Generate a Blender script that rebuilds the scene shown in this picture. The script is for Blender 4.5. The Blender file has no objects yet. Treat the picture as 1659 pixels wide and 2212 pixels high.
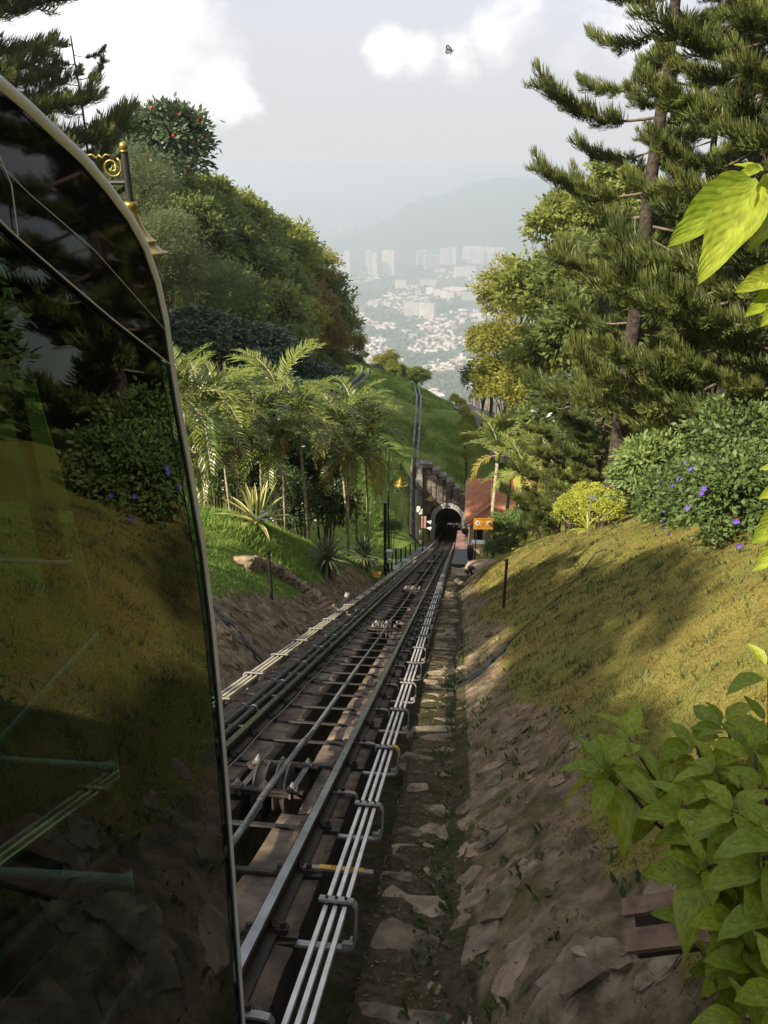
import bpy, math, random
import numpy as np
from mathutils import Vector, Matrix, noise
R = math.radians
sc = bpy.context.scene
col = sc.collection
rnd = random.Random(7)

# ------------------------------------------------------------------ camera, sky, sun, exposure
PITCH, YAW = R(23.6), R(6.07)
FPX, CU, CV = 1661.0, 829.5, 1106.0          # focal length and centre of the photograph in 1659 x 2212 pixels
cam_data = bpy.data.cameras.new('camera')
cam_data.sensor_fit = 'VERTICAL'
cam_data.angle = 2 * math.atan(1106.0 / FPX)
cam_data.clip_start = 0.02
cam_data.clip_end = 60000
cam = bpy.data.objects.new('camera', cam_data)
col.objects.link(cam)
cam.rotation_euler = (math.pi / 2 - PITCH, 0, YAW)
sc.camera = cam

SUN_EL, SUN_AZ = R(38), R(226)                # azimuth clockwise from +Y
sun_dir = Vector((math.sin(SUN_AZ) * math.cos(SUN_EL), math.cos(SUN_AZ) * math.cos(SUN_EL), math.sin(SUN_EL)))
sd = bpy.data.lights.new('sun', 'SUN')
sd.energy = 3.3
sd.angle = R(0.6)
sd.color = (1.0, 0.89, 0.70)
sun = bpy.data.objects.new('sun', sd)
col.objects.link(sun)
sun.rotation_euler = (-sun_dir).to_track_quat('-Z', 'Y').to_euler()

sc.view_settings.view_transform = 'Standard'
sc.view_settings.look = 'None'
sc.view_settings.exposure = 1.5
sc.view_settings.gamma = 1.0
sc.view_settings.use_curve_mapping = False
cy = sc.cycles
cy.max_bounces = 6
cy.diffuse_bounces = 4
cy.glossy_bounces = 3
cy.transmission_bounces = 4
cy.transparent_max_bounces = 10
cy.volume_bounces = 1
cy.caustics_reflective = False
cy.caustics_refractive = False
cy.use_denoising = True
try:
    cy.denoiser = 'OPENIMAGEDENOISE'
    cy.denoising_input_passes = 'RGB_ALBEDO_NORMAL'
except Exception:
    pass

fw = Vector((-math.sin(YAW) * math.cos(PITCH), math.cos(YAW) * math.cos(PITCH), -math.sin(PITCH)))
rt = Vector((math.cos(YAW), math.sin(YAW), 0))
up = rt.cross(fw)
def ray(u, v): return fw + rt * ((u - CU) / FPX) - up * ((v - CV) / FPX)
def pt(u, v, d): return ray(u, v) * d
def ptX(u, v, X):
    r = ray(u, v); return r * (X / r.x)
def ptY(u, v, Y):
    r = ray(u, v); return r * (Y / r.y)
def ptZ(u, v, Z):
    r = ray(u, v); return r * (Z / r.z)

def N(nt, typ, **kw):
    n = nt.nodes.new(typ)
    for k, v in kw.items():
        if k in n.inputs: n.inputs[k].default_value = v
        else: setattr(n, k, v)
    return n

world = bpy.data.worlds.new('World')
sc.world = world
world.use_nodes = True
nt = world.node_tree
nt.nodes.clear()
L = nt.links.new
out = N(nt, 'ShaderNodeOutputWorld')
bg = N(nt, 'ShaderNodeBackground')
bg.inputs['Strength'].default_value = 0.13
sky = N(nt, 'ShaderNodeTexSky')
sky.sky_type = 'NISHITA'
sky.sun_disc = False
sky.sun_elevation = SUN_EL
sky.sun_rotation = SUN_AZ
sky.altitude = 700
sky.dust_density = 3.0
tc = N(nt, 'ShaderNodeTexCoord')
sep = N(nt, 'ShaderNodeSeparateXYZ')
L(tc.outputs['Generated'], sep.inputs[0])
# milky veil that thickens towards the horizon, all round
veil = N(nt, 'ShaderNodeMapRange', **{'From Min': 0.0, 'From Max': 0.5, 'To Min': 1.0, 'To Max': 0.72})
veil.interpolation_type = 'SMOOTHSTEP'
L(sep.outputs['Z'], veil.inputs['Value'])
mixv = N(nt, 'ShaderNodeMix', data_type='RGBA')
L(veil.outputs['Result'], mixv.inputs['Factor'])
L(sky.outputs['Color'], mixv.inputs['A'])
mixv.inputs['B'].default_value = (2.05, 2.03, 2.1, 1)
# cumulus heaps: noise pushed up near a few chosen directions, thin scattered heaps elsewhere
mp = N(nt, 'ShaderNodeMapping')
mp.inputs['Scale'].default_value = (1, 1, 1.5)
L(tc.outputs['Generated'], mp.inputs['Vector'])
nz = N(nt, 'ShaderNodeTexNoise', Scale=6.0, Detail=12.0, Roughness=0.64)
L(mp.outputs[0], nz.inputs['Vector'])
acc = None
def add(a, b):
    m = N(nt, 'ShaderNodeMath', operation='ADD'); L(a, m.inputs[0]); L(b, m.inputs[1]); return m.outputs[0]
for (u, v, rad, amt) in [(210, 60, .16, .5), (345, 130, .14, .46), (480, 195, .065, .30), (250, 215, .13, .34),
                         (845, 110, .055, .40), (905, 128, .05, .34), (1000, 125, .055, .36), (1070, 75, .065, .42), (1110, 25, .07, .40),
                         (1230, 130, .05, .22), (1400, 60, .12, .22), (1600, 250, .16, .2), (-200, 0, .3, .35)]:
    d = ray(u, v).normalized()
    dist = N(nt, 'ShaderNodeVectorMath', operation='DISTANCE')
    L(tc.outputs['Generated'], dist.inputs[0])
    dist.inputs[1].default_value = d
    mr = N(nt, 'ShaderNodeMapRange', **{'From Min': 0.0, 'From Max': rad, 'To Min': amt, 'To Max': 0.0})
    mr.interpolation_type = 'SMOOTHSTEP'
    L(dist.outputs['Value'], mr.inputs['Value'])
    if acc is None: acc = mr.outputs['Result']
    else:
        m = N(nt, 'ShaderNodeMath', operation='MAXIMUM'); L(acc, m.inputs[0]); L(mr.outputs['Result'], m.inputs[1]); acc = m.outputs[0]
dens = add(nz.outputs['Fac'], acc)
cl = N(nt, 'ShaderNodeMapRange', **{'From Min': 0.60, 'From Max': 0.94, 'To Min': 0.0, 'To Max': 1.0})
cl.interpolation_type = 'SMOOTHSTEP'
L(dens, cl.inputs['Value'])
nz2 = N(nt, 'ShaderNodeTexNoise', Scale=5.0, Detail=5.0, Roughness=0.5)
L(mp.outputs[0], nz2.inputs['Vector'])
shade = N(nt, 'ShaderNodeMix', data_type='RGBA')
cr = N(nt, 'ShaderNodeMapRange', **{'From Min': 0.42, 'From Max': 0.62})
L(nz2.outputs['Fac'], cr.inputs['Value'])
L(cr.outputs['Result'], shade.inputs['Factor'])
shade.inputs['A'].default_value = (4.0, 3.97, 3.9, 1)
shade.inputs['B'].default_value = (2.5, 2.48, 2.52, 1)
mixc = N(nt, 'ShaderNodeMix', data_type='RGBA')
L(cl.outputs['Result'], mixc.inputs['Factor'])
L(mixv.outputs['Result'], mixc.inputs['A'])
L(shade.outputs['Result'], mixc.inputs['B'])
L(mixc.outputs['Result'], bg.inputs['Color'])
L(bg.outputs[0], out.inputs['Surface'])

# ------------------------------------------------------------------ helpers
def link(o, parent=None):
    col.objects.link(o)
    if parent is not None: o.parent = parent
    return o
def tag(o, label=None, cat=None, group=None, kind=None):
    if label: o['label'] = label
    if cat: o['category'] = cat
    if group: o['group'] = group
    if kind: o['kind'] = kind
    return o
def empty(name, loc=(0, 0, 0), label=None, cat=None, group=None, kind=None, rot=(0, 0, 0)):
    o = bpy.data.objects.new(name, None)
    o.empty_display_size = .2
    col.objects.link(o)
    o.location = loc
    o.rotation_euler = rot
    return tag(o, label, cat, group, kind)
def np_mesh(name, V, Fc, mats=(), smooth=False, mi=None):
    V = np.asarray(V, dtype=np.float32); Fc = np.asarray(Fc, dtype=np.int32)
    me = bpy.data.meshes.new(name)
    k = Fc.shape[1]
    me.vertices.add(len(V)); me.vertices.foreach_set('co', V.ravel())
    me.loops.add(Fc.size); me.loops.foreach_set('vertex_index', Fc.ravel())
    me.polygons.add(len(Fc))
    me.polygons.foreach_set('loop_start', np.arange(0, Fc.size, k, dtype=np.int32))
    me.polygons.foreach_set('loop_total', np.full(len(Fc), k, dtype=np.int32))
    if mi is not None: me.polygons.foreach_set('material_index', np.asarray(mi, dtype=np.int32))
    if smooth: me.polygons.foreach_set('use_smooth', np.ones(len(Fc), dtype=bool))
    for m in mats: me.materials.append(m)
    me.update(calc_edges=True)
    me.validate()
    return me
def ob(name, me, parent=None, loc=None, rot=None, scale=None, label=None, cat=None, group=None, kind=None, category=None):
    o = bpy.data.objects.new(name, me)
    link(o, parent)
    if loc is not None: o.location = loc
    if rot is not None: o.rotation_euler = rot
    if scale is not None: o.scale = scale if hasattr(scale, '__len__') else (scale,) * 3
    tag(o, label, cat or category, group, kind)
    return o
def set_mat(o, m):
    if len(o.material_slots):
        o.material_slots[0].link = 'OBJECT'
        o.material_slots[0].material = m
    return o

class MB:
    def __init__(s): s.v = []; s.f = []; s.m = []; s.cur = 0
    def _add(s, vs, fs):
        b = len(s.v); s.v += [tuple(p) for p in vs]
        for f in fs: s.f.append(tuple(i + b for i in f)); s.m.append(s.cur)
    def box(s, c, size, M=None):
        hx, hy, hz = size[0] / 2, size[1] / 2, size[2] / 2
        vs = [Vector((x * hx, y * hy, z * hz)) for z in (-1, 1) for y in (-1, 1) for x in (-1, 1)]
        if M is not None: vs = [M @ p for p in vs]
        c = Vector(c)
        s._add([p + c for p in vs], [(0, 2, 3, 1), (4, 5, 7, 6), (0, 1, 5, 4), (2, 6, 7, 3), (0, 4, 6, 2), (1, 3, 7, 5)])
        return s
    def hexa(s, p): # 8 points: bottom 4 then top 4, both counter-clockwise from above
        s._add(p, [(3, 2, 1, 0), (4, 5, 6, 7), (0, 1, 5, 4), (1, 2, 6, 5), (2, 3, 7, 6), (3, 0, 4, 7)]); return s
    def tube(s, path, r, n=8, caps=True, up0=None):
        path = [Vector(p) for p in path]
        k = len(path)
        rs = r if hasattr(r, '__len__') else [r] * k
        vs = []; prev = None
        for i, p in enumerate(path):
            t = (path[min(i + 1, k - 1)] - path[max(i - 1, 0)]).normalized()
            if prev is None:
                a = Vector((0, 0, 1)) if abs(t.z) < .9 else Vector((1, 0, 0))
                e = t.cross(a).normalized()
            else:
                e = (prev - t * prev.dot(t)).normalized()
            prev = e
            g = t.cross(e)
            for j in range(n):
                w = 2 * math.pi * j / n
                vs.append(p + (e * math.cos(w) + g * math.sin(w)) * rs[i])
        fs = []
        for i in range(k - 1):
            for j in range(n):
                a, b = i * n + j, i * n + (j + 1) % n
                fs.append((a, b, b + n, a + n))
        if caps:
            fs.append(tuple(reversed(range(n)))); fs.append(tuple((k - 1) * n + j for j in range(n)))
        s._add(vs, fs); return s
    def lathe(s, prof, n=20, c=(0, 0, 0), axis='Z'):
        vs = []
        for (r, z) in prof:
            for j in range(n):
                w = 2 * math.pi * j / n
                p = (r * math.cos(w), r * math.sin(w), z)
                if axis == 'X': p = (z, r * math.cos(w), r * math.sin(w))
                vs.append((p[0] + c[0], p[1] + c[1], p[2] + c[2]))
        fs = []
        for i in range(len(prof) - 1):
            for j in range(n):
                a, b = i * n + j, i * n + (j + 1) % n
                fs.append((a, b, b + n, a + n))
        s._add(vs, fs); return s
    def ball(s, c, r, n=12):
        return s.lathe([(max(1e-4, r * math.sin(math.pi * i / n)), -r * math.cos(math.pi * i / n)) for i in range(n + 1)], n, c)
    def mesh(s, name, mats, smooth=False):
        me = bpy.data.meshes.new(name)
        me.from_pydata(s.v, [], s.f)
        me.polygons.foreach_set('material_index', s.m)
        for m in (mats if hasattr(mats, '__len__') else [mats]): me.materials.append(m)
        if smooth: me.polygons.foreach_set('use_smooth', [True] * len(s.f))
        me.update()
        return me
    def build(s, name, mats, parent=None, smooth=False, **kw):
        return ob(name, s.mesh(name, mats, smooth), parent, **kw)

# ------------------------------------------------------------------ materials
def new_mat(name):
    m = bpy.data.materials.new(name); m.use_nodes = True
    t = m.node_tree; t.nodes.clear()
    o = N(t, 'ShaderNodeOutputMaterial'); p = N(t, 'ShaderNodeBsdfPrincipled')
    t.links.new(p.outputs[0], o.inputs[0])
    return m, t, p, o
def rgb(c): return (c[0], c[1], c[2], 1)
def mat(name, c1, c2=None, scale=6, rough=.7, metal=0, bump=0, bscale=None, detail=6, c3=None, s3=1.3, coords='Object', spec=.5, lo=.38, hi=.62, rand=0, dist=.02):
    m, t, p, o = new_mat(name)
    L = t.links.new
    p.inputs['Roughness'].default_value = rough
    p.inputs['Metallic'].default_value = metal
    p.inputs['Specular IOR Level'].default_value = spec
    tcn = N(t, 'ShaderNodeTexCoord')
    if coords == 'World':
        g = N(t, 'ShaderNodeNewGeometry'); vec = g.outputs['Position']
    else: vec = tcn.outputs[coords]
    if c2 is None: c2 = tuple(x * .75 for x in c1)
    nz = N(t, 'ShaderNodeTexNoise', Scale=scale, Detail=detail, Roughness=.6); L(vec, nz.inputs['Vector'])
    mr = N(t, 'ShaderNodeMapRange', **{'From Min': lo, 'From Max': hi}); L(nz.outputs['Fac'], mr.inputs['Value'])
    mx = N(t, 'ShaderNodeMix', data_type='RGBA'); L(mr.outputs['Result'], mx.inputs['Factor'])
    mx.inputs['A'].default_value = rgb(c1); mx.inputs['B'].default_value = rgb(c2)
    c = mx.outputs['Result']
    if c3:
        n3 = N(t, 'ShaderNodeTexNoise', Scale=s3, Detail=5.0, Roughness=.65); L(vec, n3.inputs['Vector'])
        m3 = N(t, 'ShaderNodeMapRange', **{'From Min': .5, 'From Max': .66}); L(n3.outputs['Fac'], m3.inputs['Value'])
        x3 = N(t, 'ShaderNodeMix', data_type='RGBA'); L(m3.outputs['Result'], x3.inputs['Factor'])
        L(c, x3.inputs['A']); x3.inputs['B'].default_value = rgb(c3); c = x3.outputs['Result']
    if rand:
        oi = N(t, 'ShaderNodeObjectInfo')
        hv = N(t, 'ShaderNodeHueSaturation'); L(c, hv.inputs['Color'])
        rr = N(t, 'ShaderNodeMapRange', **{'To Min': 1 - rand, 'To Max': 1 + rand}); L(oi.outputs['Random'], rr.inputs['Value'])
        L(rr.outputs['Result'], hv.inputs['Value']); c = hv.outputs['Color']
    L(c, p.inputs['Base Color'])
    if bump:
        nb = N(t, 'ShaderNodeTexNoise', Scale=bscale or scale * 3, Detail=7.0, Roughness=.65); L(vec, nb.inputs['Vector'])
        b = N(t, 'ShaderNodeBump', Strength=bump, Distance=dist); L(nb.outputs['Fac'], b.inputs['Height'])
        L(b.outputs[0], p.inputs['Normal'])
    return m
def leaf_mat(name, c1, c2, trans=.35, rough=.5, tcol=None, spec=.35, rare=None, rare_at=.93, veins=0):
    m, t, p, o = new_mat(name)
    L = t.links.new
    g = N(t, 'ShaderNodeNewGeometry')
    oi = N(t, 'ShaderNodeObjectInfo')
    ad = N(t, 'ShaderNodeMath', operation='ADD'); L(g.outputs['Random Per Island'], ad.inputs[0])
    ml = N(t, 'ShaderNodeMath', operation='MULTIPLY'); L(oi.outputs['Random'], ml.inputs[0]); ml.inputs[1].default_value = .6
    L(ml.outputs[0], ad.inputs[1])
    mr = N(t, 'ShaderNodeMapRange', **{'From Min': .2, 'From Max': 1.4}); L(ad.outputs[0], mr.inputs['Value'])
    mx = N(t, 'ShaderNodeMix', data_type='RGBA'); L(mr.outputs['Result'], mx.inputs['Factor'])
    mx.inputs['A'].default_value = rgb(c1); mx.inputs['B'].default_value = rgb(c2)
    c = mx.outputs['Result']
    if rare:
        gt = N(t, 'ShaderNodeMath', operation='GREATER_THAN'); L(g.outputs['Random Per Island'], gt.inputs[0]); gt.inputs[1].default_value = rare_at
        x3 = N(t, 'ShaderNodeMix', data_type='RGBA'); L(gt.outputs[0], x3.inputs['Factor'])
        L(c, x3.inputs['A']); x3.inputs['B'].default_value = rgb(rare); c = x3.outputs['Result']
    if veins:
        tcn = N(t, 'ShaderNodeTexCoord')
        sx = N(t, 'ShaderNodeSeparateXYZ'); L(tcn.outputs['UV'], sx.inputs[0])
        # uv: x runs along the leaf, y across with the midrib at .5
        ab = N(t, 'ShaderNodeMath', operation='SUBTRACT'); L(sx.outputs['Y'], ab.inputs[0]); ab.inputs[1].default_value = .5
        aa = N(t, 'ShaderNodeMath', operation='ABSOLUTE'); L(ab.outputs[0], aa.inputs[0])
        k = N(t, 'ShaderNodeMath', operation='MULTIPLY'); L(aa.outputs[0], k.inputs[0]); k.inputs[1].default_value = -.75
        s2 = N(t, 'ShaderNodeMath', operation='ADD'); L(sx.outputs['X'], s2.inputs[0]); L(k.outputs[0], s2.inputs[1])
        fr = N(t, 'ShaderNodeMath', operation='MULTIPLY'); L(s2.outputs[0], fr.inputs[0]); fr.inputs[1].default_value = 9
        f2 = N(t, 'ShaderNodeMath', operation='FRACT'); L(fr.outputs[0], f2.inputs[0])
        f3 = N(t, 'ShaderNodeMath', operation='PINGPONG'); L(f2.outputs[0], f3.inputs[0]); f3.inputs[1].default_value = .5
        v1 = N(t, 'ShaderNodeMapRange', **{'From Min': 0, 'From Max': .09, 'To Min': 1, 'To Max': 0}); L(f3.outputs[0], v1.inputs['Value'])
        v2 = N(t, 'ShaderNodeMapRange', **{'From Min': .005, 'From Max': .03, 'To Min': 1, 'To Max': 0}); L(aa.outputs[0], v2.inputs['Value'])
        vm = N(t, 'ShaderNodeMath', operation='MAXIMUM'); L(v1.outputs['Result'], vm.inputs[0]); L(v2.outputs['Result'], vm.inputs[1])
        vs = N(t, 'ShaderNodeMath', operation='MULTIPLY'); L(vm.outputs[0], vs.inputs[0]); vs.inputs[1].default_value = .26
        x4 = N(t, 'ShaderNodeMix', data_type='RGBA'); L(vs.outputs[0], x4.inputs['Factor'])
        L(c, x4.inputs['A']); x4.inputs['B'].default_value = (min(1, c2[0] * 1.7), min(1, c2[1] * 1.5), c2[2] * 1.6, 1); c = x4.outputs['Result']
        b = N(t, 'ShaderNodeBump', Strength=.45, Distance=.003); b.invert = True
        L(f3.outputs[0], b.inputs['Height']); L(b.outputs[0], p.inputs['Normal'])
        nzz = N(t, 'ShaderNodeTexNoise', Scale=7.0, Detail=4.0); L(tcn.outputs['UV'], nzz.inputs['Vector'])
        hv = N(t, 'ShaderNodeHueSaturation'); L(c, hv.inputs['Color'])
        rr = N(t, 'ShaderNodeMapRange', **{'From Min': .3, 'From Max': .7, 'To Min': .62, 'To Max': 1.25}); L(nzz.outputs['Fac'], rr.inputs['Value'])
        L(rr.outputs['Result'], hv.inputs['Value']); c = hv.outputs['Color']
    L(c, p.inputs['Base Color'])
    p.inputs['Roughness'].default_value = rough
    p.inputs['Specular IOR Level'].default_value = spec
    tr = N(t, 'ShaderNodeBsdfTranslucent')
    if tcol:
        hm = N(t, 'ShaderNodeMix', data_type='RGBA', blend_type='MULTIPLY'); hm.inputs['Factor'].default_value = 1
        L(c, hm.inputs['A']); hm.inputs['B'].default_value = rgb(tcol); L(hm.outputs['Result'], tr.inputs['Color'])
    else: L(c, tr.inputs['Color'])
    ms = N(t, 'ShaderNodeMixShader'); ms.inputs[0].default_value = trans
    L(p.outputs[0], ms.inputs[1]); L(tr.outputs[0], ms.inputs[2]); L(ms.outputs[0], o.inputs[0])
    return m

M = {}
M['bedstone'] = mat('bed_stone', (.21, .155, .105), (.11, .082, .058), 7, .85, bump=.8, bscale=16, c3=(.055, .045, .036), s3=2.2, coords='World', rand=.18)
M['rail'] = mat('rail_steel', (.035, .030, .027), (.055, .038, .028), 9, .55, metal=.4, bump=.2)
M['railtop'] = mat('polished_rail_top', (.30, .31, .33), (.20, .205, .215), 4, .24, metal=1.0)
M['galv'] = mat('galvanised_steel', (.36, .36, .34), (.25, .24, .22), 14, .5, metal=.55, bump=.1)
M['alu'] = mat('conductor_aluminium', (.78, .74, .70), (.58, .53, .48), 8, .45, metal=.35, coords='World')
M['alu_yellow'] = mat('conductor_yellowed', (.80, .75, .55), (.70, .63, .46), 5, .45, metal=.3, coords='World')
M['yellow'] = mat('yellow_paint', (.75, .42, .03), (.6, .33, .03), 12, .6)
M['tiesteel'] = mat('dark_tie_steel', (.05, .044, .040), (.03, .027, .025), 9, .6, metal=.3, bump=.3)
M['shade_grime'] = mat('shaded_grimy_stone_side', (.045, .036, .027), (.025, .021, .017), 8, .95, bump=.5, coords='World')  # block sides coloured dark: shade of the deep pit together with dirt
M['rust'] = mat('rusty_steel', (.065, .046, .034), (.032, .026, .022), 12, .7, metal=.3, bump=.4)
M['blackpipe'] = mat('black_pipe', (.022, .024, .023), (.04, .04, .036), 9, .45, coords='World')
M['black'] = mat('black_paint', (.016, .017, .016), (.028, .026, .022), 10, .5)
M['cable'] = mat('wire_rope', (.24, .25, .25), (.14, .14, .14), 20, .5, metal=.6)
M['sheave'] = mat('sheave_metal', (.19, .165, .14), (.10, .09, .08), 8, .5, metal=.5)
M['sheaverub'] = mat('sheave_worn', (.45, .38, .29), (.22, .17, .12), 9, .6)
M['gutter'] = mat('step_stone', (.28, .215, .135), (.15, .115, .072), 6, .9, bump=.8, bscale=18, c3=(.03, .034, .012), s3=5, coords='World', rand=.3)
M['rock'] = mat('bank_rock', (.31, .23, .145), (.16, .118, .076), 5, .9, bump=1.0, bscale=15, c3=(.07, .062, .02), s3=3, coords='World', rand=.25)
M['rock_pale'] = mat('pale_rock', (.42, .33, .22), (.26, .19, .12), 4, .9, bump=1.0, bscale=9, coords='World', rand=.15)
M['wallstone'] = mat('dark_masonry', (.22, .18, .145), (.11, .09, .074), 3, .9, bump=.7, bscale=9, c3=(.03, .028, .024), s3=.8, coords='World', rand=.35)
M['mortar'] = mat('dark_mortar', (.07, .055, .045), (.04, .033, .028), 3, .95, bump=.5, coords='World', c3=(.03, .03, .027), s3=.6)
M['granite'] = mat('portal_granite', (.44, .44, .42), (.34, .34, .32), 5, .8, bump=.2, coords='World', rand=.12)
M['cap'] = mat('weathered_cap_stone', (.34, .32, .28), (.18, .165, .145), 3, .9, bump=.5, coords='World', c3=(.07, .07, .055), s3=1.4)
M['pale_render'] = mat('stained_pale_render', (.34, .325, .295), (.2, .19, .17), 2.2, .9, bump=.5, bscale=8, coords='World', c3=(.075, .07, .06), s3=1.2)
M['concrete'] = mat('concrete', (.27, .26, .24), (.19, .18, .165), 3, .85, bump=.3, coords='World', c3=(.13, .125, .11), s3=.9)
M['deck'] = mat('dark_green_grey_deck', (.105, .12, .115), (.08, .09, .088), 2, .6, bump=.15, coords='World')
M['pink'] = mat('pink_tiles', (.40, .22, .19), (.33, .18, .16), 3, .7, bump=.1, coords='World')
M['plaster'] = mat('cream_plaster', (.42, .31, .22), (.33, .24, .17), 2, .85, coords='World')
M['tile'] = mat('terracotta', (.56, .25, .12), (.42, .17, .08), 3, .75, bump=.3, bscale=25, coords='World', c3=(.54, .27, .13), s3=.8)
M['gold'] = mat('gold_paint', (.40, .29, .075), (.30, .21, .05), 6, .34, metal=.6)
M['white'] = mat('white_paint', (.74, .74, .71), (.62, .62, .58), 6, .5)
M['green_post'] = mat('dark_green_paint', (.018, .05, .03), (.014, .03, .02), 8, .45)
M['orange'] = mat('orange_paint', (.75, .16, .03), (.62, .13, .03), 6, .5)
M['sign'] = mat('sign_orange', (.50, .23, .028), (.45, .2, .025), 3, .5)
M['sign_dark'] = mat('sign_print', (.12, .055, .015), None, 3, .6)
M['asphalt'] = mat('road_tarmac', (.22, .18, .15), (.16, .13, .11), 1.2, .9, bump=.2, coords='World')
M['bark_pine'] = mat('pine_bark', (.085, .062, .048), (.022, .017, .014), 7, .95, bump=1.0, bscale=16, dist=.06)
M['bark'] = mat('grey_brown_bark', (.14, .105, .075), (.06, .048, .038), 5, .9, bump=.7, bscale=14)
M['bark_pale'] = mat('pale_palm_stem', (.52, .45, .34), (.28, .22, .15), 9, .8, bump=.4)
M['twig'] = mat('pale_twig', (.19, .14, .10), (.10, .075, .055), 9, .8)
M['black_gloss'] = mat('gloss_black_panel', (.004, .0045, .005), (.006, .006, .0065), 3, .03, spec=.28)
M['trim'] = mat('silver_edge_trim', (.58, .58, .57), (.50, .50, .49), 5, .3)
M['steel_bar'] = mat('white_handrail', (.88, .90, .89), (.78, .8, .79), 12, .3)
M['interior'] = mat('dark_car_interior', (.045, .047, .045), (.028, .03, .03), 3, .7)
M['lampglass'] = mat('white_lamp_glass', (.6, .6, .56), (.5, .5, .47), 3, .3)
M['citywall'] = mat('pale_city_wall', (.66, .60, .54), (.5, .45, .41), .02, .8, coords='World', rand=.2)
M['citydark'] = mat('window_bays', (.16, .16, .17), (.22, .21, .21), .03, .6, coords='World')
M['redroof'] = mat('red_house_roof', (.50, .33, .28), (.42, .28, .24), .05, .8, coords='World', rand=.3)
M['paleroof'] = mat('pale_house_roof', (.72, .64, .58), (.5, .45, .41), .05, .8, coords='World', rand=.3)
M['orangewall'] = mat('orange_panel', (.72, .24, .14), None, .05, .7, coords='World')

M['lf_forest'] = leaf_mat('forest_leaf', (.105, .14, .04), (.25, .30, .08), .5)
M['lf_forest2'] = leaf_mat('forest_leaf_light', (.14, .18, .035), (.31, .34, .075), .5)
M['lf_dark'] = leaf_mat('dark_glossy_leaf', (.042, .072, .030), (.10, .14, .060), .25, rough=.35, spec=.5)
M['lf_gold'] = leaf_mat('olive_golden_leaf', (.18, .185, .03), (.34, .33, .055), .45)
M['lf_rust'] = leaf_mat('rust_brown_leaf', (.15, .105, .022), (.27, .19, .035), .45)
M['lf_casu'] = leaf_mat('soft_grey_green_needle', (.11, .145, .058), (.21, .245, .10), .5)
M['lf_pine'] = leaf_mat('pine_needle', (.045, .068, .020), (.16, .185, .045), .25, rare=(.16, .10, .02), rare_at=.985, rough=.45)
M['lf_hedge'] = leaf_mat('hedge_leaf', (.10, .165, .048), (.23, .30, .09), .35)
M['lf_hedge_dark'] = leaf_mat('dark_hedge_leaf', (.065, .11, .032), (.145, .20, .055), .32)
M['lf_yellow'] = leaf_mat('yellow_green_leaf', (.30, .35, .045), (.50, .50, .09), .38)
M['lf_palm'] = leaf_mat('palm_leaflet', (.085, .14, .022), (.26, .29, .05), .38, rough=.35, spec=.6)
M['lf_palm_y'] = leaf_mat('yellowing_palm_leaflet', (.19, .15, .025), (.30, .23, .04), .35, rough=.4)
M['lf_palm_dead'] = leaf_mat('dead_palm_leaflet', (.17, .085, .05), (.26, .14, .09), .2, rough=.7)
M['lf_lime'] = leaf_mat('lime_leaf', (.13, .23, .016), (.42, .47, .05), .42, rough=.42, spec=.4, veins=1, tcol=(1.15, 1.1, .5))
M['lf_agave_g'] = leaf_mat('agave_green', (.12, .17, .05), (.18, .22, .07), .15)
M['lf_agave_y'] = leaf_mat('agave_cream', (.42, .38, .13), (.5, .45, .18), .15)
M['lf_spike'] = leaf_mat('spiky_leaf', (.05, .075, .035), (.17, .19, .10), .15)
M['lf_dead'] = leaf_mat('dead_leaf', (.11, .075, .04), (.20, .14, .08), .1, rough=.8)
M['lf_weed'] = leaf_mat('weed_leaf', (.045, .07, .018), (.10, .13, .035), .3)
M['fl_purple'] = mat('purple_petal', (.10, .045, .38), (.14, .07, .45), 4, .6)
M['fl_red'] = mat('red_flower', (.75, .07, .02), (.6, .05, .02), 4, .6)
M['grass_blade'] = leaf_mat('dry_grass_blade', (.13, .115, .028), (.30, .235, .075), .35, rough=.7)
M['grass_green'] = leaf_mat('green_grass_blade', (.115, .21, .028), (.26, .36, .07), .42, rough=.6)

# ------------------------------------------------------------------ the line: rail level and curve of the track along Y
_zt = {}
def _sl(Y):
    if Y < 40: return .4567
    if Y < 70: return .4567 - (Y - 40) / 30 * .030
    return .4267 if Y < 100 else .420
_z = -2.243 + 20 * .4567; _tab = []
for i in range(0, 700):
    _tab.append(_z); _z -= _sl(-20 + i * .5 + .25) * .5
def zr(Y):
    f = (Y + 20) * 2; i = max(0, min(698, int(math.floor(f))))
    return _tab[i] + (_tab[i + 1] - _tab[i]) * (f - i)
def lerp_tab(tab, x):
    if x <= tab[0][0]: return tab[0][1]
    for (a, b), (c, d) in zip(tab, tab[1:]):
        if x <= c: return b + (d - b) * (x - a) / (c - a)
    return tab[-1][1]
def dx(Y):
    return .09 + lerp_tab([(38, 0), (50, .06), (73, .28), (136, .62), (220, .80)], Y)
def ang(Y): return math.atan(_sl(Y))
def YS(s): return -.848 + .9096 * s
def T(s, x, h):
    Y = YS(s); a = ang(Y)
    return Vector((x + dx(Y), Y + h * math.sin(a), zr(Y) + h * math.cos(a)))
def Trot(s): return (-ang(YS(s)), 0, 0)
def sweep(mb, prof, ss, closed=True):
    n = len(prof); vs = []
    for s in ss:
        for (x, h) in prof: vs.append(T(s, x, h))
    fs = []
    for i in range(len(ss) - 1):
        for j in range(n):
            a, b = i * n + j, i * n + (j + 1) % n
            fs.append((a, a + n, b + n, b))
    fs.append(tuple(range(n))); fs.append(tuple((len(ss) - 1) * n + j for j in reversed(range(n))))
    mb._add(vs, fs)
SS = [-6, 10, 25, 38, 44, 50, 56, 62, 68, 75, 82, 90, 100, 110, 130, 150, 175, 200, 235]

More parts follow.
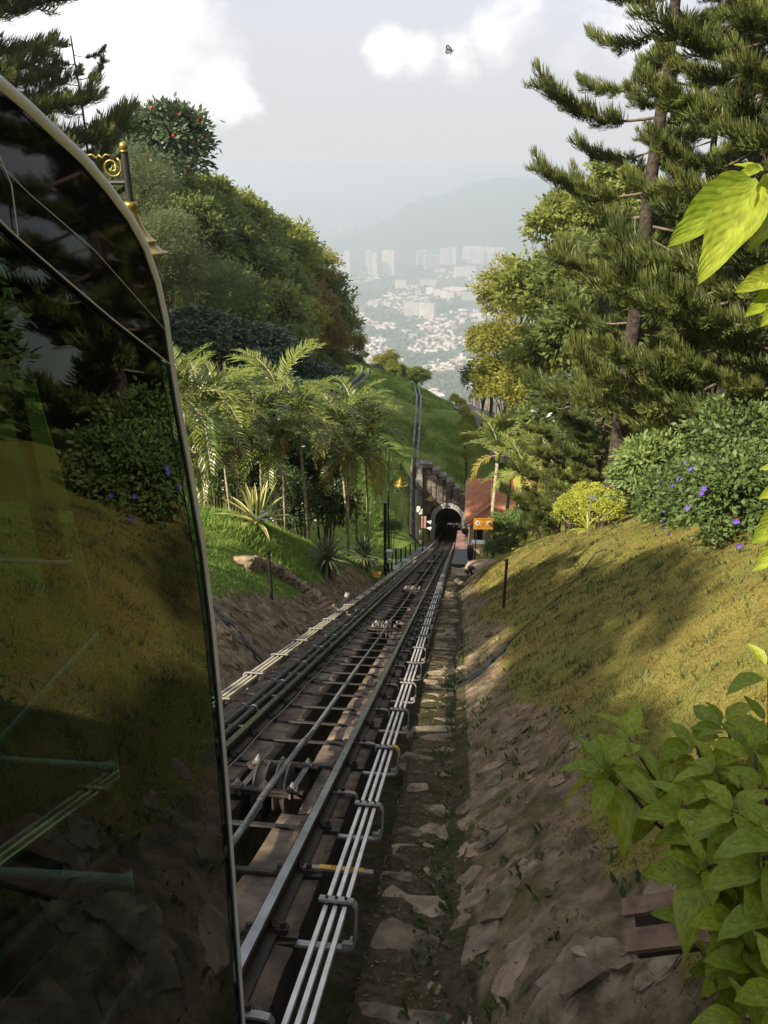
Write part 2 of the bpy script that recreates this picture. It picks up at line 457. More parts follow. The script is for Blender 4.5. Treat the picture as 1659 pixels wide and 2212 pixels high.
# ------------------------------------------------------------------ terrain
# cross-sections: Y -> [(X, height over rail level)]
LEFT = [
 (-10, [(-2.72, -.3), (-3.5, .6), (-5, 1.6), (-7, 2.2), (-12, 3), (-30, 8), (-70, 25)]),
 (8, [(-2.72, -.3), (-3.35, .35), (-4.5, 1.3), (-6, 1.8), (-10, 2.4), (-30, 8), (-70, 25)]),
 (13, [(-2.72, -.3), (-3.3, .28), (-3.75, .7), (-4.6, 1.15), (-6, 1.7), (-10, 2.4), (-20, 3), (-45, 12), (-80, 30)]),
 (15.2, [(-2.72, -.3), (-3.3, .2), (-4, .85), (-5, 1.55), (-6.5, 2.1), (-10, 2.2), (-20, 2), (-45, 12), (-80, 30)]),
 (17.2, [(-2.72, -.3), (-3.2, .2), (-4, 1.1), (-5, 2.1), (-6.5, 2.45), (-9, 2.1), (-14, 1), (-25, 3), (-45, 14), (-80, 32)]),
 (21, [(-2.72, -.3), (-3.3, .45), (-4.2, 1.15), (-6, 1.8), (-9, 1.0), (-14, -1), (-25, 3), (-45, 16), (-80, 34)]),
 (27, [(-2.85, -.25), (-3.2, .1), (-4, .5), (-6, .7), (-10, -.5), (-16, -1), (-30, 8), (-50, 20), (-80, 36)]),
 (35, [(-3.1, -.25), (-4, -.1), (-6, -.2), (-10, -1), (-16, 0), (-30, 9), (-50, 22), (-80, 38)]),
 (45, [(-3.3, -.2), (-5, -.2), (-8, .5), (-14, 3), (-25, 9), (-50, 24), (-80, 40)]),
 (54, [(-3.35, -.2), (-5, 0), (-7.1, .6), (-12, 5), (-20, 9), (-40, 20), (-80, 42)]),
 (66, [(-3.35, -.2), (-3.9, 1.3), (-5.2, 3.3), (-8, 7), (-12, 9.5), (-25, 15), (-50, 28), (-80, 42)]),
 (73.6, [(-3.35, -.2), (-4.05, 3.2), (-5.0, 6.2), (-6.5, 8.5), (-9, 10.2), (-14, 11.5), (-30, 18), (-80, 42)]),
]
RIGHT = [
 (-10, [(.02, -.3), (2.2, 1.65), (3.2, 2.0), (6, 2.4), (12, 4), (30, 9), (80, 25)]),
 (3, [(.02, -.3), (2.35, 1.72), (3.3, 2.1), (6, 2.6), (12, 4), (30, 9), (80, 25)]),
 (11, [(.02, -.3), (2.7, 2.02), (3.3, 2.35), (5, 3.0), (9, 4.2), (20, 7), (80, 22)]),
 (17, [(.05, -.3), (2.6, 1.95), (3.2, 2.3), (5, 3.0), (9, 4.2), (20, 7), (80, 20)]),
 (24, [(.1, -.3), (1.9, 1.3), (2.6, 1.75), (5, 2.8), (9, 4), (20, 6), (80, 16)]),
 (30.5, [(.35, -.3), (1.05, .45), (1.7, .9), (3, 1.5), (8, 2.6), (20, 4.5), (80, 14)]),
 (34, [(.75, -.25), (1.15, .1), (2, .9), (4, 1.7), (10, 3), (20, 4.5), (80, 14)]),
 (41, [(.9, -.25), (1.4, .4), (2.4, 1.7), (5, 2.5), (10, 3.5), (20, 5), (80, 14)]),
 (50, [(1.0, -.25), (1.9, .0), (2.8, .7), (5, 1.6), (10, 3), (25, 6), (80, 14)]),
 (58, [(1.2, -.6), (5, -.4), (6, .3), (10, 3), (25, 7), (80, 15)]),
 (68, [(1.2, -1.2), (5, -1), (6.5, 1.5), (10, 6), (25, 9), (80, 18)]),
 (73.6, [(1.2, -.6), (1.6, 2), (3, 6), (6, 9), (10, 11), (25, 13), (80, 22)]),
]
def poly(p, x):
    if x <= p[0][0]:
        (a, b), (c, d) = p[0], p[1]
        return b + (d - b) * (x - a) / (c - a)
    for (a, b), (c, d) in zip(p, p[1:]):
        if x <= c: return b + (d - b) * (x - a) / (c - a)
    (a, b), (c, d) = p[-2], p[-1]
    return b + (d - b) * (x - a) / (c - a)
for k in range(len(LEFT)): LEFT[k] = (LEFT[k][0], sorted(LEFT[k][1]))
def sect(SEC, Y, fn):
    if Y <= SEC[0][0]: return fn(SEC[0][1])
    for (a, p), (b, q) in zip(SEC, SEC[1:]):
        if Y <= b:
            t = (Y - a) / (b - a)
            return fn(p) * (1 - t) + fn(q) * t
    return fn(SEC[-1][1])
def toeL(Y): return sect(LEFT, Y, lambda p: p[-1][0])
def toeR(Y): return sect(RIGHT, Y, lambda p: p[0][0])
def fbm(x, y, sc_, seed=0): return noise.fractal(Vector((x * sc_, y * sc_, seed * 7.3)), .8, 2.1, 4)
def ground_h(X, Y):
    x = X - dx(Y)
    if x < toeL(Y): return sect(LEFT, Y, lambda p: poly(p, x))
    if x > toeR(Y): return sect(RIGHT, Y, lambda p: poly(p, x))
    if x > -.50: return -.33
    if -1.70 < x < -1.30 and Y < 70: return -1.5
    if x > -2.70: return -.62
    return -.34
HILL = [  # above and beyond the tunnel: Y -> [(X, Z)] absolute
 (73.9, [(-80, 8), (-30, -17), (-14, -24), (-9, -25.2), (-5.5, -27.0), (-4.2, -27.6), (.8, -30.0), (3, -30), (6, -27), (10, -25), (25, -22), (80, -14)]),
 (82, [(-80, 6), (-30, -17), (-14, -24.2), (-9, -25.6), (-5, -26.9), (-1, -28.4), (2, -29.2), (6, -28.2), (10, -27), (25, -25), (80, -18)]),
 (92, [(-80, 4), (-30, -17), (-14, -23.2), (-9, -24.7), (-5, -25.9), (-2, -26.9), (.3, -27.0), (4, -27.0), (7, -27), (25, -27), (80, -22)]),
 (104, [(-80, 0), (-30, -17), (-13, -23.7), (-9, -25.2), (-5.5, -26.9), (-3, -28.2), (-1, -29.2), (3, -30), (8, -31), (25, -33), (80, -35)]),
 (112, [(-80, -8), (-30, -22), (-13, -28), (-7, -30), (-1, -33.5), (6, -36), (25, -39), (80, -44)]),
 (136, [(-80, -40), (-30, -52), (-10, -58), (-4, -61.5), (2, -61.5), (8, -58), (25, -55), (80, -60)]),
]
def hill_z(X, Y):
    for (a, p), (b, q) in zip(HILL, HILL[1:]):
        if Y <= b:
            t = max(0, (Y - a) / (b - a))
            return poly(p, X) * (1 - t) + poly(q, X) * t
    return poly(HILL[-1][1], X)
def gz(X, Y):
    return zr(Y) + ground_h(X, Y) if Y < 73.8 else hill_z(X, Y)

def ground_mat():
    m, t, p, o = new_mat('mown_bank_ground')
    L = t.links.new
    p.inputs['Roughness'].default_value = .95
    p.inputs['Specular IOR Level'].default_value = .15
    g = N(t, 'ShaderNodeNewGeometry'); vec = g.outputs['Position']
    at = N(t, 'ShaderNodeAttribute', attribute_name='mask')
    sx = N(t, 'ShaderNodeSeparateColor'); L(at.outputs['Color'], sx.inputs[0])
    def nse(s, d=6.0, r=.6):
        n = N(t, 'ShaderNodeTexNoise', Scale=s, Detail=d, Roughness=r); L(vec, n.inputs['Vector']); return n.outputs['Fac']
    def ramp(v, a, b):
        n = N(t, 'ShaderNodeMapRange', **{'From Min': a, 'From Max': b}); L(v, n.inputs['Value']); return n.outputs['Result']
    def mixc(f, a, b):
        n = N(t, 'ShaderNodeMix', data_type='RGBA'); L(f, n.inputs['Factor'])
        for s, x in (('A', a), ('B', b)):
            if isinstance(x, tuple): n.inputs[s].default_value = rgb(x)
            else: L(x, n.inputs[s])
        return n.outputs['Result']
    def addm(a, b, k=1.0):
        n = N(t, 'ShaderNodeMath', operation='MULTIPLY_ADD'); L(b, n.inputs[0]); n.inputs[1].default_value = k; L(a, n.inputs[2]); return n.outputs[0]
    fine = nse(55.0, 4.0, .7); mid = nse(9.0); big = nse(1.1, 5.0)
    dry = mixc(ramp(fine, .36, .64), (.19, .145, .034), (.40, .315, .088))
    grn = mixc(ramp(fine, .36, .64), (.10, .16, .026), (.22, .30, .055))
    gf = addm(sx.outputs['Green'], big, 1.3)
    gf = addm(gf, mid, .5)
    grass = mixc(ramp(gf, .72, 1.55), dry, grn)
    rockc = mixc(ramp(nse(6.0, 8.0, .65), .40, .62), (.34, .25, .155), (.15, .11, .07))
    rockc = mixc(ramp(nse(2.6, 6.0), .5, .66), rockc, (.10, .095, .03))
    rf = addm(sx.outputs['Red'], mid, .9)
    rf = addm(rf, nse(2.2), .6)
    c = mixc(ramp(rf, 1.18, 1.32), grass, rockc)
    soil = mixc(ramp(nse(14.0, 8.0, .7), .38, .62), (.055, .046, .022), (.14, .112, .065))
    soil = mixc(ramp(nse(3.0), .48, .62), soil, (.045, .052, .014))
    c = mixc(ramp(sx.outputs['Blue'], .4, .6), c, soil)
    L(c, p.inputs['Base Color'])
    b = N(t, 'ShaderNodeBump', Strength=.9, Distance=.05)
    h = addm(nse(22.0, 8.0, .7), nse(70.0, 3.0), .4)
    L(h, b.inputs['Height']); L(b.outputs[0], p.inputs['Normal'])
    return m
M['ground'] = ground_mat()
def rng(a, b, s): return list(np.arange(a, b - 1e-6, s))
def sheet(name, XS, YSs, zf, mf, mats, skip=None, smooth=True):
    nx, ny = len(XS), len(YSs)
    V = np.zeros((nx * ny, 3), np.float32); C = np.zeros((nx * ny, 4), np.float32)
    for j, Y in enumerate(YSs):
        for i, X in enumerate(XS):
            k = j * nx + i
            V[k] = (X, Y, zf(X, Y)); C[k] = mf(X, Y)
    Fc = [(j * nx + i, j * nx + i + 1, (j + 1) * nx + i + 1, (j + 1) * nx + i) for j in range(ny - 1) for i in range(nx - 1)
          if not (skip and skip((XS[i] + XS[i + 1]) / 2, (YSs[j] + YSs[j + 1]) / 2))]
    me = np_mesh(name, V, Fc, mats, smooth)
    a = me.color_attributes.new('mask', 'FLOAT_COLOR', 'POINT')
    a.data.foreach_set('color', C.ravel())
    return ob(name, me)
XN = rng(-80, -14, 3) + rng(-14, -7, .5) + rng(-7, -2.9, .2) + [-2.9, -2.8] + [q + .09 for q in (-2.705, -2.695, -2.4, -2.0, -1.705, -1.695, -1.305, -1.295, -.9, -.505, -.495, -.35, -.2)] + [-.05] + rng(0, 3.6, .13) + rng(3.6, 8, .4) + rng(8, 16, 1.0) + rng(16, 81, 4)
YN = rng(-10, 24, .22) + rng(24, 40, .5) + rng(40, 73.7, .8) + [73.7]
def near_z(X, Y):
    h = ground_h(X, Y)
    x = X - dx(Y)
    amp = .0
    if x > toeR(Y): amp = min(1, (x - toeR(Y)) / .4)
    elif x < toeL(Y): amp = min(1, (toeL(Y) - x) / .4)
    n = fbm(X, Y, 1.3, 1) * .085 + fbm(X, Y, .45, 2) * .11 + fbm(X, Y, 5, 3) * .022
    rock = rockness(X, Y)
    n += rock * (fbm(X, Y, 3.2, 4) * .075 + abs(fbm(X, Y, 6.5, 14)) * .05)
    if -.5 < x < toeR(Y): n = fbm(X, Y, 4, 5) * .02; amp = 1
    return zr(Y) + h + n * amp
def rockness(X, Y):
    x = X - dx(Y)
    w = .62 + .35 * fbm(0, Y, .35, 8) + max(0, 6 - Y) * .05
    if x > toeR(Y): return max(0, min(1, 1 - (x - toeR(Y) - w + .2) / .4)) * (1 if Y < 33 else max(0, 1 - (Y - 33) / 3))
    wl = .95 + .4 * fbm(3, Y, .3, 9)
    if x < toeL(Y): return max(0, min(1, 1 - (toeL(Y) - x - wl + .2) / .4)) * (1 if Y < 22 else max(0, 1 - (Y - 22) / 4))
    return 0
def near_m(X, Y):
    x = X - dx(Y)
    soil = 1.0 if toeL(Y) < x < toeR(Y) + .05 else 0.0
    if x < toeL(Y) and Y > 30: g = .75
    elif x < toeL(Y): g = .62 + .3 * max(0, min(1, (Y - 15.8 + (x + 4) * .4) / 1.2))
    else: g = .02 + .25 * max(0, min(1, (x - 1.5) / 2)) * max(0, fbm(X, Y, .5, 12))
    if abs(x) > 9: g = .7
    return (rockness(X, Y), g, soil, 1)
gnd = sheet('ground', XN, YN, near_z, near_m, [M['ground']])
tag(gnd, kind='structure')
XH = rng(-80, -16, 3) + rng(-16, 12, .6) + rng(12, 81, 4)
YH = rng(73.9, 136, .9) + [136]
hill = sheet('hill', XH, YH, lambda X, Y: hill_z(X, Y) + (fbm(X, Y, .25, 3) * .35 + fbm(X, Y, 1.1, 4) * .10) * min(1, (Y - 73.9) / 2),
             lambda X, Y: (0, .62 + .15 * fbm(X, Y, .2, 6), 0, 1), [M['ground']])
tag(hill, kind='structure')
def low_z(X, Y):
    base = zr(Y) if Y < 325 else zr(325) - (Y - 325) * .42
    d = abs(X + .6)
    h = -.55 if d < 2.3 else min(14, (d - 2.3) * .55) + max(0, d - 30) * .05
    if Y > 240: h = h * max(.2, 1 - (Y - 240) / 600)
    return max(-652, base + h)
low = sheet('mountain_slope', rng(-900, -80, 60) + rng(-80, -4, 5) + rng(-4, 4, .6) + rng(4, 80, 5) + rng(80, 901, 60),
            rng(136, 250, 5) + rng(250, 1900, 60), low_z, lambda X, Y: (0, .7, 1.0 if abs(X + .6) < 2.2 else 0, 1), [M['ground']])
tag(low, kind='structure')

# ------------------------------------------------------------------ railway track
track = empty('railway_track', T(0, -1.54, 0), 'single metre gauge funicular track of dark rails on brown masonry, running down to the tunnel', 'railway track')
def child(o, parent):
    o.parent = parent
    o.matrix_parent_inverse = Matrix.Translation(-Vector(parent.location)) if parent.rotation_euler[0] == 0 else parent.matrix_basis.inverted()
    return o
RX = (-2.075, -1.005)
for x in RX:
    mb = MB()
    prof = [(-.065, -.14), (.065, -.14), (.065, -.128), (.010, -.112), (.010, -.042), (.034, -.034), (.034, -.006), (.026, 0), (-.026, 0), (-.034, -.006), (-.034, -.034), (-.010, -.042), (-.010, -.112), (-.065, -.128)]
    sweep(mb, [(x + a, b) for a, b in reversed(prof)], SS)
    me = mb.mesh('rail', [M['rail'], M['railtop']])
    n = len(prof)
    # the worn running surface is the face between the two head corners
    tops = [i for i, p in enumerate(me.polygons) if abs(p.normal.z) > .75 and abs(sum(me.vertices[v].co.x for v in p.vertices) / len(p.vertices) - x - dx(p.center.y)) < .02 and len(p.vertices) == 4]
    zmax = {}
    for i in tops:
        k = round(me.polygons[i].center.y, 1); zmax[k] = max(zmax.get(k, -1e9), me.polygons[i].center.z)
    for i in tops:
        p = me.polygons[i]
        if p.center.z > zmax[round(p.center.y, 1)] - .02: p.material_index = 1
    child(ob('rail', me), track)

# masonry: blocks laid in strips, joints open
def block_mesh(i):
    r = random.Random(100 + i); n = 4; vs = []; fs = []
    for b in range(n + 1):
        for a in range(n + 1):
            x = a / n - .5; y = b / n - .5
            edge = a in (0, n) or b in (0, n)
            if a in (0, n): x -= math.copysign(r.uniform(0, .014), x)
            if b in (0, n): y -= math.copysign(r.uniform(0, .008), y)
            vs.append((x, y, r.uniform(-.022, .004) - (.007 if edge else 0)))
    def id(a, b): return b * (n + 1) + a
    for b in range(n):
        for a in range(n): fs.append((id(a, b), id(a + 1, b), id(a + 1, b + 1), id(a, b + 1)))
    ring = [id(a, 0) for a in range(n)] + [id(n, b) for b in range(n)] + [id(a, n) for a in range(n, 0, -1)] + [id(0, b) for b in range(n, 0, -1)]
    base = len(vs)
    for k in ring: vs.append((vs[k][0], vs[k][1], -.45))
    m = len(ring)
    for k in range(m): fs.append((ring[k], base + k, base + (k + 1) % m, ring[(k + 1) % m]))
    me = bpy.data.meshes.new('masonry_block'); me.from_pydata(vs, [], fs); me.materials.append(M['bedstone']); me.materials.append(M['shade_grime'])
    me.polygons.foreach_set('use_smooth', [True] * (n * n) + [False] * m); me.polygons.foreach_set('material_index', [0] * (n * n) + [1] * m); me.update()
    return me
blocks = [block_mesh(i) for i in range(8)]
roller_s = [6.25, 15.9, 25.4, 35.0, 44.6, 54.2]
def near_roller(s, r=.42): return any(abs(s - q) < r for q in roller_s)
cand = []
for (x0, x1) in ((-2.68, -2.17), (-2.15, -1.68), (-1.32, -.84)):
    s = 1.0
    while s < 78:
        l = rnd.uniform(.65, 1.1)
        mid = s + l / 2
        a, b = x0, x1
        if near_roller(mid, .55):
            if x1 == -1.68: b = -1.83
            if x0 == -1.32: a = -1.20
        cand.append((mid, a, b, l)); s += l + .012
cand.sort()
far = MB()
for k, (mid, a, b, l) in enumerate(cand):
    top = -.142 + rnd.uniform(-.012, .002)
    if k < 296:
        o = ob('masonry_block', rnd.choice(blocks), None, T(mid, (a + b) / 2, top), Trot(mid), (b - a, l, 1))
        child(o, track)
    else:
        far.hexa([T(mid + q * l / 2, p, top - .45) for p, q in ((a, -1), (b, -1), (b, 1), (a, 1))] + [T(mid + q * l / 2, p, top) for p, q in ((a, -1), (b, -1), (b, 1), (a, 1))])
for s in np.arange(78, 225, 3.0):
    for (x0, x1) in ((-2.68, -1.68), (-1.32, -.84)):
        far.hexa([T(s + q * 1.48, p, -.6) for p, q in ((x0, -1), (x1, -1), (x1, 1), (x0, 1))] + [T(s + q * 1.48, p, -.15) for p, q in ((x0, -1), (x1, -1), (x1, 1), (x0, 1))])
child(far.build('masonry', [M['bedstone']], kind='stuff'), track)

# steel cross ties and rail clips
tie = MB().box((0, 0, -.028), (1.42, .055, .014)).mesh('cross_tie', [M['tiesteel']])
clip = MB()
clip.box((0, 0, .012), (.075, .07, .025)); clip.lathe([(.018, .02), (.018, .05), (.0001, .05)], 6, (0.012, 0, 0)); clip.tube([(-.03, .03, .02), (-.055, .035, .045), (-.05, 0, .05), (-.03, -.03, .03)], .011, 6)
clip = clip.mesh('rail_clip', [M['rust']])
nc = 0
TIES = [1.9 + .70 * i for i in range(105)]
for i, s in enumerate(TIES):
    if not near_roller(s, .3):
        child(ob('cross_tie', tie, None, T(s, -1.54, -.112), Trot(s)), track)
    if nc < 290:
        for x in RX:
            for sg in (1, -1):
                o = ob('rail_clip', clip, None, T(s + .02 * sg, x + .075 * sg, -.132), Trot(s))
                if sg < 0: o.scale = (-1, 1, 1)
                child(o, track); nc += 1

# thin cable along the left rail
mb = MB(); mb.tube([T(s, -1.96 + .012 * math.sin(s * 3), -.105) for s in np.arange(2, 60, .6)], .009, 6)
child(mb.build('signal_wire', [M['cable']], smooth=True), track)

# conductor rails
def conductor(x, h, m, label):
    mb = MB(); sweep(mb, [(x - .011, h - .026), (x - .011, h), (x + .011, h), (x + .011, h - .026)], SS[:13])
    tag(mb.build('conductor_rail', [m]), label, 'conductor rail', 'conductor rails beside the track')
for k, x in enumerate((-.69, -.64, -.59)):
    conductor(x, .05, M['alu'], ['silver conductor rail right of the track, inner one nearest the running rail', 'silver conductor rail right of the track, middle one of three', 'silver conductor rail right of the track, outer one beside the stone steps'][k])
for k, x in enumerate((-2.62, -2.56, -2.50)):
    conductor(x, .09, M['alu'] if k < 1 else M['alu_yellow'], ['whitish conductor rail left of the track, outer one beside the rock bank', 'yellowed conductor rail left of the track, middle one of three', 'yellowed conductor rail left of the track, inner one beside the black pipes'][k])

# brackets: right-hand C arms, long ones at every second tie
def flat_bar(mb, path, w, t):
    """path of (x,h) in the bracket plane, bar width w along the track, thickness t"""
    P = [Vector((x, 0, h)) for x, h in path]
    n = len(P); vs = []
    for i, p in enumerate(P):
        d = (P[min(i + 1, n - 1)] - P[max(i - 1, 0)]).normalized()
        q = Vector((-d.z, 0, d.x)) * t / 2
        for y in (-w / 2, w / 2):
            vs.append(p + q + Vector((0, y, 0))); vs.append(p - q + Vector((0, y, 0)))
    fs = []
    for i in range(n - 1):
        a = i * 4; b = a + 4
        fs += [(a, b, b + 2, a + 2), (a + 1, a + 3, b + 3, b + 1), (a, a + 1, b + 1, b), (a + 2, b + 2, b + 3, a + 3)]
    fs += [(0, 2, 3, 1), (n * 4 - 4, n * 4 - 3, n * 4 - 1, n * 4 - 2)]
    mb._add(vs, fs)
def make_bracket(yellow=False):
    root = empty('conductor_bracket', (0, 0, 0))
    mb = MB()
    flat_bar(mb, [(.22, -.175), (.57, -.175), (.60, -.172), (.623, -.155), (.63, -.125), (.63, .02), (.624, .048), (.606, .066), (.58, .07), (.43, .07)], .052, .013)
    mb.build('bracket_arm', [M['galv']], root)
    mb = MB()
    for x in (.47, .52, .57):
        mb.box((x, 0, .037), (.034, .05, .054))
    mb.build('insulator', [M['black']], root)
    mb = MB()
    for x in (.47, .52, .57): mb.lathe([(.008, .07), (.008, .088), (.0001, .09)], 6, (x, 0, 0))
    mb.build('bolt', [M['black']], root)
    mb = MB(); mb.box((.60, -.1, -.105), (.05, .035, .03)); mb.box((.615, -.07, -.10), (.012, .05, .03)); mb.build('lug', [M['galv']], root)
    if yellow:
        mb = MB(); flat_bar(mb, [(.565, .082), (.59, .081), (.612, .076), (.634, .055), (.642, .02), (.642, -.01)], .056, .004); mb.build('yellow_band', [M['yellow']], root)
    return root
def copy_tree(o, parent=None):
    c = o.copy(); col.objects.link(c)
    if parent is not None: c.parent = parent
    for ch in o.children: copy_tree(ch, c)
    return c
ORD = 'nearest,second,third,fourth,fifth,sixth,seventh,eighth,ninth,tenth,eleventh,twelfth,thirteenth,fourteenth,fifteenth,sixteenth,seventeenth,eighteenth,nineteenth,twentieth'.split(',')
def ordl(i, what, tail):
    if i < 20: return '%s %s %s, counted from the camera' % (ORD[i], what, tail)
    return 'tiny far %s %s' % (what, tail)
protoB = make_bracket()
protoY = make_bracket(True)
first = True
BR = [4.0 + 1.4 * i for i in range(36)]
for i, s in enumerate(BR):
    if i == 2:
        o = protoY; lab = 'galvanised C bracket with a yellow painted corner, over the three right conductor rails'
    else:
        o = protoB if first else copy_tree(protoB); first = False
        lab = ordl(i, 'grey C bracket', 'on the silver right hand conductor rails')
    o.location = T(s, -1.16, 0); o.rotation_euler = Trot(s)
    tag(o, lab, 'rail bracket', 'C brackets along the right conductor rails')
# number plate arm near the front: yellow strip with worn digits
mb = MB(); flat_bar(mb, [(.20, -.113), (.64, -.113)], .05, .012)
plate = mb.build('kilometre_arm', [M['galv']], loc=T(4.75, -1.16, 0), rot=Trot(4.75), label='flat grey arm with a yellow number strip reading 01 2 under the right conductor rails', cat='number plate')
mb = MB(); flat_bar(mb, [(.30, -.104), (.58, -.104)], .052, .004); y = mb.build('number_strip', [M['yellow']], plate)
def digit(mb, ch, x0, z, w=.022, hh=.03, t=.005):
    segs = {'0': 'abcdef', '1': 'bc', '2': 'abged'}[ch]
    P = {'a': ((0, hh), (w, hh)), 'b': ((w, hh), (w, hh / 2)), 'c': ((w, hh / 2), (w, 0)), 'd': ((0, 0), (w, 0)), 'e': ((0, hh / 2), (0, 0)), 'f': ((0, hh), (0, hh / 2)), 'g': ((0, hh / 2), (w, hh / 2))}
    for sgm in segs:
        (a, b), (c, d) = P[sgm]
        mb.box((x0 + (a + c) / 2, (b + d) / 2 - hh / 2, z), (abs(c - a) + t, abs(d - b) + t, .002))
mb = MB()
for ch, x0 in (('0', .38), ('1', .41), ('2', .50)): digit(mb, ch, x0, -.1008)
mb.build('digits', [M['sign_dark']], y)

# short bent arms at the other ties
sa = MB(); flat_bar(sa, [(.08, -.112), (.30, -.112), (.345, -.118), (.362, -.14), (.365, -.18)], .05, .012); sa.lathe([(.012, -.11), (.012, -.06), (.0001, -.06)], 6, (.11, 0, 0))
sa = sa.mesh('short_arm', [M['galv']])
ksa = -1
for i, s in enumerate(TIES[:58]):
    if min(abs(s - b) for b in BR) > .2 and abs(s - 4.75) > .2:
        ksa += 1
        ob('short_arm', sa, None, T(s, -1.16, 0), Trot(s), label=ordl(ksa, 'short grey bent arm', 'beside the right running rail'), cat='steel arm', group='short arms along the right rail')
# left brackets, pipes and pipe arms
def make_left():
    root = empty('conductor_bracket', (0, 0, 0))
    mb = MB(); flat_bar(mb, [(.26, -.15), (.14, -.15), (.105, -.14), (.095, -.11), (.095, .08), (.10, .10), (.13, .112), (.34, .112)], .052, .013); mb.build('bracket_arm', [M['galv']], root)
    mb = MB()
    for x in (.14, .20, .26): mb.box((x, 0, .078), (.034, .06, .056))
    mb.build('insulator', [M['black']], root)
    mb = MB()
    for x in (.14, .20, .26): mb.lathe([(.008, .112), (.008, .13), (.0001, .13)], 6, (x, 0, 0))
    mb.build('bolt', [M['black']], root)
    return root
pl = make_left()
for i in range(34):
    s = 5.2 + 1.4 * i
    o = pl if i == 0 else copy_tree(pl)
    o.location = T(s, -2.76, 0); o.rotation_euler = Trot(s)
    tag(o, ordl(i, 'black topped bracket', 'on the yellowish left hand conductor rails'), 'rail bracket', 'brackets along the left conductor rails')
for k, (x, h, r) in enumerate(((-2.385, -.085, .045), (-2.27, -.09, .04))):
    mb = MB(); mb.tube([T(s, x + .02 * fbm(0, s, .3, 20 + k), h) for s in np.arange(1, 46, .7)], r, 10)
    p = mb.build('cable_pipe', [M['blackpipe']], smooth=True, label=['thick black pipe left of the track, beside the yellowed conductor rails', 'slimmer black pipe left of the track, nearest the left running rail'][k], cat='pipe')
    for s in np.arange(5.6, 40, 1.4):
        mb = MB(); mb.tube([T(s, x + (r + .006) * math.cos(w), h + (r + .006) * math.sin(w)) for w in np.linspace(math.pi, 0, 8)] + [T(s, x + r + .03, h - .03)], .012, 6)
        mb.build('clamp', [M['galv']], p)
la = MB(); flat_bar(la, [(.55, -.03), (.14, -.03), (.09, -.025), (.07, .0), (.075, .03), (.1, .045)], .05, .012); la = la.mesh('hook_bracket', [M['galv']])
for i in range(30):
    s = 4.9 + 1.4 * i
    ob('hook_bracket', la, None, T(s, -2.62, -.06), Trot(s), label=ordl(i, 'flat hook arm', 'holding the black pipes on the left'), cat='steel arm', group='hook arms under the black pipes')

# haulage rope on its rollers
mb = MB(); cx, ch = -1.425, .004
path = [T(s, cx + .004 * math.sin(s), ch - (.03 if not near_roller(s, .8) else 0)) for s in np.arange(2, 110, .5)]
mb.tube(path, .021, 10)
rope = mb.build('haul_rope', [M['cable']], smooth=True, label='thick twisted steel rope running down the middle of the track over rollers', cat='steel rope')
mb = MB()
for st in range(5):      # the strands that stand proud of the rope near the camera
    mb.tube([T(s, cx + .004 * math.sin(s) + .0185 * math.cos(s * 40 + st * 1.2566), ch - (.03 if not near_roller(s, .8) else 0) * 1 + .0185 * math.sin(s * 40 + st * 1.2566)) for s in np.arange(3.5, 11, .02)], .0085, 5, caps=False)
child(mb.build('rope_strands', [M['cable']], smooth=True), rope)
def make_roller():
    root = empty('rope_roller', (0, 0, 0))
    disc = MB().lathe([(.03, -.055), (.18, -.055), (.21, -.05), (.214, -.034), (.178, -.02), (.165, 0), (.178, .02), (.214, .034), (.21, .05), (.18, .055), (.03, .055), (.03, -.055)], 28, (0, 0, 0), 'X')
    dm = disc.mesh('sheave', [M['sheave']], False)
    for x in (-.085, .085):
        w = ob('sheave', dm, root, (x, 0, -.18))
        g = MB().lathe([(.1695, -.012), (.1645, 0), (.1695, .012)], 28, (0, 0, 0), 'X').build('groove', [M['sheaverub']], w)
    MB().tube([(-.25, 0, -.18), (.25, 0, -.18)], .02, 8).build('axle', [M['rust']], root)
    for x in (-.20, 0, .20):
        b = MB().box((x, 0, -.11), (.016, .62, .07)).box((x + .02, 0, -.08), (.04, .62, .012)).build('side_bar', [M['sheave']], root)
    for y in (-.31, .31):
        MB().box((0, y, -.085), (.62, .07, .012)).box((0, y + .03, -.115), (.62, .01, .06)).build('cross_angle', [M['rust']], root)
        for x in (-.22, 0, .22):
            p = MB().box((x, y, -.066), (.085, .07, .022)).build('bolt_plate', [M['sheave']], root)
            MB().lathe([(.028, 0), (.028, .014), (.02, .014), (.02, .03), (.009, .03), (.009, .045), (.0001, .045)], 8, (x, y, -.055)).build('nut', [M['galv']], p)
    return root
pr = make_roller()
labs = ['pair of worn rope sheaves in a bolted steel frame nearest the train', 'second pair of rope sheaves down the track from the train', 'third pair of rope sheaves down the track from the train',
        'fourth pair of rope sheaves, level with the start of the right platform', 'fifth pair of rope sheaves, beside the dark platform', 'last pair of rope sheaves before the tunnel']
for i, s in enumerate(roller_s):
    o = pr if i == 0 else copy_tree(pr)
    o.location = T(s, -1.51, 0); o.rotation_euler = Trot(s)
    tag(o, labs[i], 'rope roller', 'rope rollers in the track')

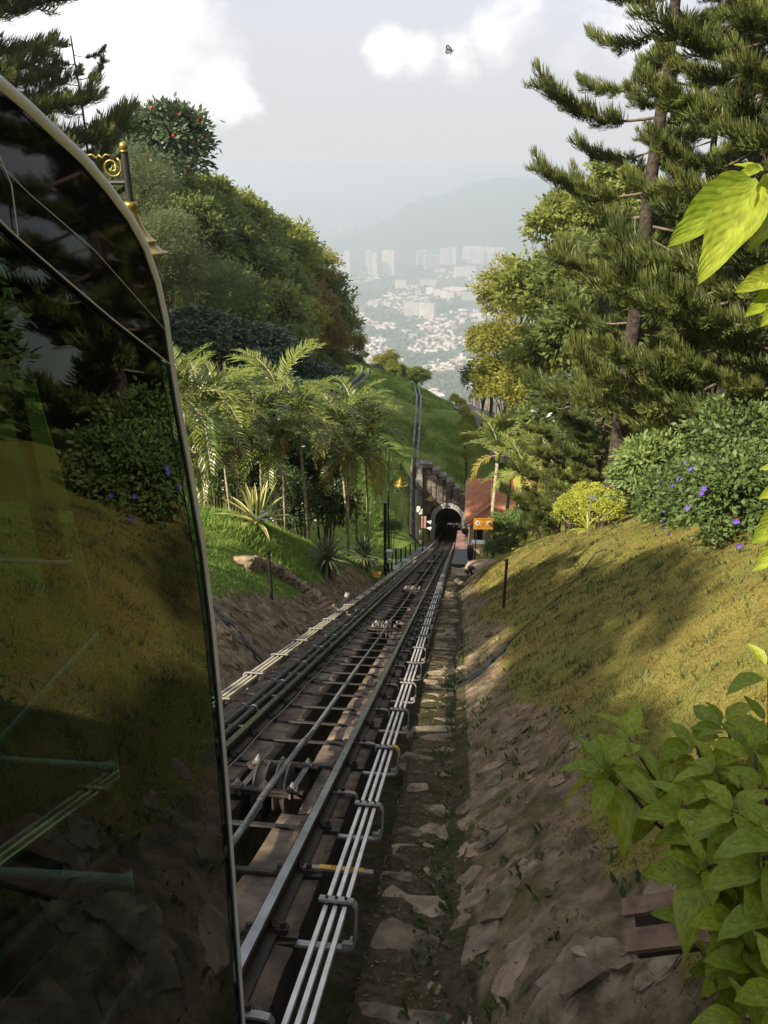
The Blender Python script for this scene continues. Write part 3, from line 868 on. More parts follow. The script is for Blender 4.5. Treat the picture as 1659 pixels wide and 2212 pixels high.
# ------------------------------------------------------------------ stones: gutter steps, rock pitching
def stone_mesh(i, flat=.5, rough=.22, name='stone', m='rock'):
    r = random.Random(i); nlat, nlon = 7, 12; vs = []; fs = []
    off = Vector((i * 3.1, i * 1.7, 0))
    for a in range(nlat + 1):
        th = math.pi * a / nlat
        for b in range(nlon):
            ph = 2 * math.pi * b / nlon
            p = Vector((math.sin(th) * math.cos(ph), math.sin(th) * math.sin(ph), math.cos(th)))
            # squared-off block, then broken up
            p = Vector([math.copysign(abs(c) ** .55, c) for c in p])
            k = 1 + rough * noise.noise(p * 1.6 + off) + rough * .7 * noise.noise(p * 3.4 + off) + rough * .4 * noise.noise(p * 8 + off)
            vs.append((p.x * k * .5, p.y * k * .5, p.z * k * .5 * flat))
    for a in range(nlat):
        for b in range(nlon):
            fs.append((a * nlon + b, (a + 1) * nlon + b, (a + 1) * nlon + (b + 1) % nlon, a * nlon + (b + 1) % nlon))
    me = bpy.data.meshes.new(name); me.from_pydata(vs, [], fs); me.materials.append(M[m]); me.update()
    return me
step_m = [stone_mesh(i, .55, .30, 'step_stone', 'gutter') for i in range(6)]
steps = empty('stone_steps', T(0, -.25, -.3), 'mossy rough stone steps in the gutter between the right conductor rails and the slope', 'stone steps')
s = 2.6; k = 0
while s < 37:
    nst = rnd.choice((1, 2, 2))
    x = -.46
    for q in range(nst):
        w = (.42 / nst) * rnd.uniform(.85, 1.1)
        o = ob('step_stone', rnd.choice(step_m), None, T(s + rnd.uniform(-.05, .05), x + w / 2, -.36 + rnd.uniform(-.015, .02)), (-ang(5) * .35 + rnd.uniform(-.1, .1), rnd.uniform(-.12, .12), rnd.uniform(-.35, .35)), (w * rnd.uniform(1.0, 1.45), rnd.uniform(.22, .38), rnd.uniform(.16, .24)))
        child(o, steps); x += w
    s += rnd.uniform(.30, .52)
rock_m = [stone_mesh(20 + i, .5, .3, 'embedded_stone', 'rock') for i in range(8)]
pitch = {1: empty('rock_pitching', (.3, 4, near_z(.3, 4)), 'grey brown stones set in the foot of the right slope along the gutter', 'stone facing'), -1: empty('rock_pitching', (-3, 12, near_z(-3, 12)), 'dark stones set in the foot of the left bank beside the train', 'stone facing')}
def bank_stones(n, ylo, yhi, side, seed, smin, smax):
    r = random.Random(seed); got = 0; tries = 0
    while got < n and tries < n * 40:
        tries += 1
        Y = ylo + (yhi - ylo) * r.random() ** 1.4
        x = toeR(Y) + r.random() * 1.1 if side > 0 else toeL(Y) - r.random() * 1.5
        X = x + dx(Y)
        if r.random() > rockness(X, Y): continue
        e = .05
        z = near_z(X, Y)
        gx = (near_z(X + .15, Y) - near_z(X - .15, Y)) / .3; gy = (near_z(X, Y + .15) - near_z(X, Y - .15)) / .3
        nrm = Vector((-gx, -gy, 1)).normalized()
        q = nrm.to_track_quat('Z', 'Y') 
        rot = (q.to_matrix() @ Matrix.Rotation(r.uniform(0, 6.28), 3, 'Z')).to_euler()
        sz = r.uniform(smin, smax)
        o = ob('embedded_stone', r.choice(rock_m), None, Vector((X, Y, z)) - nrm * sz * .125, rot, (sz * r.uniform(.8, 1.5), sz * r.uniform(.6, 1), sz * .70)); child(o, pitch[side])
        got += 1
bank_stones(150, .6, 16, 1, 5, .08, .26)
bank_stones(16, .3, 3.4, 1, 15, .22, .46)
bank_stones(250, 7, 22, -1, 6, .16, .42)

# ------------------------------------------------------------------ tunnel portal
PY = 73.75
def pp(u, v): return ptY(u, v, PY)
portal = empty('tunnel_portal', (-1.2, PY, zr(PY)), 'dark stepped stone tunnel portal with a pale grey arch under the grassy hill', 'tunnel portal')
aL, aR = pp(939.2, 1130).x, pp(995.7, 1130).x
oL, oR = pp(929.4, 1130).x, pp(1004.4, 1130).x
zc_in, zc_out, zb = pp(967, 1096).z, pp(967, 1086.5).z, pp(935, 1163).z
acx = (aL + aR) / 2; ri = (aR - aL) / 2; ro = (oR - oL) / 2
zs = zc_in - ri                       # springing line
z_floor = zr(PY) - .6
TH = .9                               # wall thickness
# arch stones
def arch_stone(p0, p1, p2, p3, y0, y1):
    mb = MB(); mb.hexa([Vector((p0[0], y0, p0[1])), Vector((p1[0], y0, p1[1])), Vector((p1[0], y1, p1[1])), Vector((p0[0], y1, p0[1])),
                        Vector((p3[0], y0, p3[1])), Vector((p2[0], y0, p2[1])), Vector((p2[0], y1, p2[1])), Vector((p3[0], y1, p3[1]))])
    return child(mb.build('arch_stone', [M['granite']]), portal)
nv = 15; g = .012
zso = zc_out - ro
for i in range(nv):
    a0 = math.pi * (1 - i / nv) - g; a1 = math.pi * (1 - (i + 1) / nv) + g
    key = i == nv // 2
    r2 = ro + (.07 if key else 0)
    f = lambda r, a, z: (acx + r * math.cos(a), z + r * math.sin(a))
    arch_stone(f(ri, a0, zs), f(ri, a1, zs), f(r2, a1, zso), f(r2, a0, zso), PY - .16 - (.03 if key else 0), PY + .3)
nj = 8; hj = (zs - z_floor - .25) / nj
for i in range(nj):
    z0 = z_floor + .25 + i * hj + .012; z1 = z0 + hj - .024
    arch_stone((oL, z0), (aL, z0), (aL, z1), (oL, z1), PY - .16, PY + .3)
    arch_stone((aR, z0), (oR, z0), (oR, z1), (aR, z1), PY - .16, PY + .3)
for (x0, x1) in ((oL - .05, aL), (aR, oR + .05)):
    mb = MB(); mb.box(((x0 + x1) / 2, PY + .05, z_floor + .11), (x1 - x0, .55, .26)); child(mb.build('arch_foot', [M['cap']]), portal)
mb = MB(); mb.box((acx, PY - .205, zc_in + .22), (.34, .03, .12)); child(mb.build('date_plate', [M['black']]), portal)
# stepped face: (left u, right u, top v)
ST = [(905.2, 933.4, 1000), (933.4, 948.3, 1013), (948.3, 963.8, 1026), (963.8, 979, 1038.8), (979, 994, 1051.6), (994, 1009, 1065.5), (1009, 1024, 1080)]
back = MB()
steps_x = []
for (u0, u1, v) in ST:
    x0, x1, z1 = pp(u0, v).x, pp(u1, v).x, pp(u0, v).z
    steps_x.append((x0, x1, z1))
# backing wall with the arch opening cut: columns of quads from the arch edge (or floor) up to the step top
xs = sorted(set([a for a, b, z in steps_x] + [steps_x[-1][1]] + [acx + ro * math.cos(w) for w in np.linspace(0, math.pi, 25)]))
def top_at(x):
    for a, b, z in steps_x:
        if a - 1e-6 <= x < b: return z
    return steps_x[-1][2]
for a, b in zip(xs, xs[1:]):
    m_ = (a + b) / 2; zt = top_at(m_) - .16
    def lo(x):
        d = abs(x - acx)
        return z_floor if d >= ro - 1e-4 else zso + math.sqrt(max(0, ro * ro - d * d)) - .05
    if abs(m_ - acx) >= ro: l0 = l1 = z_floor - 1
    else: l0, l1 = lo(a), lo(b)
    back.hexa([Vector((a, PY, l0)), Vector((b, PY, l1)), Vector((b, PY + TH, l1)), Vector((a, PY + TH, l0)), Vector((a, PY, zt)), Vector((b, PY, zt)), Vector((b, PY + TH, zt)), Vector((a, PY + TH, zt))])
child(back.build('wall', [M['mortar']]), portal)
for i, (x0, x1, z1) in enumerate(steps_x):
    mb = MB(); mb.box(((x0 + x1) / 2, PY + .38, z1 - .08), (x1 - x0 + .02, TH + .26, .17)); mb.box(((x0 + x1) / 2 + .03, PY + .38, z1 - .30), (x1 - x0 - .12, TH + .14, .26))
    child(mb.build('cap_stone', [M['cap']]), portal)
    if i:      # projecting pier under every step
        mb = MB(); w = (x1 - x0) * .62; zl = max(zso + math.sqrt(max(0, ro * ro - min(ro, abs(x0 + w / 2 - acx)) ** 2)) + .16, z1 - 3.2)
        mb.box((x0 + w / 2, PY - .075, (z1 - .45 + zl) / 2), (w, .15, max(.2, z1 - .45 - zl)))
        child(mb.build('pier', [M['wallstone']]), portal)
# coursed stones of the face, joints recessed
sm = [MB().box((0, 0, 0), (1, 1, 1)).mesh('wall_stone', [M['wallstone']])]
for i in range(5):
    r = random.Random(40 + i); vs = []
    for z in (-.5, .5):
        for y in (-.5, .5):
            for x in (-.5, .5): vs.append((x + r.uniform(-.05, .05), y + (r.uniform(-.12, .12) if y < 0 else 0), z + r.uniform(-.06, .06)))
    me = bpy.data.meshes.new('wall_stone'); me.from_pydata(vs, [], [(0, 2, 3, 1), (4, 5, 7, 6), (0, 1, 5, 4), (2, 6, 7, 3), (0, 4, 6, 2), (1, 3, 7, 5)]); me.materials.append(M['wallstone']); sm.append(me)
rows = 24; cnt = 0; ch_ = .31
zrow = steps_x[0][2] - .5
r = random.Random(3)
while zrow > z_floor + .1 and cnt < 296:
    x = steps_x[0][0] + .45 + r.uniform(0, .15)
    while x < steps_x[-1][1] - .1:
        w = r.uniform(.30, .56)
        c = x + w / 2
        d = math.hypot(c - acx, zrow - zso) if zrow > zso else abs(c - acx)
        if zrow < top_at(c) - .45 and d > ro + .18 and abs(c - acx) < 3.6 and cnt < 296:
            o = ob('wall_stone', r.choice(sm[1:]), None, (c, PY - .0, zrow), None, (w - .035, .07 + r.uniform(0, .05), ch_ - .035)); child(o, portal); cnt += 1
        x += w
    zrow -= ch_
# pale rendered left end pier and its foot
x0 = steps_x[0][0]
mb = MB(); mb.box((x0 + .13, PY - .22, (steps_x[0][2] + z_floor) / 2 - .2), (.56, .5, steps_x[0][2] - z_floor)); child(mb.build('end_pier', [M['pale_render']]), portal)
# tunnel lining, sweeping with the track
mb = MB(); prof = []
for w in np.linspace(math.pi, 0, 17): prof.append((acx + .41 * 0 + ri * math.cos(w), ri * math.sin(w)))
Yt = [PY + .1, 80, 87, 94, 101, 108, 115, 122, 129, 136.4]
ringn = None; vs = []; fs = []
for Y in Yt:
    sh = dx(Y) - dx(PY); z0 = zr(Y) + (zs - zr(PY))
    ring = [(acx - ri + sh, Y, zr(Y) - .7)] + [(a + sh, Y, z0 + b) for a, b in prof] + [(acx + ri + sh, Y, zr(Y) - .7)]
    ringn = len(ring); vs += ring
for i in range(len(Yt) - 1):
    for j in range(ringn): 
        a, b = i * ringn + j, i * ringn + (j + 1) % ringn
        fs.append((a, b, b + ringn, a + ringn))
mb._add(vs, fs); child(mb.build('tunnel_lining', [M['concrete']], smooth=True), portal)
# string of white cable clamps along the left tunnel wall
mb = MB()
for i in range(26):
    Y = PY + .6 + i * 1.15; mb.box((acx - ri + .05 + dx(Y) - dx(PY), Y, zr(Y) + 1.55 + .1 * math.sin(i)), (.06, .8 if i < 2 else .5, .07))
child(mb.build('cable_clips', [M['white']], kind='stuff'), portal)
# stone-edged drain running up the hill from the left of the portal, and a curved one to the trees
def drain(pts, w, label, name='stone_drain', n=60):
    P = [Vector(p) for p in pts]; out_ = []
    for i in range(len(P) - 1):
        for k in range(8): out_.append(P[i].lerp(P[i + 1], k / 8))
    out_.append(P[-1])
    root = empty(name, out_[0], label, 'drain')
    bed = MB(); lft = MB(); rgt = MB()
    for mb_, a, b, h0, h1 in ((bed, -w, w, -.3, .06), (lft, -w - .22, -w, -.3, .26), (rgt, w, w + .22, -.3, .26)):
        vs = []; fs = []
        for i, p in enumerate(out_):
            t = (out_[min(i + 1, len(out_) - 1)] - out_[max(i - 1, 0)]); t.z = 0; t.normalize(); q = Vector((t.y, -t.x, 0))
            j = .05 * noise.noise(p * 1.3)
            for e, h in ((a, h0), (a, h1), (b, h1), (b, h0)):
                X, Y = p.x + q.x * e, p.y + q.y * e
                vs.append((X, Y, gz(X, Y) + h + j))
        for i in range(len(out_) - 1):
            for jn in range(4): 
                A, B = i * 4 + jn, i * 4 + (jn + 1) % 4; fs.append((A, A + 4, B + 4, B))
        mb_._add(vs, fs)
    child(bed.build('drain_bed', [M['mortar']]), root)
    child(lft.build('drain_kerb', [M['cap']]), root); child(rgt.build('drain_kerb', [M['cap']]), root)
    return root
def hp(u, v, Y0=74, Y1=112):
    """point of the hill sheet seen at (u, v)"""
    r_ = ray(u, v); prev = None
    for i in range(400):
        Y = Y0 + (Y1 - Y0) * i / 399; p = r_ * (Y / r_.y)
        if p.z < gz(p.x, Y): return p
    return p
drain([hp(893, 1165, 55, 112), hp(893, 1080, 60, 112), hp(897, 980), hp(903, 900), hp(905, 860), hp(899, 838)], .16, 'narrow stone edged drain running straight up the hill left of the portal')
drain([hp(700, 880, 60, 112), hp(735, 850, 62, 112), hp(770, 828), hp(787, 812), hp(789, 797)], .3, 'curving pale concrete drain between the grassy hill and the forest')

# ------------------------------------------------------------------ station house and platform
Ze = -26.6
st = empty('station_house', (2.7, 63, zr(63)), 'small cream station house with an orange terracotta hipped roof, right of the tunnel', 'house')
E = [Vector((.55, 58.5, Ze)), Vector((4.9, 59.2, Ze)), Vector((5.0, 69.6, Ze)), Vector((.66, 69.0, Ze))]
Rg = [Vector((2.75, 61.3, Ze + .78)), Vector((2.85, 66.8, Ze + .78))]
def slope_tiles(a, b, c, d, parent, nrow, ncol):
    """pan tiles over the quad a-b (eave) d-c (ridge): rounded rolls running up the slope, stepped per course"""
    vs = []; fs = []
    n = (b - a).cross(d - a).normalized()
    if n.z < 0: n = -n
    U = ncol * 4
    for r_ in range(nrow):
        for half in (0, 1):
            t = (r_ + half) / nrow
            for i in range(U + 1):
                u = i / U
                p = a.lerp(b, u).lerp(d.lerp(c, u), t)
                ht = .035 * (1 + math.sin(u * ncol * 2 * math.pi)) + (.05 if not half else .0) + .02
                vs.append(p + n * ht)
    for r_ in range(nrow):
        for i in range(U):
            k = r_ * 2 * (U + 1) + i
            fs.append((k, k + 1, k + U + 2, k + U + 1))
            if r_ < nrow - 1:
                k2 = k + U + 1; fs.append((k2, k2 + 1, k2 + U + 2, k2 + U + 1))
    mb_ = MB(); mb_._add(vs, fs)
    return child(mb_.build('roof_tiles', [M['tile']], smooth=False, kind='stuff'), parent)
slope_tiles(E[3], E[0], Rg[0], Rg[1], st, 16, 34)
slope_tiles(E[0], E[1], Rg[0] + Vector((.02, 0, 0)), Rg[0], st, 14, 15)
slope_tiles(E[1], E[2], Rg[1], Rg[0], st, 16, 34)
slope_tiles(E[2], E[3], Rg[1], Rg[1] + Vector((.02, 0, 0)), st, 14, 15)
for a, b in ((E[0], Rg[0]), (E[1], Rg[0]), (E[2], Rg[1]), (E[3], Rg[1]), (Rg[0], Rg[1])):
    nk = max(5, int((b - a).length / .33))
    mb = MB()
    for k in range(nk):
        p, q = a.lerp(b, k / nk), a.lerp(b, (k + 1.12) / nk)
        up_ = Vector((0, 0, .09)); mb.tube([p + up_, q + up_ + Vector((0, 0, .03))], [.12, .095], 8)
    child(mb.build('hip_tiles', [M['tile']], smooth=True), st)
mb = MB()
mb.tube([E[3] + Vector((-.06, 0, -.06)), E[0] + Vector((-.06, -.06, -.06)), E[1] + Vector((0, -.06, -.06))], .06, 8); child(mb.build('gutter_pipe', [M['galv']]), st)
mb = MB(); mb.tube([E[0] + Vector((.02, .0, -.1)), E[0] + Vector((.28, .3, -.5)), E[0] + Vector((.28, .32, -4))], .045, 8); child(mb.build('downpipe', [M['galv']]), st)
WX0, WX1, WY0, WY1 = .95, 4.6, 58.95, 69.2
zb0 = zr(59) - 1.2
# front wall built round its window and door openings
fz = Ze - .02
def wallbox(x0, x1, z0, z1, y0=WY0, y1=WY0 + .2, nm='wall'):
    mb_ = MB(); mb_.box(((x0 + x1) / 2, (y0 + y1) / 2, (z0 + z1) / 2), (x1 - x0, y1 - y0, z1 - z0)); return child(mb_.build(nm, [M['plaster']]), st)
wallbox(WX0, 1.35, zb0, fz); wallbox(1.35, 2.05, zb0, Ze - 1.55); wallbox(1.35, 2.05, Ze - .42, fz); wallbox(2.05, 2.45, zb0, fz); wallbox(2.45, 3.3, zb0, Ze - 1.55); wallbox(2.45, 3.3, Ze - .42, fz); wallbox(3.3, WX1, zb0, fz)
for x0, x1 in ((1.35, 2.05), (2.45, 3.3)):
    mb = MB(); z0, z1 = Ze - 1.55, Ze - .42
    for bx in (((x0 + x1) / 2, z0 + .03, x1 - x0, .06), ((x0 + x1) / 2, z1 - .03, x1 - x0, .06), (x0 + .03, (z0 + z1) / 2, .06, z1 - z0 - .12), (x1 - .03, (z0 + z1) / 2, .06, z1 - z0 - .12), ((x0 + x1) / 2, (z0 + z1) / 2, .05, z1 - z0 - .12)):
        mb.box((bx[0], WY0 + .08, bx[1]), (bx[2], .07, bx[3]))
    wf = child(mb.build('window_frame', [M['rust']]), st)
    mb = MB(); mb.box(((x0 + x1) / 2, WY0 + .1, (z0 + z1) / 2), (x1 - x0 - .1, .01, z1 - z0 - .1)); pn = mb.build('pane', [M['black_gloss']]); pn.parent = wf; pn.matrix_parent_inverse = Matrix.Translation(-Vector(st.location))
mb = MB(); mb.box(((WX0 + .1), (WY0 + .2 + WY1) / 2, (Ze + zr(70)) / 2 - .6), (.2, WY1 - WY0 - .2, Ze - zr(70) + 1.2)); child(mb.build('wall', [M['plaster']]), st)
mb = MB(); mb.box(((WX1 - .1), (WY0 + .2 + WY1) / 2, (Ze + zr(70)) / 2 - .6), (.2, WY1 - WY0 - .2, Ze - zr(70) + 1.2)); child(mb.build('wall', [M['plaster']]), st)
mb = MB(); mb.box(((WX0 + WX1) / 2, WY1 + .1, (Ze + zr(70)) / 2 - .6), (WX1 - WX0, .2, Ze - zr(70) + 1.2)); child(mb.build('wall', [M['plaster']]), st)
# platform
def ramp(name, Y0, Y1, x0, x1, h0, h1, th, mats, n=8, **kw):
    mb_ = MB()
    for i in range(n):
        a, b = Y0 + (Y1 - Y0) * i / n, Y0 + (Y1 - Y0) * (i + 1) / n
        ha, hb = h0 + (h1 - h0) * i / n, h0 + (h1 - h0) * (i + 1) / n
        P = [(x0, a, ha), (x1, a, ha), (x1, b, hb), (x0, b, hb)]
        mb_.hexa([Vector((x + dx(y), y, zr(y) + h - th)) for x, y, h in P] + [Vector((x + dx(y), y, zr(y) + h - (.012 if i else 0))) for x, y, h in P])
    return mb_.build(name, mats, **kw)
plat = ramp('platform', 36.3, 56.2, -.36, .62, .06, .10, 1.0, [M['deck']], 14)
tag(plat, 'flat dark grey green platform strip right of the rails before the station house', 'platform')
pk = ramp('platform_ramp', 56.3, 72.5, -.42, .42, .12, 1.3, 1.5, [M['pink']], 6); tag(pk, 'pink tiled platform deck rising beside the rails at the tunnel mouth', 'platform')
sr = ramp('platform_step', 56.3, 66, .43, .60, .16, .8, 1.2, [M['concrete']], 6); tag(sr, 'grey strip between the pink deck and the station house', 'kerb')
lp = ramp('walkway', 33, 70, -3.42, -2.86, -.02, -.02, .7, [M['deck']], 14); tag(lp, 'narrow grey walkway strip along the left of the rails below the palms', 'walkway')
# round convex mirror back on a post by the station
mb = MB(); c0 = ptY(1005, 1147, 57.6)
mir = empty('round_board', (c0.x, c0.y, zr(57)), 'dull oval board on a grey post at the near corner of the station house', 'board')
mb.tube([(c0.x, c0.y, zr(57)), (c0.x, c0.y, c0.z + .3)], .03, 8); child(mb.build('post', [M['galv']]), mir)
mb = MB(); mb.lathe([(.0001, -.03), (.28, -.02), (.30, 0), (.28, .02), (.0001, .03)], 20); o = mb.build('disc', [M['rust']], smooth=True, loc=(c0.x, c0.y - .06, c0.z), rot=(R(90), 0, 0)); child(o, mir)
# hanging plant pot / trunk-like dark bollard and small table by the platform
a = ptY(1013, 1215, 42.5)
mb = MB(); mb.lathe([(.0001, 0), (.11, 0), (.13, .3), (.2, 1.0), (.21, 1.35), (.16, 1.36), (.0001, 1.3)], 14)
tag(mb.build('planter', [M['rust']], loc=(a.x + .05, a.y, gz(a.x, a.y) - .1), smooth=True), 'tall dark tapered planter at the right edge of the platform', 'planter')
b = ptY(1033, 1171, 50.5)
tb = empty('table', (b.x, b.y, gz(b.x, b.y)), 'small table with a white top behind the dark hedge', 'table')
mb = MB(); mb.box((b.x, b.y, b.z), (.95, .6, .05)); child(mb.build('tabletop', [M['white']]), tb)
for q, w in ((-.4, -.25), (.4, -.25), (-.4, .25), (.4, .25)):
    mb = MB(); zf = gz(b.x, b.y) - .2; mb.box((b.x + q, b.y + w, (b.z - .03 + zf) / 2), (.05, .05, b.z - .03 - zf)); child(mb.build('leg', [M['galv']]), tb)

# ------------------------------------------------------------------ warning sign
SD = 41.0
def sp(u, v, back=0): 
    return pt(u, v, SD + back)
c = sp(1044.5, 1131.5); w_, h_ = 1.06, .64
fwdh = Vector((fw.x, fw.y, 0)).normalized()
sgn = empty('warning_sign', (c.x, c.y, gz(c.x, c.y)), 'orange rectangular warning sign with two white round symbols on two black posts above the hedge', 'sign')
SM = Matrix(((rt.x, fwdh.x, 0), (rt.y, fwdh.y, 0), (0, 0, 1)))
def loc(x, y, z): return c + SM @ Vector((x, y, z))
def sbox(name, x, y, z, sx_, sy_, sz_, m, parent=sgn):
    mb_ = MB(); mb_.box((0, 0, 0), (sx_, sy_, sz_)); o = mb_.build(name, [m]); o.location = loc(x, y, z); o.rotation_euler = (0, 0, YAW); return child(o, parent)
brd = sbox('board', 0, 0, 0, w_, .03, h_, M['sign'])
for x in (-.36, .30):
    mb = MB(); p = loc(x, .05, 0); mb.tube([(p.x, p.y, gz(p.x, p.y) - .3), (p.x, p.y, c.z + .2)], .032, 8); child(mb.build('post', [M['black']]), sgn)
for k, x in enumerate((-.32, .31)):
    mb = MB(); mb.lathe([(.0001, 0), (.125, 0), (.125, .012), (.0001, .012)], 24); o = mb.build('symbol_disc', [M['white']]); o.location = loc(x, -.016, .06); o.rotation_euler = (R(90), 0, YAW); child(o, sgn)
    # running figure struck through on the left disc, figure over a rail on the right one
    mb = MB()
    if k == 0:
        mb.tube([loc(x + .06, -.034, .11), loc(x + .0, -.034, .06), loc(x - .05, -.034, .0)], .012, 5); mb.tube([loc(x, -.034, .06), loc(x + .05, -.034, .0)], .011, 5); mb.tube([loc(x + .03, -.034, .09), loc(x - .05, -.034, .07)], .010, 5); mb.ball(loc(x + .075, -.034, .125), .02, 8)
        mb.tube([loc(x - .09, -.036, .15), loc(x + .09, -.036, -.03)], .009, 5)
    else:
        mb.tube([loc(x - .09, -.034, .0), loc(x, -.034, .03), loc(x + .09, -.034, .02)], .012, 5); mb.tube([loc(x - .07, -.034, .06), loc(x + .02, -.034, .09), loc(x + .08, -.034, .05)], .014, 5); mb.ball(loc(x + .05, -.034, .115), .022, 8); mb.tube([loc(x - .08, -.034, -.03), loc(x + .08, -.034, -.02)], .008, 5)
    child(mb.build('symbol', [M['black']]), sgn)
mb = MB(); a_, b_, c_ = loc(-.085, -.018, -.03), loc(.085, -.018, -.03), loc(0, -.018, .11)
mb.tube([a_, b_, c_, a_], .008, 5); mb.tube([loc(0, -.018, .065), loc(0, -.018, .02)], .008, 5); mb.ball(loc(0, -.018, 0), .009, 6)
child(mb.build('warning_triangle', [M['sign_dark']]), sgn)
def text(body, x, z, size, m, parent, y=-.018, ext=.002):
    cu = bpy.data.curves.new('lettering', 'FONT'); cu.body = body; cu.size = size; cu.align_x = 'CENTER'; cu.align_y = 'CENTER'; cu.extrude = ext
    t_ = bpy.data.objects.new('lettering_tmp', cu); col.objects.link(t_)
    dg = bpy.context.evaluated_depsgraph_get(); me = bpy.data.meshes.new_from_object(t_.evaluated_get(dg)); bpy.data.objects.remove(t_)
    me.materials.clear(); me.materials.append(m)
    o = ob('lettering', me); o.location = loc(x, y, z); o.rotation_euler = (R(90), 0, YAW); return child(o, parent)
text('DILARANG MELINTAS LANDASAN', 0, .265, .052, M['sign_dark'], sgn)
text('AWAS', 0, .205, .05, M['sign_dark'], sgn)
text('DANGER', 0, -.085, .045, M['sign_dark'], sgn)
text('DO NOT CROSS THE TRACK', -.02, -.16, .05, M['sign_dark'], sgn)
text('KERETAPI MELINTAS SETIAP MASA', 0, -.235, .045, M['sign_dark'], sgn)

# ------------------------------------------------------------------ lamps, posts, rails, small kit
def make_lamp(h):
    """post at the origin, arm to +X, bell hanging at x = .52; h = height of the finial"""
    root = empty('street_lamp', (0, 0, 0))
    MB().tube([(0, 0, 0), (0, 0, .6), (0, 0, .62), (0, 0, h)], [.065, .06, .042, .036], 10).ball((0, 0, h + .04), .055, 10).build('post', [M['black']], root, smooth=True)
    MB().tube([(0, 0, h - .28), (.52, 0, h - .28)], .022, 8).build('arm', [M['black']], root)
    MB().tube([(.52, 0, h - .50), (.52, 0, h)], .036, 10).build('drop_tube', [M['black']], root)
    MB().ball((.52, 0, h + .055), .045, 12).lathe([(.0001, 0), (.042, 0), (.042, .018), (.0001, .018)], 12, (.52, 0, h)).build('finial', [M['gold']], root, smooth=True)
    sc_ = MB()
    for x0, sg in ((.14, 1), (.375, -1)):
        P = []
        for k in range(26):
            w = k / 25; a = w * 2 * math.pi * 1.55; rr = .105 * (1 - w * .72)
            P.append((x0 + sg * rr * math.cos(a + 2.2), 0, h - .135 + rr * math.sin(a + 2.2)))
        sc_.tube(P, .0105, 6)
        sc_.tube([(x0 - sg * .01, 0, h - .03), (x0 + sg * .05, 0, h - .02), (x0 + sg * .09, 0, h - .055), (x0 + sg * .12, 0, h - .02)], .01, 6)
        sc_.tube([(x0 - .03, 0, h - .20), (x0 + .01, 0, h - .12), (x0 + .045, 0, h - .16), (x0 + .03, 0, h - .10)], .009, 6)
    sc_.build('scrollwork', [M['gold']], root, smooth=True)
    MB().lathe([(.048, h - .46), (.068, h - .46), (.068, h - .52), (.058, h - .53), (.070, h - .60), (.102, h - .70), (.155, h - .79), (.20, h - .835), (.215, h - .838), (.215, h - .855), (.203, h - .86), (.225, h - .90), (.272, h - .945), (.315, h - .955), (.315, h - .963), (.18, h - .95), (.05, h - .80)], 28, (.52, 0, 0)).build('bell_shade', [M['gold']], root, smooth=True)
    MB().lathe([(.07, h - .90), (.08, h - .97), (.065, h - 1.06), (.03, h - 1.10), (.0001, h - 1.105)], 16, (.52, 0, 0)).build('bulb_glass', [M['lampglass']], root, smooth=True)
    return root
def place_lamp(o, u, v, d, label, zrot):
    """(u, v) is where the finial of the drop tube is seen"""
    p = pt(u, v, d); ca, sa_ = math.cos(zrot), math.sin(zrot)
    o.rotation_euler = (0, 0, zrot)
    bx, by = p.x - .52 * ca, p.y - .52 * sa_
    return bx, by, p.z
H = [0, 0, 0]
spec = [(267, 316, 7.7, 'gold bell lamp with scrolled arm right behind the front edge of the train', .1), (866.5, 997, 31.6, 'gold bell lamp on a tall slim post beside the right palm clump', .05), (931.5, 1050, 55, 'far gold bell lamp in front of the dark tunnel portal', .0)]
for i, (u, v, d, lab, zrt) in enumerate(spec):
    p = pt(u, v, d); bx, by = p.x - .52 * math.cos(zrt), p.y - .52 * math.sin(zrt)
    zg = gz(bx, by); h = p.z - .055 - zg
    o = make_lamp(h); o.location = (bx, by, zg); o.rotation_euler = (0, 0, zrt)
    tag(o, lab, 'street lamp', 'gold bell street lamps')
# fence posts on the banks
def post(u, vb, vt, d, label, r_=.03):
    b_ = pt(u, vb, d); t_ = ptY(u, vt, b_.y)
    mb_ = MB(); hh = t_.z - b_.z
    mb_.tube([(0, 0, -.25), (0, 0, hh)], r_, 10); mb_.tube([(0, 0, hh - .03), (-.055, 0, hh - .035), (-.06, 0, hh - .01)], .012, 6)
    return tag(mb_.build('steel_post', [M['rust'] if u > 800 else M['black']], loc=(b_.x, b_.y, b_.z)), label, 'post')
def seat(u, v, dmax=60, dmin=2):
    """first point of the ground seen along (u, v)"""
    r_ = ray(u, v); d = dmin
    while d < dmax:
        p = r_ * d
        if p.z < gz(p.x, p.y): return p, d
        d += .05
    return p, d
for (u, vb, vt, lab) in ((1087.5, 1314, 1208, 'brown steel post standing alone in the right grass slope'), (587, 1296, 1189, 'thin black post standing in the left grass bank')):
    p, d = seat(u, vb); post(u, vb, vt, d, lab)
p, d = seat(832, 1243); q = ptY(829.5, 1086, p.y)
jp = empty('junction_post', p, 'thick black post with a small white junction box, left of the rails below the lamp', 'post')
mb = MB(); mb.tube([p - Vector((0, 0, .3)), Vector((p.x, p.y, q.z))], .065, 10); child(mb.build('post', [M['black']]), jp)
mb = MB(); b_ = ptY(841, 1203, p.y - .1); mb.box(b_, (.2, .16, .5)); mb.box(b_ + Vector((0, 0, .27)), (.26, .22, .04)); child(mb.build('junction_box', [M['white']]), jp)
mb = MB(); 
for dz in (.9, .45): mb.lathe([(.07, -.03), (.075, 0), (.07, .03)], 10, (p.x, p.y, p.z + dz))
child(mb.build('band', [M['galv']]), jp)
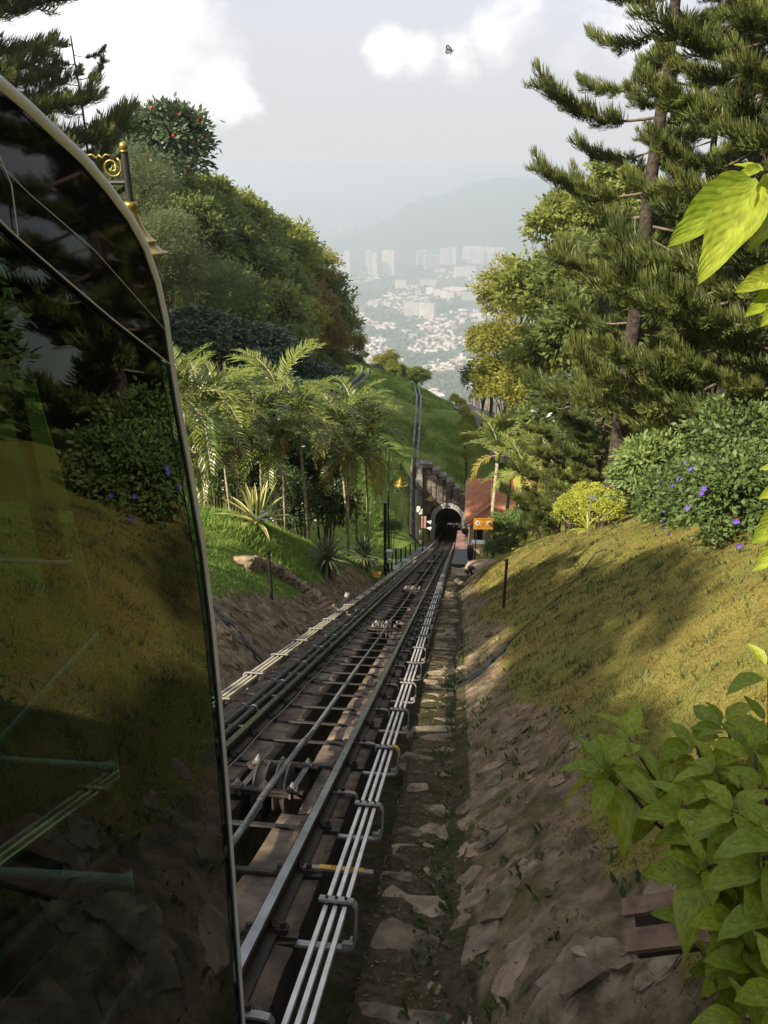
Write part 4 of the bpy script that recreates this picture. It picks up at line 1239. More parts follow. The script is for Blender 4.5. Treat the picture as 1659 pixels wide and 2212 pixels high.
# signal cluster on posts left of the portal
p, d = seat(912, 1185, 80, 40)
for k, (u, vt, vb) in enumerate(((907, 1082, 1190), (914.5, 1120, 1178))):
    b_ = ptY(u, vb, 60 + 2 * k); t_ = ptY(u, vt, 60 + 2 * k); zg = gz(b_.x, b_.y)
    rt_ = empty('signal_post', (b_.x, b_.y, zg), ['black signal post left of the tunnel portal carrying white fittings', 'short dark post carrying a pink box and white horn speakers beside the tunnel mouth'][k], 'signal post')
    mb = MB(); mb.tube([(b_.x, b_.y, zg - .3), (b_.x, b_.y, t_.z)], .06, 8); child(mb.build('post', [M['black']]), rt_)
    if k == 0:
        for vv, du in ((1105, 2), (1150, 2), (1172, 2), (1100, -3)):
            e = ptY(u + du, vv, b_.y); mb = MB(); mb.box(e, (.3, .25, .42)); child(mb.build('fitting', [M['white'] if vv < 1120 else M['cap']]), rt_)
    else:
        e = ptY(u, 1128, b_.y); mb = MB(); mb.box(e, (.5, .35, 1.0)); child(mb.build('control_box', [M['pink']]), rt_)
        for vv in (1126.5, 1140):
            e = ptY(u + 5, vv, b_.y); mb = MB(); mb.tube([e, e + Vector((.22, -.05, 0)), e + Vector((.5, -.1, -.04))], [.05, .07, .22], 12); child(mb.build('horn_speaker', [M['white']], smooth=True), rt_)
# green handrail fence at the left
fr = []
for (u, v) in ((846, 1222), (855, 1215), (866, 1206), (876, 1199), (886, 1192), (897, 1184)):
    Yf = {846: 31.5, 855: 34, 866: 37.5, 876: 41.5, 886: 46, 897: 52}[u]
    b_ = ptY(u, v, Yf); fr.append((b_.x, Yf))
fe = empty('handrail_fence', (fr[0][0], fr[0][1], gz(*fr[0])), 'dark green handrail fence with bent top rail along the left walkway', 'fence')
tops = []
for (X, Y) in fr:
    z0 = gz(X, Y); mb = MB(); mb.tube([(X, Y, z0 - .2), (X, Y, z0 + 1.05)], .05, 8); child(mb.build('fence_post', [M['green_post']]), fe); tops.append(Vector((X, Y, z0 + 1.08)))
mb = MB(); mb.tube(tops + [tops[-1] + Vector((.2, 5, -1.9))], .028, 8); child(mb.build('top_rail', [M['green_post']]), fe)
# leaning white pipe stub and rag on the left bank
p, d = seat(738, 1330); tag(MB().tube([p - Vector((0, 0, .2)), p + Vector((.03, .1, .22))], [.09, .085], 12).tube([p + Vector((.02, .08, .2)), p + Vector((.13, .2, .52))], .062, 12).build('pipe_stub', [M['concrete']]), 'pale concrete pipe stub leaning beside the left conductor rails', 'pipe')
p, d = seat(806, 1228); mb = MB(); mb.box(p + Vector((0, 0, .12)), (.42, .5, .28), Matrix.Rotation(.4, 3, 'Z'))
tag(mb.build('white_box', [M['rock_pale']]), 'pale broken block on the left bank below the spiky plants', 'block')
mb = MB(); vs = []; nn = 9
p, d = seat(801, 1243)
for j in range(nn):
    for i in range(nn): x, y = (i / (nn - 1) - .5) * .7, (j / (nn - 1) - .5) * .5; vs.append(p + Vector((x, y, .05 + .07 * noise.noise(Vector((x * 6, y * 6, 2))) + .04 * noise.noise(Vector((x * 15, y * 15, 5))))))
mb._add(vs, [(j * nn + i, j * nn + i + 1, (j + 1) * nn + i + 1, (j + 1) * nn + i) for j in range(nn - 1) for i in range(nn - 1)])
tag(mb.build('yellow_sheet', [M['yellow']], smooth=True), 'crumpled yellow sheet on the left bank below the pale block', 'sheet')
# stone retaining wall crossing the left bank
A = [seat(523, 1216)[0], seat(545, 1214)[0], seat(575, 1222)[0], seat(610, 1240)[0], seat(650, 1268)[0], seat(690, 1300)[0], seat(722, 1336)[0]]
A = [Vector(a) for a in A]
rw = empty('retaining_wall', A[3], 'mossy stone retaining wall slanting down the left bank to the track', 'wall')
core = MB(); tp = MB()
dense = []
for a, b in zip(A, A[1:]):
    for k in range(4): dense.append(a.lerp(b, k / 4))
dense.append(A[-1])
for a, b in zip(dense, dense[1:]):
    n_ = Vector((b.y - a.y, -(b.x - a.x), 0)).normalized() * .16
    core.hexa([a - n_ - Vector((0, 0, .9)), b - n_ - Vector((0, 0, .9)), b + n_ - Vector((0, 0, .9)), a + n_ - Vector((0, 0, .9)), a - n_ + Vector((0, 0, .06)), b - n_ + Vector((0, 0, .06)), b + n_ + Vector((0, 0, .06)), a + n_ + Vector((0, 0, .06))])
child(core.build('wall_core', [M['mortar']]), rw)
r = random.Random(9)
for k, a in enumerate(dense[:-1]):
    b = dense[k + 1]; n_ = Vector((b.y - a.y, -(b.x - a.x), 0)).normalized()
    if n_.y > 0: n_ = -n_
    for q in range(4):
        o = ob('wall_stone', r.choice(rock_m), None, a.lerp(b, r.random()) + n_ * .15 + Vector((0, 0, .0 - q * .2)), (r.uniform(-.3, .3), r.uniform(-.3, .3), math.atan2(b.y - a.y, b.x - a.x)), (r.uniform(.25, .42), .2, r.uniform(.3, .45))); child(o, rw)
    o = ob('cap_stone', r.choice(rock_m), None, a.lerp(b, .5) + Vector((0, 0, .06)), (0, 0, math.atan2(b.y - a.y, b.x - a.x)), ((b - a).length * 1.15, .4, .3)); child(o, rw)
# cables and hoses on the banks
def on_ground(uvs, off=.02, n=7):
    P = [seat(u, v)[0] for u, v in uvs]; out_ = []
    for a, b in zip(P, P[1:]):
        for k in range(n): 
            q = a.lerp(b, k / n); q.z = near_z(q.x, q.y) + off if q.y < 73 else gz(q.x, q.y) + off; out_.append(q)
    q = P[-1]; q.z = near_z(q.x, q.y) + off; out_.append(q)
    return out_
for nm, uvs, r_, m_, lab in (
    ('black_hose', [(985, 1478), (1015, 1470), (1050, 1440), (1085, 1405), (1100, 1385)], .028, 'blackpipe', 'thick black hose lying down the right rock bank to the gutter'),
    ('black_hose', [(975, 1484), (1010, 1476), (1045, 1449), (1080, 1412), (1097, 1392)], .022, 'blackpipe', 'second black hose right under the thick one on the right rock bank'),
    ('thin_cable', [(1098, 1388), (1160, 1330), (1215, 1280), (1255, 1240), (1262, 1222), (1285, 1200), (1310, 1187)], .010, 'blackpipe', 'thin dark cable curving up across the right grass slope'),
    ('thin_cable', [(1255, 1243), (1290, 1222), (1320, 1208), (1335, 1200)], .011, 'blackpipe', 'short dark cable lying near the top of the right grass slope'),
    ('brown_pipe', [(993, 1285), (994, 1330), (992, 1400), (988, 1475)], .022, 'rust', 'thin brown pipe along the foot of the right rock bank'),
    ('black_hose', [(455, 1310), (480, 1345), (510, 1375), (540, 1410), (575, 1450)], .03, 'blackpipe', 'thick black hose lying down the left rock bank beside the train'),
    ('black_hose', [(462, 1330), (490, 1365), (520, 1395), (550, 1430), (572, 1452)], .022, 'blackpipe', 'thinner black hose lying below the thick one on the left rock bank')):
    mb = MB(); mb.tube(on_ground(uvs, .015), r_, 8); tag(mb.build(nm, [M[m_]], smooth=True), lab, 'hose' if 'hose' in nm else 'pipe' if 'pipe' in nm else 'cable')
# sunlit boulder at the foot of the slope, beside the platform
p, d = seat(1004, 1250)
for k, (u, v, sx_, sy_, sz_, lab) in enumerate(((1003, 1243, 1.3, 1.5, .9, 'big pale sunlit boulder beside the near end of the platform'), (985, 1262, .8, .5, .4, 'flat pale sunlit stone in the gutter below the big boulder'), (1040, 1222, 1.1, 1.3, .5, 'pale stone half buried in the crest by the dark hedge'), (1066, 1216, .45, .4, .4, 'small pale rock on the crest beside the brown post'))):
    p, d = seat(u, v); me = stone_mesh(70 + k, .6, .4, 'boulder', 'rock_pale'); o = ob('boulder', me, None, p + Vector((0, 0, -.08)), (0, 0, k), (sx_, sy_, sz_)); tag(o, lab, 'rock')
# mushroom garden lights
for k, (u, v) in enumerate(((1010, 1250), (1018, 1243))):
    p, d = seat(u, v); mb = MB(); r0 = empty('garden_light', p, ['dark mushroom garden light on the crest, left one by the boulder', 'dark mushroom garden light on the crest, right one by the boulder'][k], 'garden light')
    mb.tube([p - Vector((0, 0, .1)), p + Vector((0, 0, .36))], .03, 8); child(mb.build('stem', [M['black']]), r0)
    mb = MB(); mb.lathe([(.0001, .02), (.15, .0), (.16, .03), (.10, .09), (.0001, .11)], 16, p + Vector((0, 0, .34))); child(mb.build('cap', [M['black']], smooth=True), r0)
# small solar lamp in front of the yellow shrub
p, d = seat(1309, 1160); q = ptY(1310, 1090, p.y)
p, d = seat(1268, 1160); t_ = ptY(1268, 1075, p.y); r0 = empty('solar_light', p, 'small grey solar light on a thin stake in the yellow shrub', 'garden light')
mb = MB(); mb.tube([p - Vector((0, 0, .1)), Vector((p.x, p.y, t_.z))], .014, 8); child(mb.build('stake', [M['galv']]), r0)
mb = MB(); mb.box((p.x + .04, p.y, t_.z), (.16, .12, .05), Matrix.Rotation(.25, 3, 'Y')); child(mb.build('solar_head', [M['galv']]), r0)
# rusty channel beam at the lower right: two flanges with a dark web set back between them
A_, B_ = pt(1346, 1962, 2.75), pt(1560, 1930, 2.6); A2 = pt(1343, 2036, 2.66)
dv = (B_ - A_).normalized(); dn_ = (A2 - A_); dn_ = (dn_ - dv * dn_.dot(dv)); hgt = dn_.length; dn_.normalize(); qv = dv.cross(dn_)
q = Matrix((dv, dn_, qv)).transposed(); ln = .95
if qv.y < 0: pass
cb = empty('steel_channel', A_, 'rusty steel channel lying across the rock bank under the lime leaves', 'steel beam')
rustp = mat('brown_rust_paint', (.24, .15, .09), (.12, .075, .045), 9, .85, bump=.6, bscale=40)
for nm, off, wd_, th_ in (('top_flange', 0, .062, .02), ('bottom_flange', hgt, .078, .022)):
    mb = MB(); mb.box(A_ + dv * ln / 2 + dn_ * off, (ln, wd_, th_), q); child(mb.build(nm, [rustp]), cb)
back_ = qv if qv.y > 0 else -qv
mb = MB(); mb.box(A_ + dv * (ln / 2 + .01) + dn_ * hgt / 2 + back_ * .06, (ln - .02, hgt + .05, .014), q); child(mb.build('web', [M['rust']]), cb)
# road with orange barriers on the right, over the tunnel
RD = [hp(1062, 945, 74, 110), hp(1050, 915, 74, 110), hp(1037, 895, 74, 112), hp(1020, 883, 74, 112), hp(1003, 876, 74, 118)]
mb = MB(); vs = []; fs = []
RC = [Vector((5.2, 77, 0)), Vector((4.4, 83, 0)), Vector((3.4, 88, 0)), Vector((2.2, 93, 0)), Vector((.6, 98, 0)), Vector((-.6, 103, 0))]
cen = []
for a, b in zip(RC, RC[1:]):
    for k in range(6): cen.append(a.lerp(b, k / 6))
cen.append(RC[-1])
for i, p in enumerate(cen):
    t_ = (cen[min(i + 1, len(cen) - 1)] - cen[max(i - 1, 0)]).normalized(); q = Vector((t_.y, -t_.x, 0))
    for e in (-1.5, 0, 1.5):
        X, Y = p.x + q.x * e, p.y + q.y * e; vs.append((X, Y, gz(p.x, p.y) + .45))
for i in range(len(cen) - 1):
    for j in (0, 1): k = i * 3 + j; fs.append((k, k + 1, k + 4, k + 3))
mb._add(vs, fs); tag(mb.build('road', [M['asphalt']]), kind='structure')
bars = []
for k, (i, e) in enumerate(((17, 1.45), (21, 1.45), (25, 1.45), (29, 1.4))):
    p = cen[i]; t_ = (cen[min(i + 1, len(cen) - 1)] - cen[i - 1]).normalized(); q = Vector((t_.y, -t_.x, 0))
    c0 = p + q * e; c0.z = gz(p.x, p.y) + .46
    b0, b1 = c0 - t_ * .95, c0 + t_ * .95
    o = empty('road_barrier', c0, ['orange tube barrier on the road edge, nearest of the four', 'orange tube barrier on the road edge, second from the near end', 'orange tube barrier on the road edge, third from the near end', 'orange tube barrier on the road edge, farthest by the yellow shrubs'][k], 'barrier', 'orange barriers along the road')
    mb = MB(); mb.tube([b0, b0 + Vector((0, 0, 1.1)), b1 + Vector((0, 0, 1.1)), b1], .06, 8); child(mb.build('frame', [M['orange']]), o)
    mb = MB(); mb.tube([b0 + Vector((0, 0, .3)), b1 + Vector((0, 0, .3))], .04, 8); child(mb.build('lower_rail', [M['orange']]), o)
    for w in (.25, .5, .75):
        mb = MB(); a_ = b0.lerp(b1, w); mb.tube([a_ + Vector((0, 0, .3)), a_ + Vector((0, 0, 1.1))], .028, 6); child(mb.build('bar', [M['orange']]), o)

# ------------------------------------------------------------------ plants: mesh makers
def leaf_cloud(seed, clumps, per, size, spread, droop=.2, narrow=.45, blobs=None, flat=0, upbias=.3):
    """many separate leaf faces gathered into clumps spread over lumpy blobs (unit crown radius)"""
    r = np.random.RandomState(seed)
    if blobs is None:
        blobs = [(0, 0, 0, .72, .72, .62)]
        for k in range(9):
            a = r.uniform(0, 6.28); e = r.uniform(-.45, 1.1); q = r.uniform(.4, .62)
            blobs.append((q * math.cos(a) * math.cos(e), q * math.sin(a) * math.cos(e), q * math.sin(e) * .8, *(r.uniform(.26, .44, 3))))
    w = np.array([b[3] * b[4] for b in blobs]); w /= w.sum()
    bi = r.choice(len(blobs), clumps, p=w)
    d = r.normal(size=(clumps, 3)); d /= np.linalg.norm(d, axis=1)[:, None]
    d[:, 2] = np.where((d[:, 2] < -.35), -d[:, 2] * .6, d[:, 2]); d /= np.linalg.norm(d, axis=1)[:, None]
    B = np.array(blobs)[bi]
    cpos = B[:, :3] + d * B[:, 3:] * r.uniform(.72, 1.08, (clumps, 1))
    n = clumps * per
    ci = np.repeat(np.arange(clumps), per)
    off = r.normal(size=(n, 3)) * spread * r.uniform(.6, 1.3, clumps)[ci][:, None]
    off[:, 2] *= (.65 - flat)
    P = cpos[ci] + off
    # leaf axis: outward from the clump with droop; face normal mostly up/out
    ax = off / (np.linalg.norm(off, axis=1)[:, None] + 1e-6) + d[ci] * .5 + r.normal(size=(n, 3)) * .5
    ax[:, 2] -= droop
    ax /= np.linalg.norm(ax, axis=1)[:, None]
    nr = d[ci] + np.array([0, 0, upbias]) + r.normal(size=(n, 3)) * .55
    sd_ = np.cross(ax, nr); sd_ /= np.linalg.norm(sd_, axis=1)[:, None] + 1e-9
    Ln = size * r.uniform(.6, 1.35, (n, 1)); Wd = Ln * narrow * .5
    V = np.stack([P, P + ax * Ln * .45 + sd_ * Wd, P + ax * Ln, P + ax * Ln * .45 - sd_ * Wd], 1).reshape(-1, 3)
    Fc = np.arange(n * 4).reshape(-1, 4)
    return V, Fc, cpos
def crown_mesh(name, seed, m, **kw):
    V, Fc, cp = leaf_cloud(seed, **kw)
    return np_mesh(name, V, Fc, [m]), cp
CM = {}
for k in range(4): CM['round%d' % k] = crown_mesh('crown', 10 + k, M['lf_forest'], clumps=150, per=70, size=.105, spread=.085)
for k in range(2): CM['fine%d' % k] = crown_mesh('crown', 30 + k, M['lf_casu'], clumps=300, per=80, size=.075, spread=.085, narrow=.12, droop=.1, upbias=0)
for k in range(3): CM['airy%d' % k] = crown_mesh('crown', 40 + k, M['lf_gold'], clumps=120, per=90, size=.075, spread=.095, flat=.2)
CM['dome'] = crown_mesh('foliage', 50, M['lf_dark'], clumps=330, per=55, size=.085, spread=.06, narrow=.5, droop=.45, blobs=[(0, 0, 0, .95, .8, .55), (-.5, 0, .1, .5, .5, .4), (.45, .1, .0, .5, .5, .4), (0, 0, .3, .5, .5, .35)])
for k in range(3): CM['bush%d' % k] = crown_mesh('foliage', 60 + k, M['lf_hedge'], clumps=170, per=48, size=.12, spread=.09, narrow=.42, droop=.15, blobs=[(0, 0, -.1, .8, .8, .75), (.35, .1, .3, .45, .45, .45), (-.3, -.2, .35, .42, .42, .45), (0, .3, .2, .5, .5, .5), (0, -.35, -.2, .5, .5, .5)])
for k in range(2): CM['small%d' % k] = crown_mesh('foliage', 70 + k, M['lf_hedge_dark'], clumps=150, per=60, size=.075, spread=.09, narrow=.55, droop=.1, blobs=[(0, 0, -.1, .8, .8, .8), (.3, .1, .3, .45, .45, .5), (-.3, .2, .3, .45, .45, .5), (0, -.4, 0, .5, .5, .6)])
def limbs_mesh(cp, rad, crown_h, trunk_h, seed, m, base_r):
    """tapered trunk from the ground to the crown and limbs into its clumps; origin at the ground"""
    r = random.Random(seed); mb_ = MB()
    top = Vector((r.uniform(-.1, .1) * rad, r.uniform(-.1, .1) * rad, trunk_h + .35 * rad))
    pts = [Vector((0, 0, -.4)), Vector((.05 * rad * r.uniform(-1, 1), .05 * rad * r.uniform(-1, 1), trunk_h * .5)), Vector((top.x * .7, top.y * .7, trunk_h * .95)), top]
    mb_.tube(pts, [base_r, base_r * .8, base_r * .55, base_r * .2], 8)
    for k in range(9):
        c_ = Vector(cp[r.randrange(len(cp))]) * rad * .85 + Vector((0, 0, crown_h))
        a = pts[2].lerp(pts[1], r.uniform(0, .5)) if k % 2 else pts[2].lerp(top, r.random() * .6)
        mb_.tube([a, a.lerp(c_, .5) + Vector((0, 0, .08 * rad)), c_], [base_r * .34, base_r * .2, base_r * .06], 5)
    return mb_.mesh('trunk', [m], True)
def tree(kind, u, v, d, rad, label, m=None, group=None, cat='tree', name='broadleaf_tree', flat=1.0, rz=None, bark='bark', ground=None):
    me, cp = CM[kind]; p = pt(u, v, d)
    zg = gz(p.x, p.y) if ground is None else ground
    zg = min(zg, p.z - rad * .75)
    root = empty(name, (p.x, p.y, zg), label, cat, group)
    H_ = p.z - zg
    o = ob('crown', me, root, (0, 0, H_), (0, 0, rnd.uniform(0, 6.28) if rz is None else rz), (rad, rad, rad * flat))
    if m: set_mat(o, M[m])
    ob('trunk', limbs_mesh(cp, rad, H_, max(.3, H_ - rad * .75), int(u * 7 + v), M[bark], .05 * rad + .06), root)
    return root
def bush(kind, u, v, rad, label, m=None, group=None, flat=1.0, d=None, name='shrub', cat='shrub', ry=1.0):
    """(u, v) is the middle of the foliage"""
    me, cp = CM[kind]
    if d is None: d = seat(u, v + 40)[1]
    p = pt(u, v, d); zg = min(gz(p.x, p.y), p.z - rad * flat * .55)
    root = empty(name, (p.x, p.y, zg), label, cat, group)
    o = ob('foliage', me, root, (0, 0, p.z - zg), (0, 0, rnd.uniform(0, 6.28)), (rad, rad * ry, rad * flat))
    if m: set_mat(o, M[m])
    mb_ = MB(); r = random.Random(int(u))
    for k in range(5):
        a = r.uniform(0, 6.28); q = r.uniform(.2, .5) * rad
        mb_.tube([(.05 * math.cos(a), .05 * math.sin(a), -.2), (q * .6 * math.cos(a), q * .6 * math.sin(a), (p.z - zg) * .6), (q * math.cos(a), q * math.sin(a), p.z - zg + rad * flat * .3)], [.03 * rad + .008, .02 * rad + .006, .006], 5)
    ob('stems', mb_.mesh('stems', [M['bark']], True), root)
    return root

# ------------------------------------------------------------------ left forest
G = 'trees of the left hillside forest'
fl = tree('round0', 335, 325, 60, 4.9, 'dark round tree dotted with red flowers on the top left skyline', 'lf_dark', name='flowering_tree')
r = random.Random(5); cpf = CM['round0'][1]
fm = MB().ball((0, 0, 0), 1, 6).mesh('flower', [M['fl_red']], True)
for k in range(120):
    c_ = Vector(cpf[r.randrange(len(cpf))]) * 4.9
    ob('flower', fm, fl, Vector((0, 0, fl.children[0].location.z)) + Matrix.Rotation(fl.children[0].rotation_euler[2], 3, 'Z') @ (c_ * 1.10), None, r.uniform(.07, .14))
forest = [ # u, v, d, radius, kind, material, label
 (290, 410, 50, 3.6, 'fine0', 'lf_casu', 'soft needled grey green tree right behind the gold lamp, highest of its kind'), (345, 560, 44, 3.6, 'fine1', 'lf_casu', 'soft needled grey green tree beside the bell of the gold lamp'), (430, 640, 47, 3.8, 'fine0', 'lf_casu', 'soft needled grey green tree above the dark dome shrub'),
 (250, 500, 48, 3.8, 'fine1', 'lf_casu', 'soft needled grey green tree half hidden by the train roof'),
 (365, 455, 66, 4.0, 'round1', 'lf_forest2', 'light green leafy tree on the forest skyline, just below the red flowers'), (435, 450, 69, 4.0, 'round2', 'lf_forest2', 'light green leafy tree on the forest skyline, second from the red flowers'), (505, 475, 74, 4.0, 'round3', 'lf_forest2', 'light green leafy tree on the forest skyline, third from the red flowers'), (560, 510, 78, 3.9, 'round1', 'lf_forest', 'darker green tree where the forest skyline starts to fall steeply'),
 (415, 540, 60, 4.2, 'round0', 'lf_forest', 'large mid green tree in the upper middle of the left forest'), (480, 560, 64, 4.4, 'round3', 'lf_forest', 'large mid green tree in the centre of the left forest'), (545, 600, 68, 4.2, 'round2', 'lf_forest', 'mid green tree right of the centre of the left forest'), (618, 545, 85, 4.6, 'round2', 'lf_forest2', 'light green tree at the bend of the forest skyline'), (672, 580, 94, 4.6, 'airy0', 'lf_gold', 'olive golden tree on the forest skyline above the rust brown ones'),
 (500, 665, 56, 3.8, 'round1', 'lf_forest', 'mid green tree behind the dark dome shrub, left side'), (570, 690, 60, 4.0, 'round0', 'lf_forest', 'mid green tree behind the dark dome shrub, right side'), (610, 630, 75, 4.2, 'round0', 'lf_forest', 'mid green tree between the forest centre and the rust brown trees'), (660, 660, 82, 4.4, 'airy1', 'lf_rust', 'rust brown tree, left one of the brown patch'),
 (695, 640, 96, 4.6, 'round3', 'lf_forest', 'dark green tree at the right end of the forest skyline'), (690, 725, 88, 4.2, 'airy2', 'lf_rust', 'rust brown tree, lowest one of the brown patch'), (640, 725, 76, 3.6, 'airy0', 'lf_rust', 'rust brown tree, foremost one of the brown patch'), (718, 700, 100, 4.4, 'round1', 'lf_forest', 'green tree at the right edge of the forest above the drain'), (745, 755, 104, 3.8, 'airy1', 'lf_gold', 'olive golden tree at the right edge of the forest near the curving drain'),
 (700, 790, 92, 3.6, 'round0', 'lf_forest', 'dark green tree low by the curving drain, left one'), (752, 790, 106, 2.6, 'round2', 'lf_forest', 'dark green tree low by the curving drain, right one'), (650, 800, 76, 3.4, 'round3', 'lf_forest', 'dark green tree at the foot of the brown patch'), (585, 575, 84, 4.4, 'round0', 'lf_forest', 'mid green tree filling the forest below the skyline bend'),
 (450, 500, 66, 4.2, 'round2', 'lf_forest', 'mid green tree directly below the light green skyline trees'), (380, 500, 58, 4.0, 'round3', 'lf_forest', 'mid green tree between the grey green needled trees and the skyline'), (600, 740, 64, 3.6, 'round2', 'lf_forest', 'mid green tree right of the dark dome shrub'), (640, 690, 72, 3.6, 'airy1', 'lf_gold', 'olive tree left of the brown patch'), (550, 540, 74, 4.0, 'round3', 'lf_forest', 'mid green tree under the falling skyline')]
for (u, v, d, rad, kd, m_, lb) in forest:
    tree(kd, u, v, d, rad, lb, m_, G)
bush('dome', 525, 765, 3.9, 'broad dark glossy leaved dome shrub behind the palms', None, None, .62, 43, 'broad_shrub')
bush('dome', 425, 730, 2.6, 'smaller dark glossy shrub beside the train edge, left of the broad dome', None, None, .8, 38, 'broad_shrub')
bush('dome', 650, 830, 2.6, 'dark glossy shrub right of the broad dome, above the palms', None, None, .8, 46, 'broad_shrub')
for (u, v, d, rad, lab) in ((470, 1010, 27, 1.9, 'dark shrub behind the left palms, next to the train'), (555, 990, 29, 2.1, 'dark shrub behind the variegated agave'), (640, 1010, 31, 2.1, 'dark shrub between the two palm clumps'), (690, 1085, 30, 1.7, 'dark low shrub at the foot of the right palm clump'), (600, 920, 35, 2.6, 'dark tall shrub high behind the middle palms'), (700, 950, 36, 2.2, 'dark tall shrub behind the right palm clump'), (500, 900, 33, 2.4, 'dark tall shrub behind the left palms'), (610, 1085, 27, 1.4, 'dark low shrub behind the stems of the middle palms'), (420, 930, 30, 2.2, 'dark tall shrub cut by the train edge behind the left palms')):
    bush('small%d' % (int(u) % 2), u, v, rad, lab, 'lf_dark', None, 1.0, d, 'understory_shrub')
bush('small0', 868, 1062, .8, 'small dark round bush on the grassy hill beside the lamp', 'lf_dark', None, 1.3, 66)
bush('small1', 845, 1140, .9, 'low loose green shrub at the foot of the grassy hill left of the fence', 'lf_hedge_dark', None, .7, 52)
# skyline trees on the grassy hill
for (u, v, d, rad, kd, m_, lab) in ((832, 785, 118, 2.6, 'airy0', 'lf_gold', 'olive tree on the grassy hill crest, left of the pair'), (852, 800, 116, 1.8, 'round1', 'lf_forest2', 'light green tree on the hill crest between the olive tree and the dark one'), (903, 815, 118, 2.2, 'round2', 'lf_forest', 'dark green tree at the right end of the hill crest'), (880, 812, 117, 1.7, 'round3', 'lf_forest2', 'small light tree on the hill crest beside the dark green tree'), (815, 800, 112, 1.2, 'small0', 'lf_dark', 'small dark tree at the top of the curving drain')):
    tree(kd, u, v, d, rad, lab, m_)

# ------------------------------------------------------------------ right broadleaf trees
for (u, v, d, rad, kd, m_, lab) in (
    (1125, 650, 84, 5.6, 'airy0', 'lf_gold', 'tall golden olive tree, topmost of the golden trees beside the tall pine'), (1068, 745, 86, 3.7, 'airy1', 'lf_gold', 'golden tree at the left edge of the right wood, with a gap above it'),
    (1110, 770, 82, 5.4, 'airy2', 'lf_gold', 'golden olive tree in the middle of the golden group'), (1045, 825, 86, 3.3, 'round1', 'lf_forest2', 'fresh green tree directly above the orange barriers'),
    (1090, 845, 84, 4.2, 'airy1', 'lf_gold', 'golden green tree right behind the orange barriers'), (1150, 840, 80, 4.8, 'airy0', 'lf_gold', 'golden green tree at the foot of the golden group, nearest the pine'),
    (1190, 640, 58, 4.6, 'round2', 'lf_forest2', 'bright green broadleaf tree left of the tall pine trunk'),
    (1240, 500, 60, 4.4, 'round0', 'lf_forest2', 'light green broadleaf tree high behind the pine branches'), (1330, 440, 56, 3.8, 'round1', 'lf_forest2', 'pale green treetop right of the tall pine trunk'),
    (1200, 780, 52, 4.0, 'round3', 'lf_forest2', 'green tree behind the low pine branches'), (1300, 720, 48, 4.4, 'round0', 'lf_forest', 'dark green tree deep in the right wood behind the trunk'), (1290, 600, 52, 4.2, 'round3', 'lf_forest', 'green tree filling the wood behind the middle of the trunk'),
    (1420, 600, 44, 4.6, 'round2', 'lf_forest', 'dark broadleaf tree right behind the pines at mid height'), (1560, 560, 42, 5.0, 'round3', 'lf_forest', 'dark broadleaf tree at the right picture edge behind the pines'), (1500, 720, 40, 4.6, 'round1', 'lf_forest', 'dark broadleaf tree low behind the right pines'),
    (1420, 860, 34, 3.6, 'round1', 'lf_dark', 'dark tree standing behind the light green shrub of the crest'), (1580, 840, 30, 3.6, 'round0', 'lf_dark', 'dark tree behind the purple flowered bush'), (1270, 890, 38, 3.0, 'round2', 'lf_dark', 'dark low tree behind the yellow shrubs'), (1200, 930, 48, 3.0, 'round0', 'lf_forest', 'green low tree behind the station palms'), (1110, 940, 62, 2.6, 'round3', 'lf_forest2', 'green low tree beyond the station roof'), (1350, 950, 32, 2.6, 'round3', 'lf_dark', 'dark low tree beside the foot of the tall pine')):
    tree(kd, u, v, d, rad, lab, m_, 'broadleaf trees of the right wood')
def wtree(kd, X, Y, h, rad, lab, m_, grp, name='broadleaf_tree'):
    """a tree placed on the map: crown centre h above the ground"""
    me, cp = CM[kd]; zg = gz(X, Y); root = empty(name, (X, Y, zg), lab, 'tree', grp)
    o = ob('crown', me, root, (0, 0, h), (0, 0, rnd.uniform(0, 6.28)), rad); set_mat(o, M[m_])
    ob('trunk', limbs_mesh(cp, rad, h, max(.3, h - rad * .75), int(X * 13 + Y * 7), M['bark'], .05 * rad + .06), root)
# unseen trees added on the left bank, placed and sized to shade the cutting
for k, (X, Y, h, rad) in enumerate(((-10, -14, 3.4, 1.9), (-10.4, -10.3, 3.4, 1.9), (-9.8, -6.4, 3.7, 1.8), (-10.3, -3.6, 5.9, 2.0), (-9.9, -.2, 5.3, 1.9), (-10.2, 3.3, 5.5, 1.9), (-9.8, 6.8, 4.6, 1.8), (-9.6, 9.6, 3.4, 1.5), (-11.8, -5.4, 5.0, 1.8), (-11.9, 1.6, 4.9, 1.8), (-11.8, 5.2, 4.6, 1.7), (-9.5, -18, 4.5, 2.4), (-7, -21, 4.6, 2.4), (-3.5, -22, 5, 2.6))):
    wtree('airy%d' % (k % 3), X, Y, h, rad, 'unseen leafy tree added on the left bank to shade the slope', 'lf_forest', 'unseen shade trees added on the left bank')
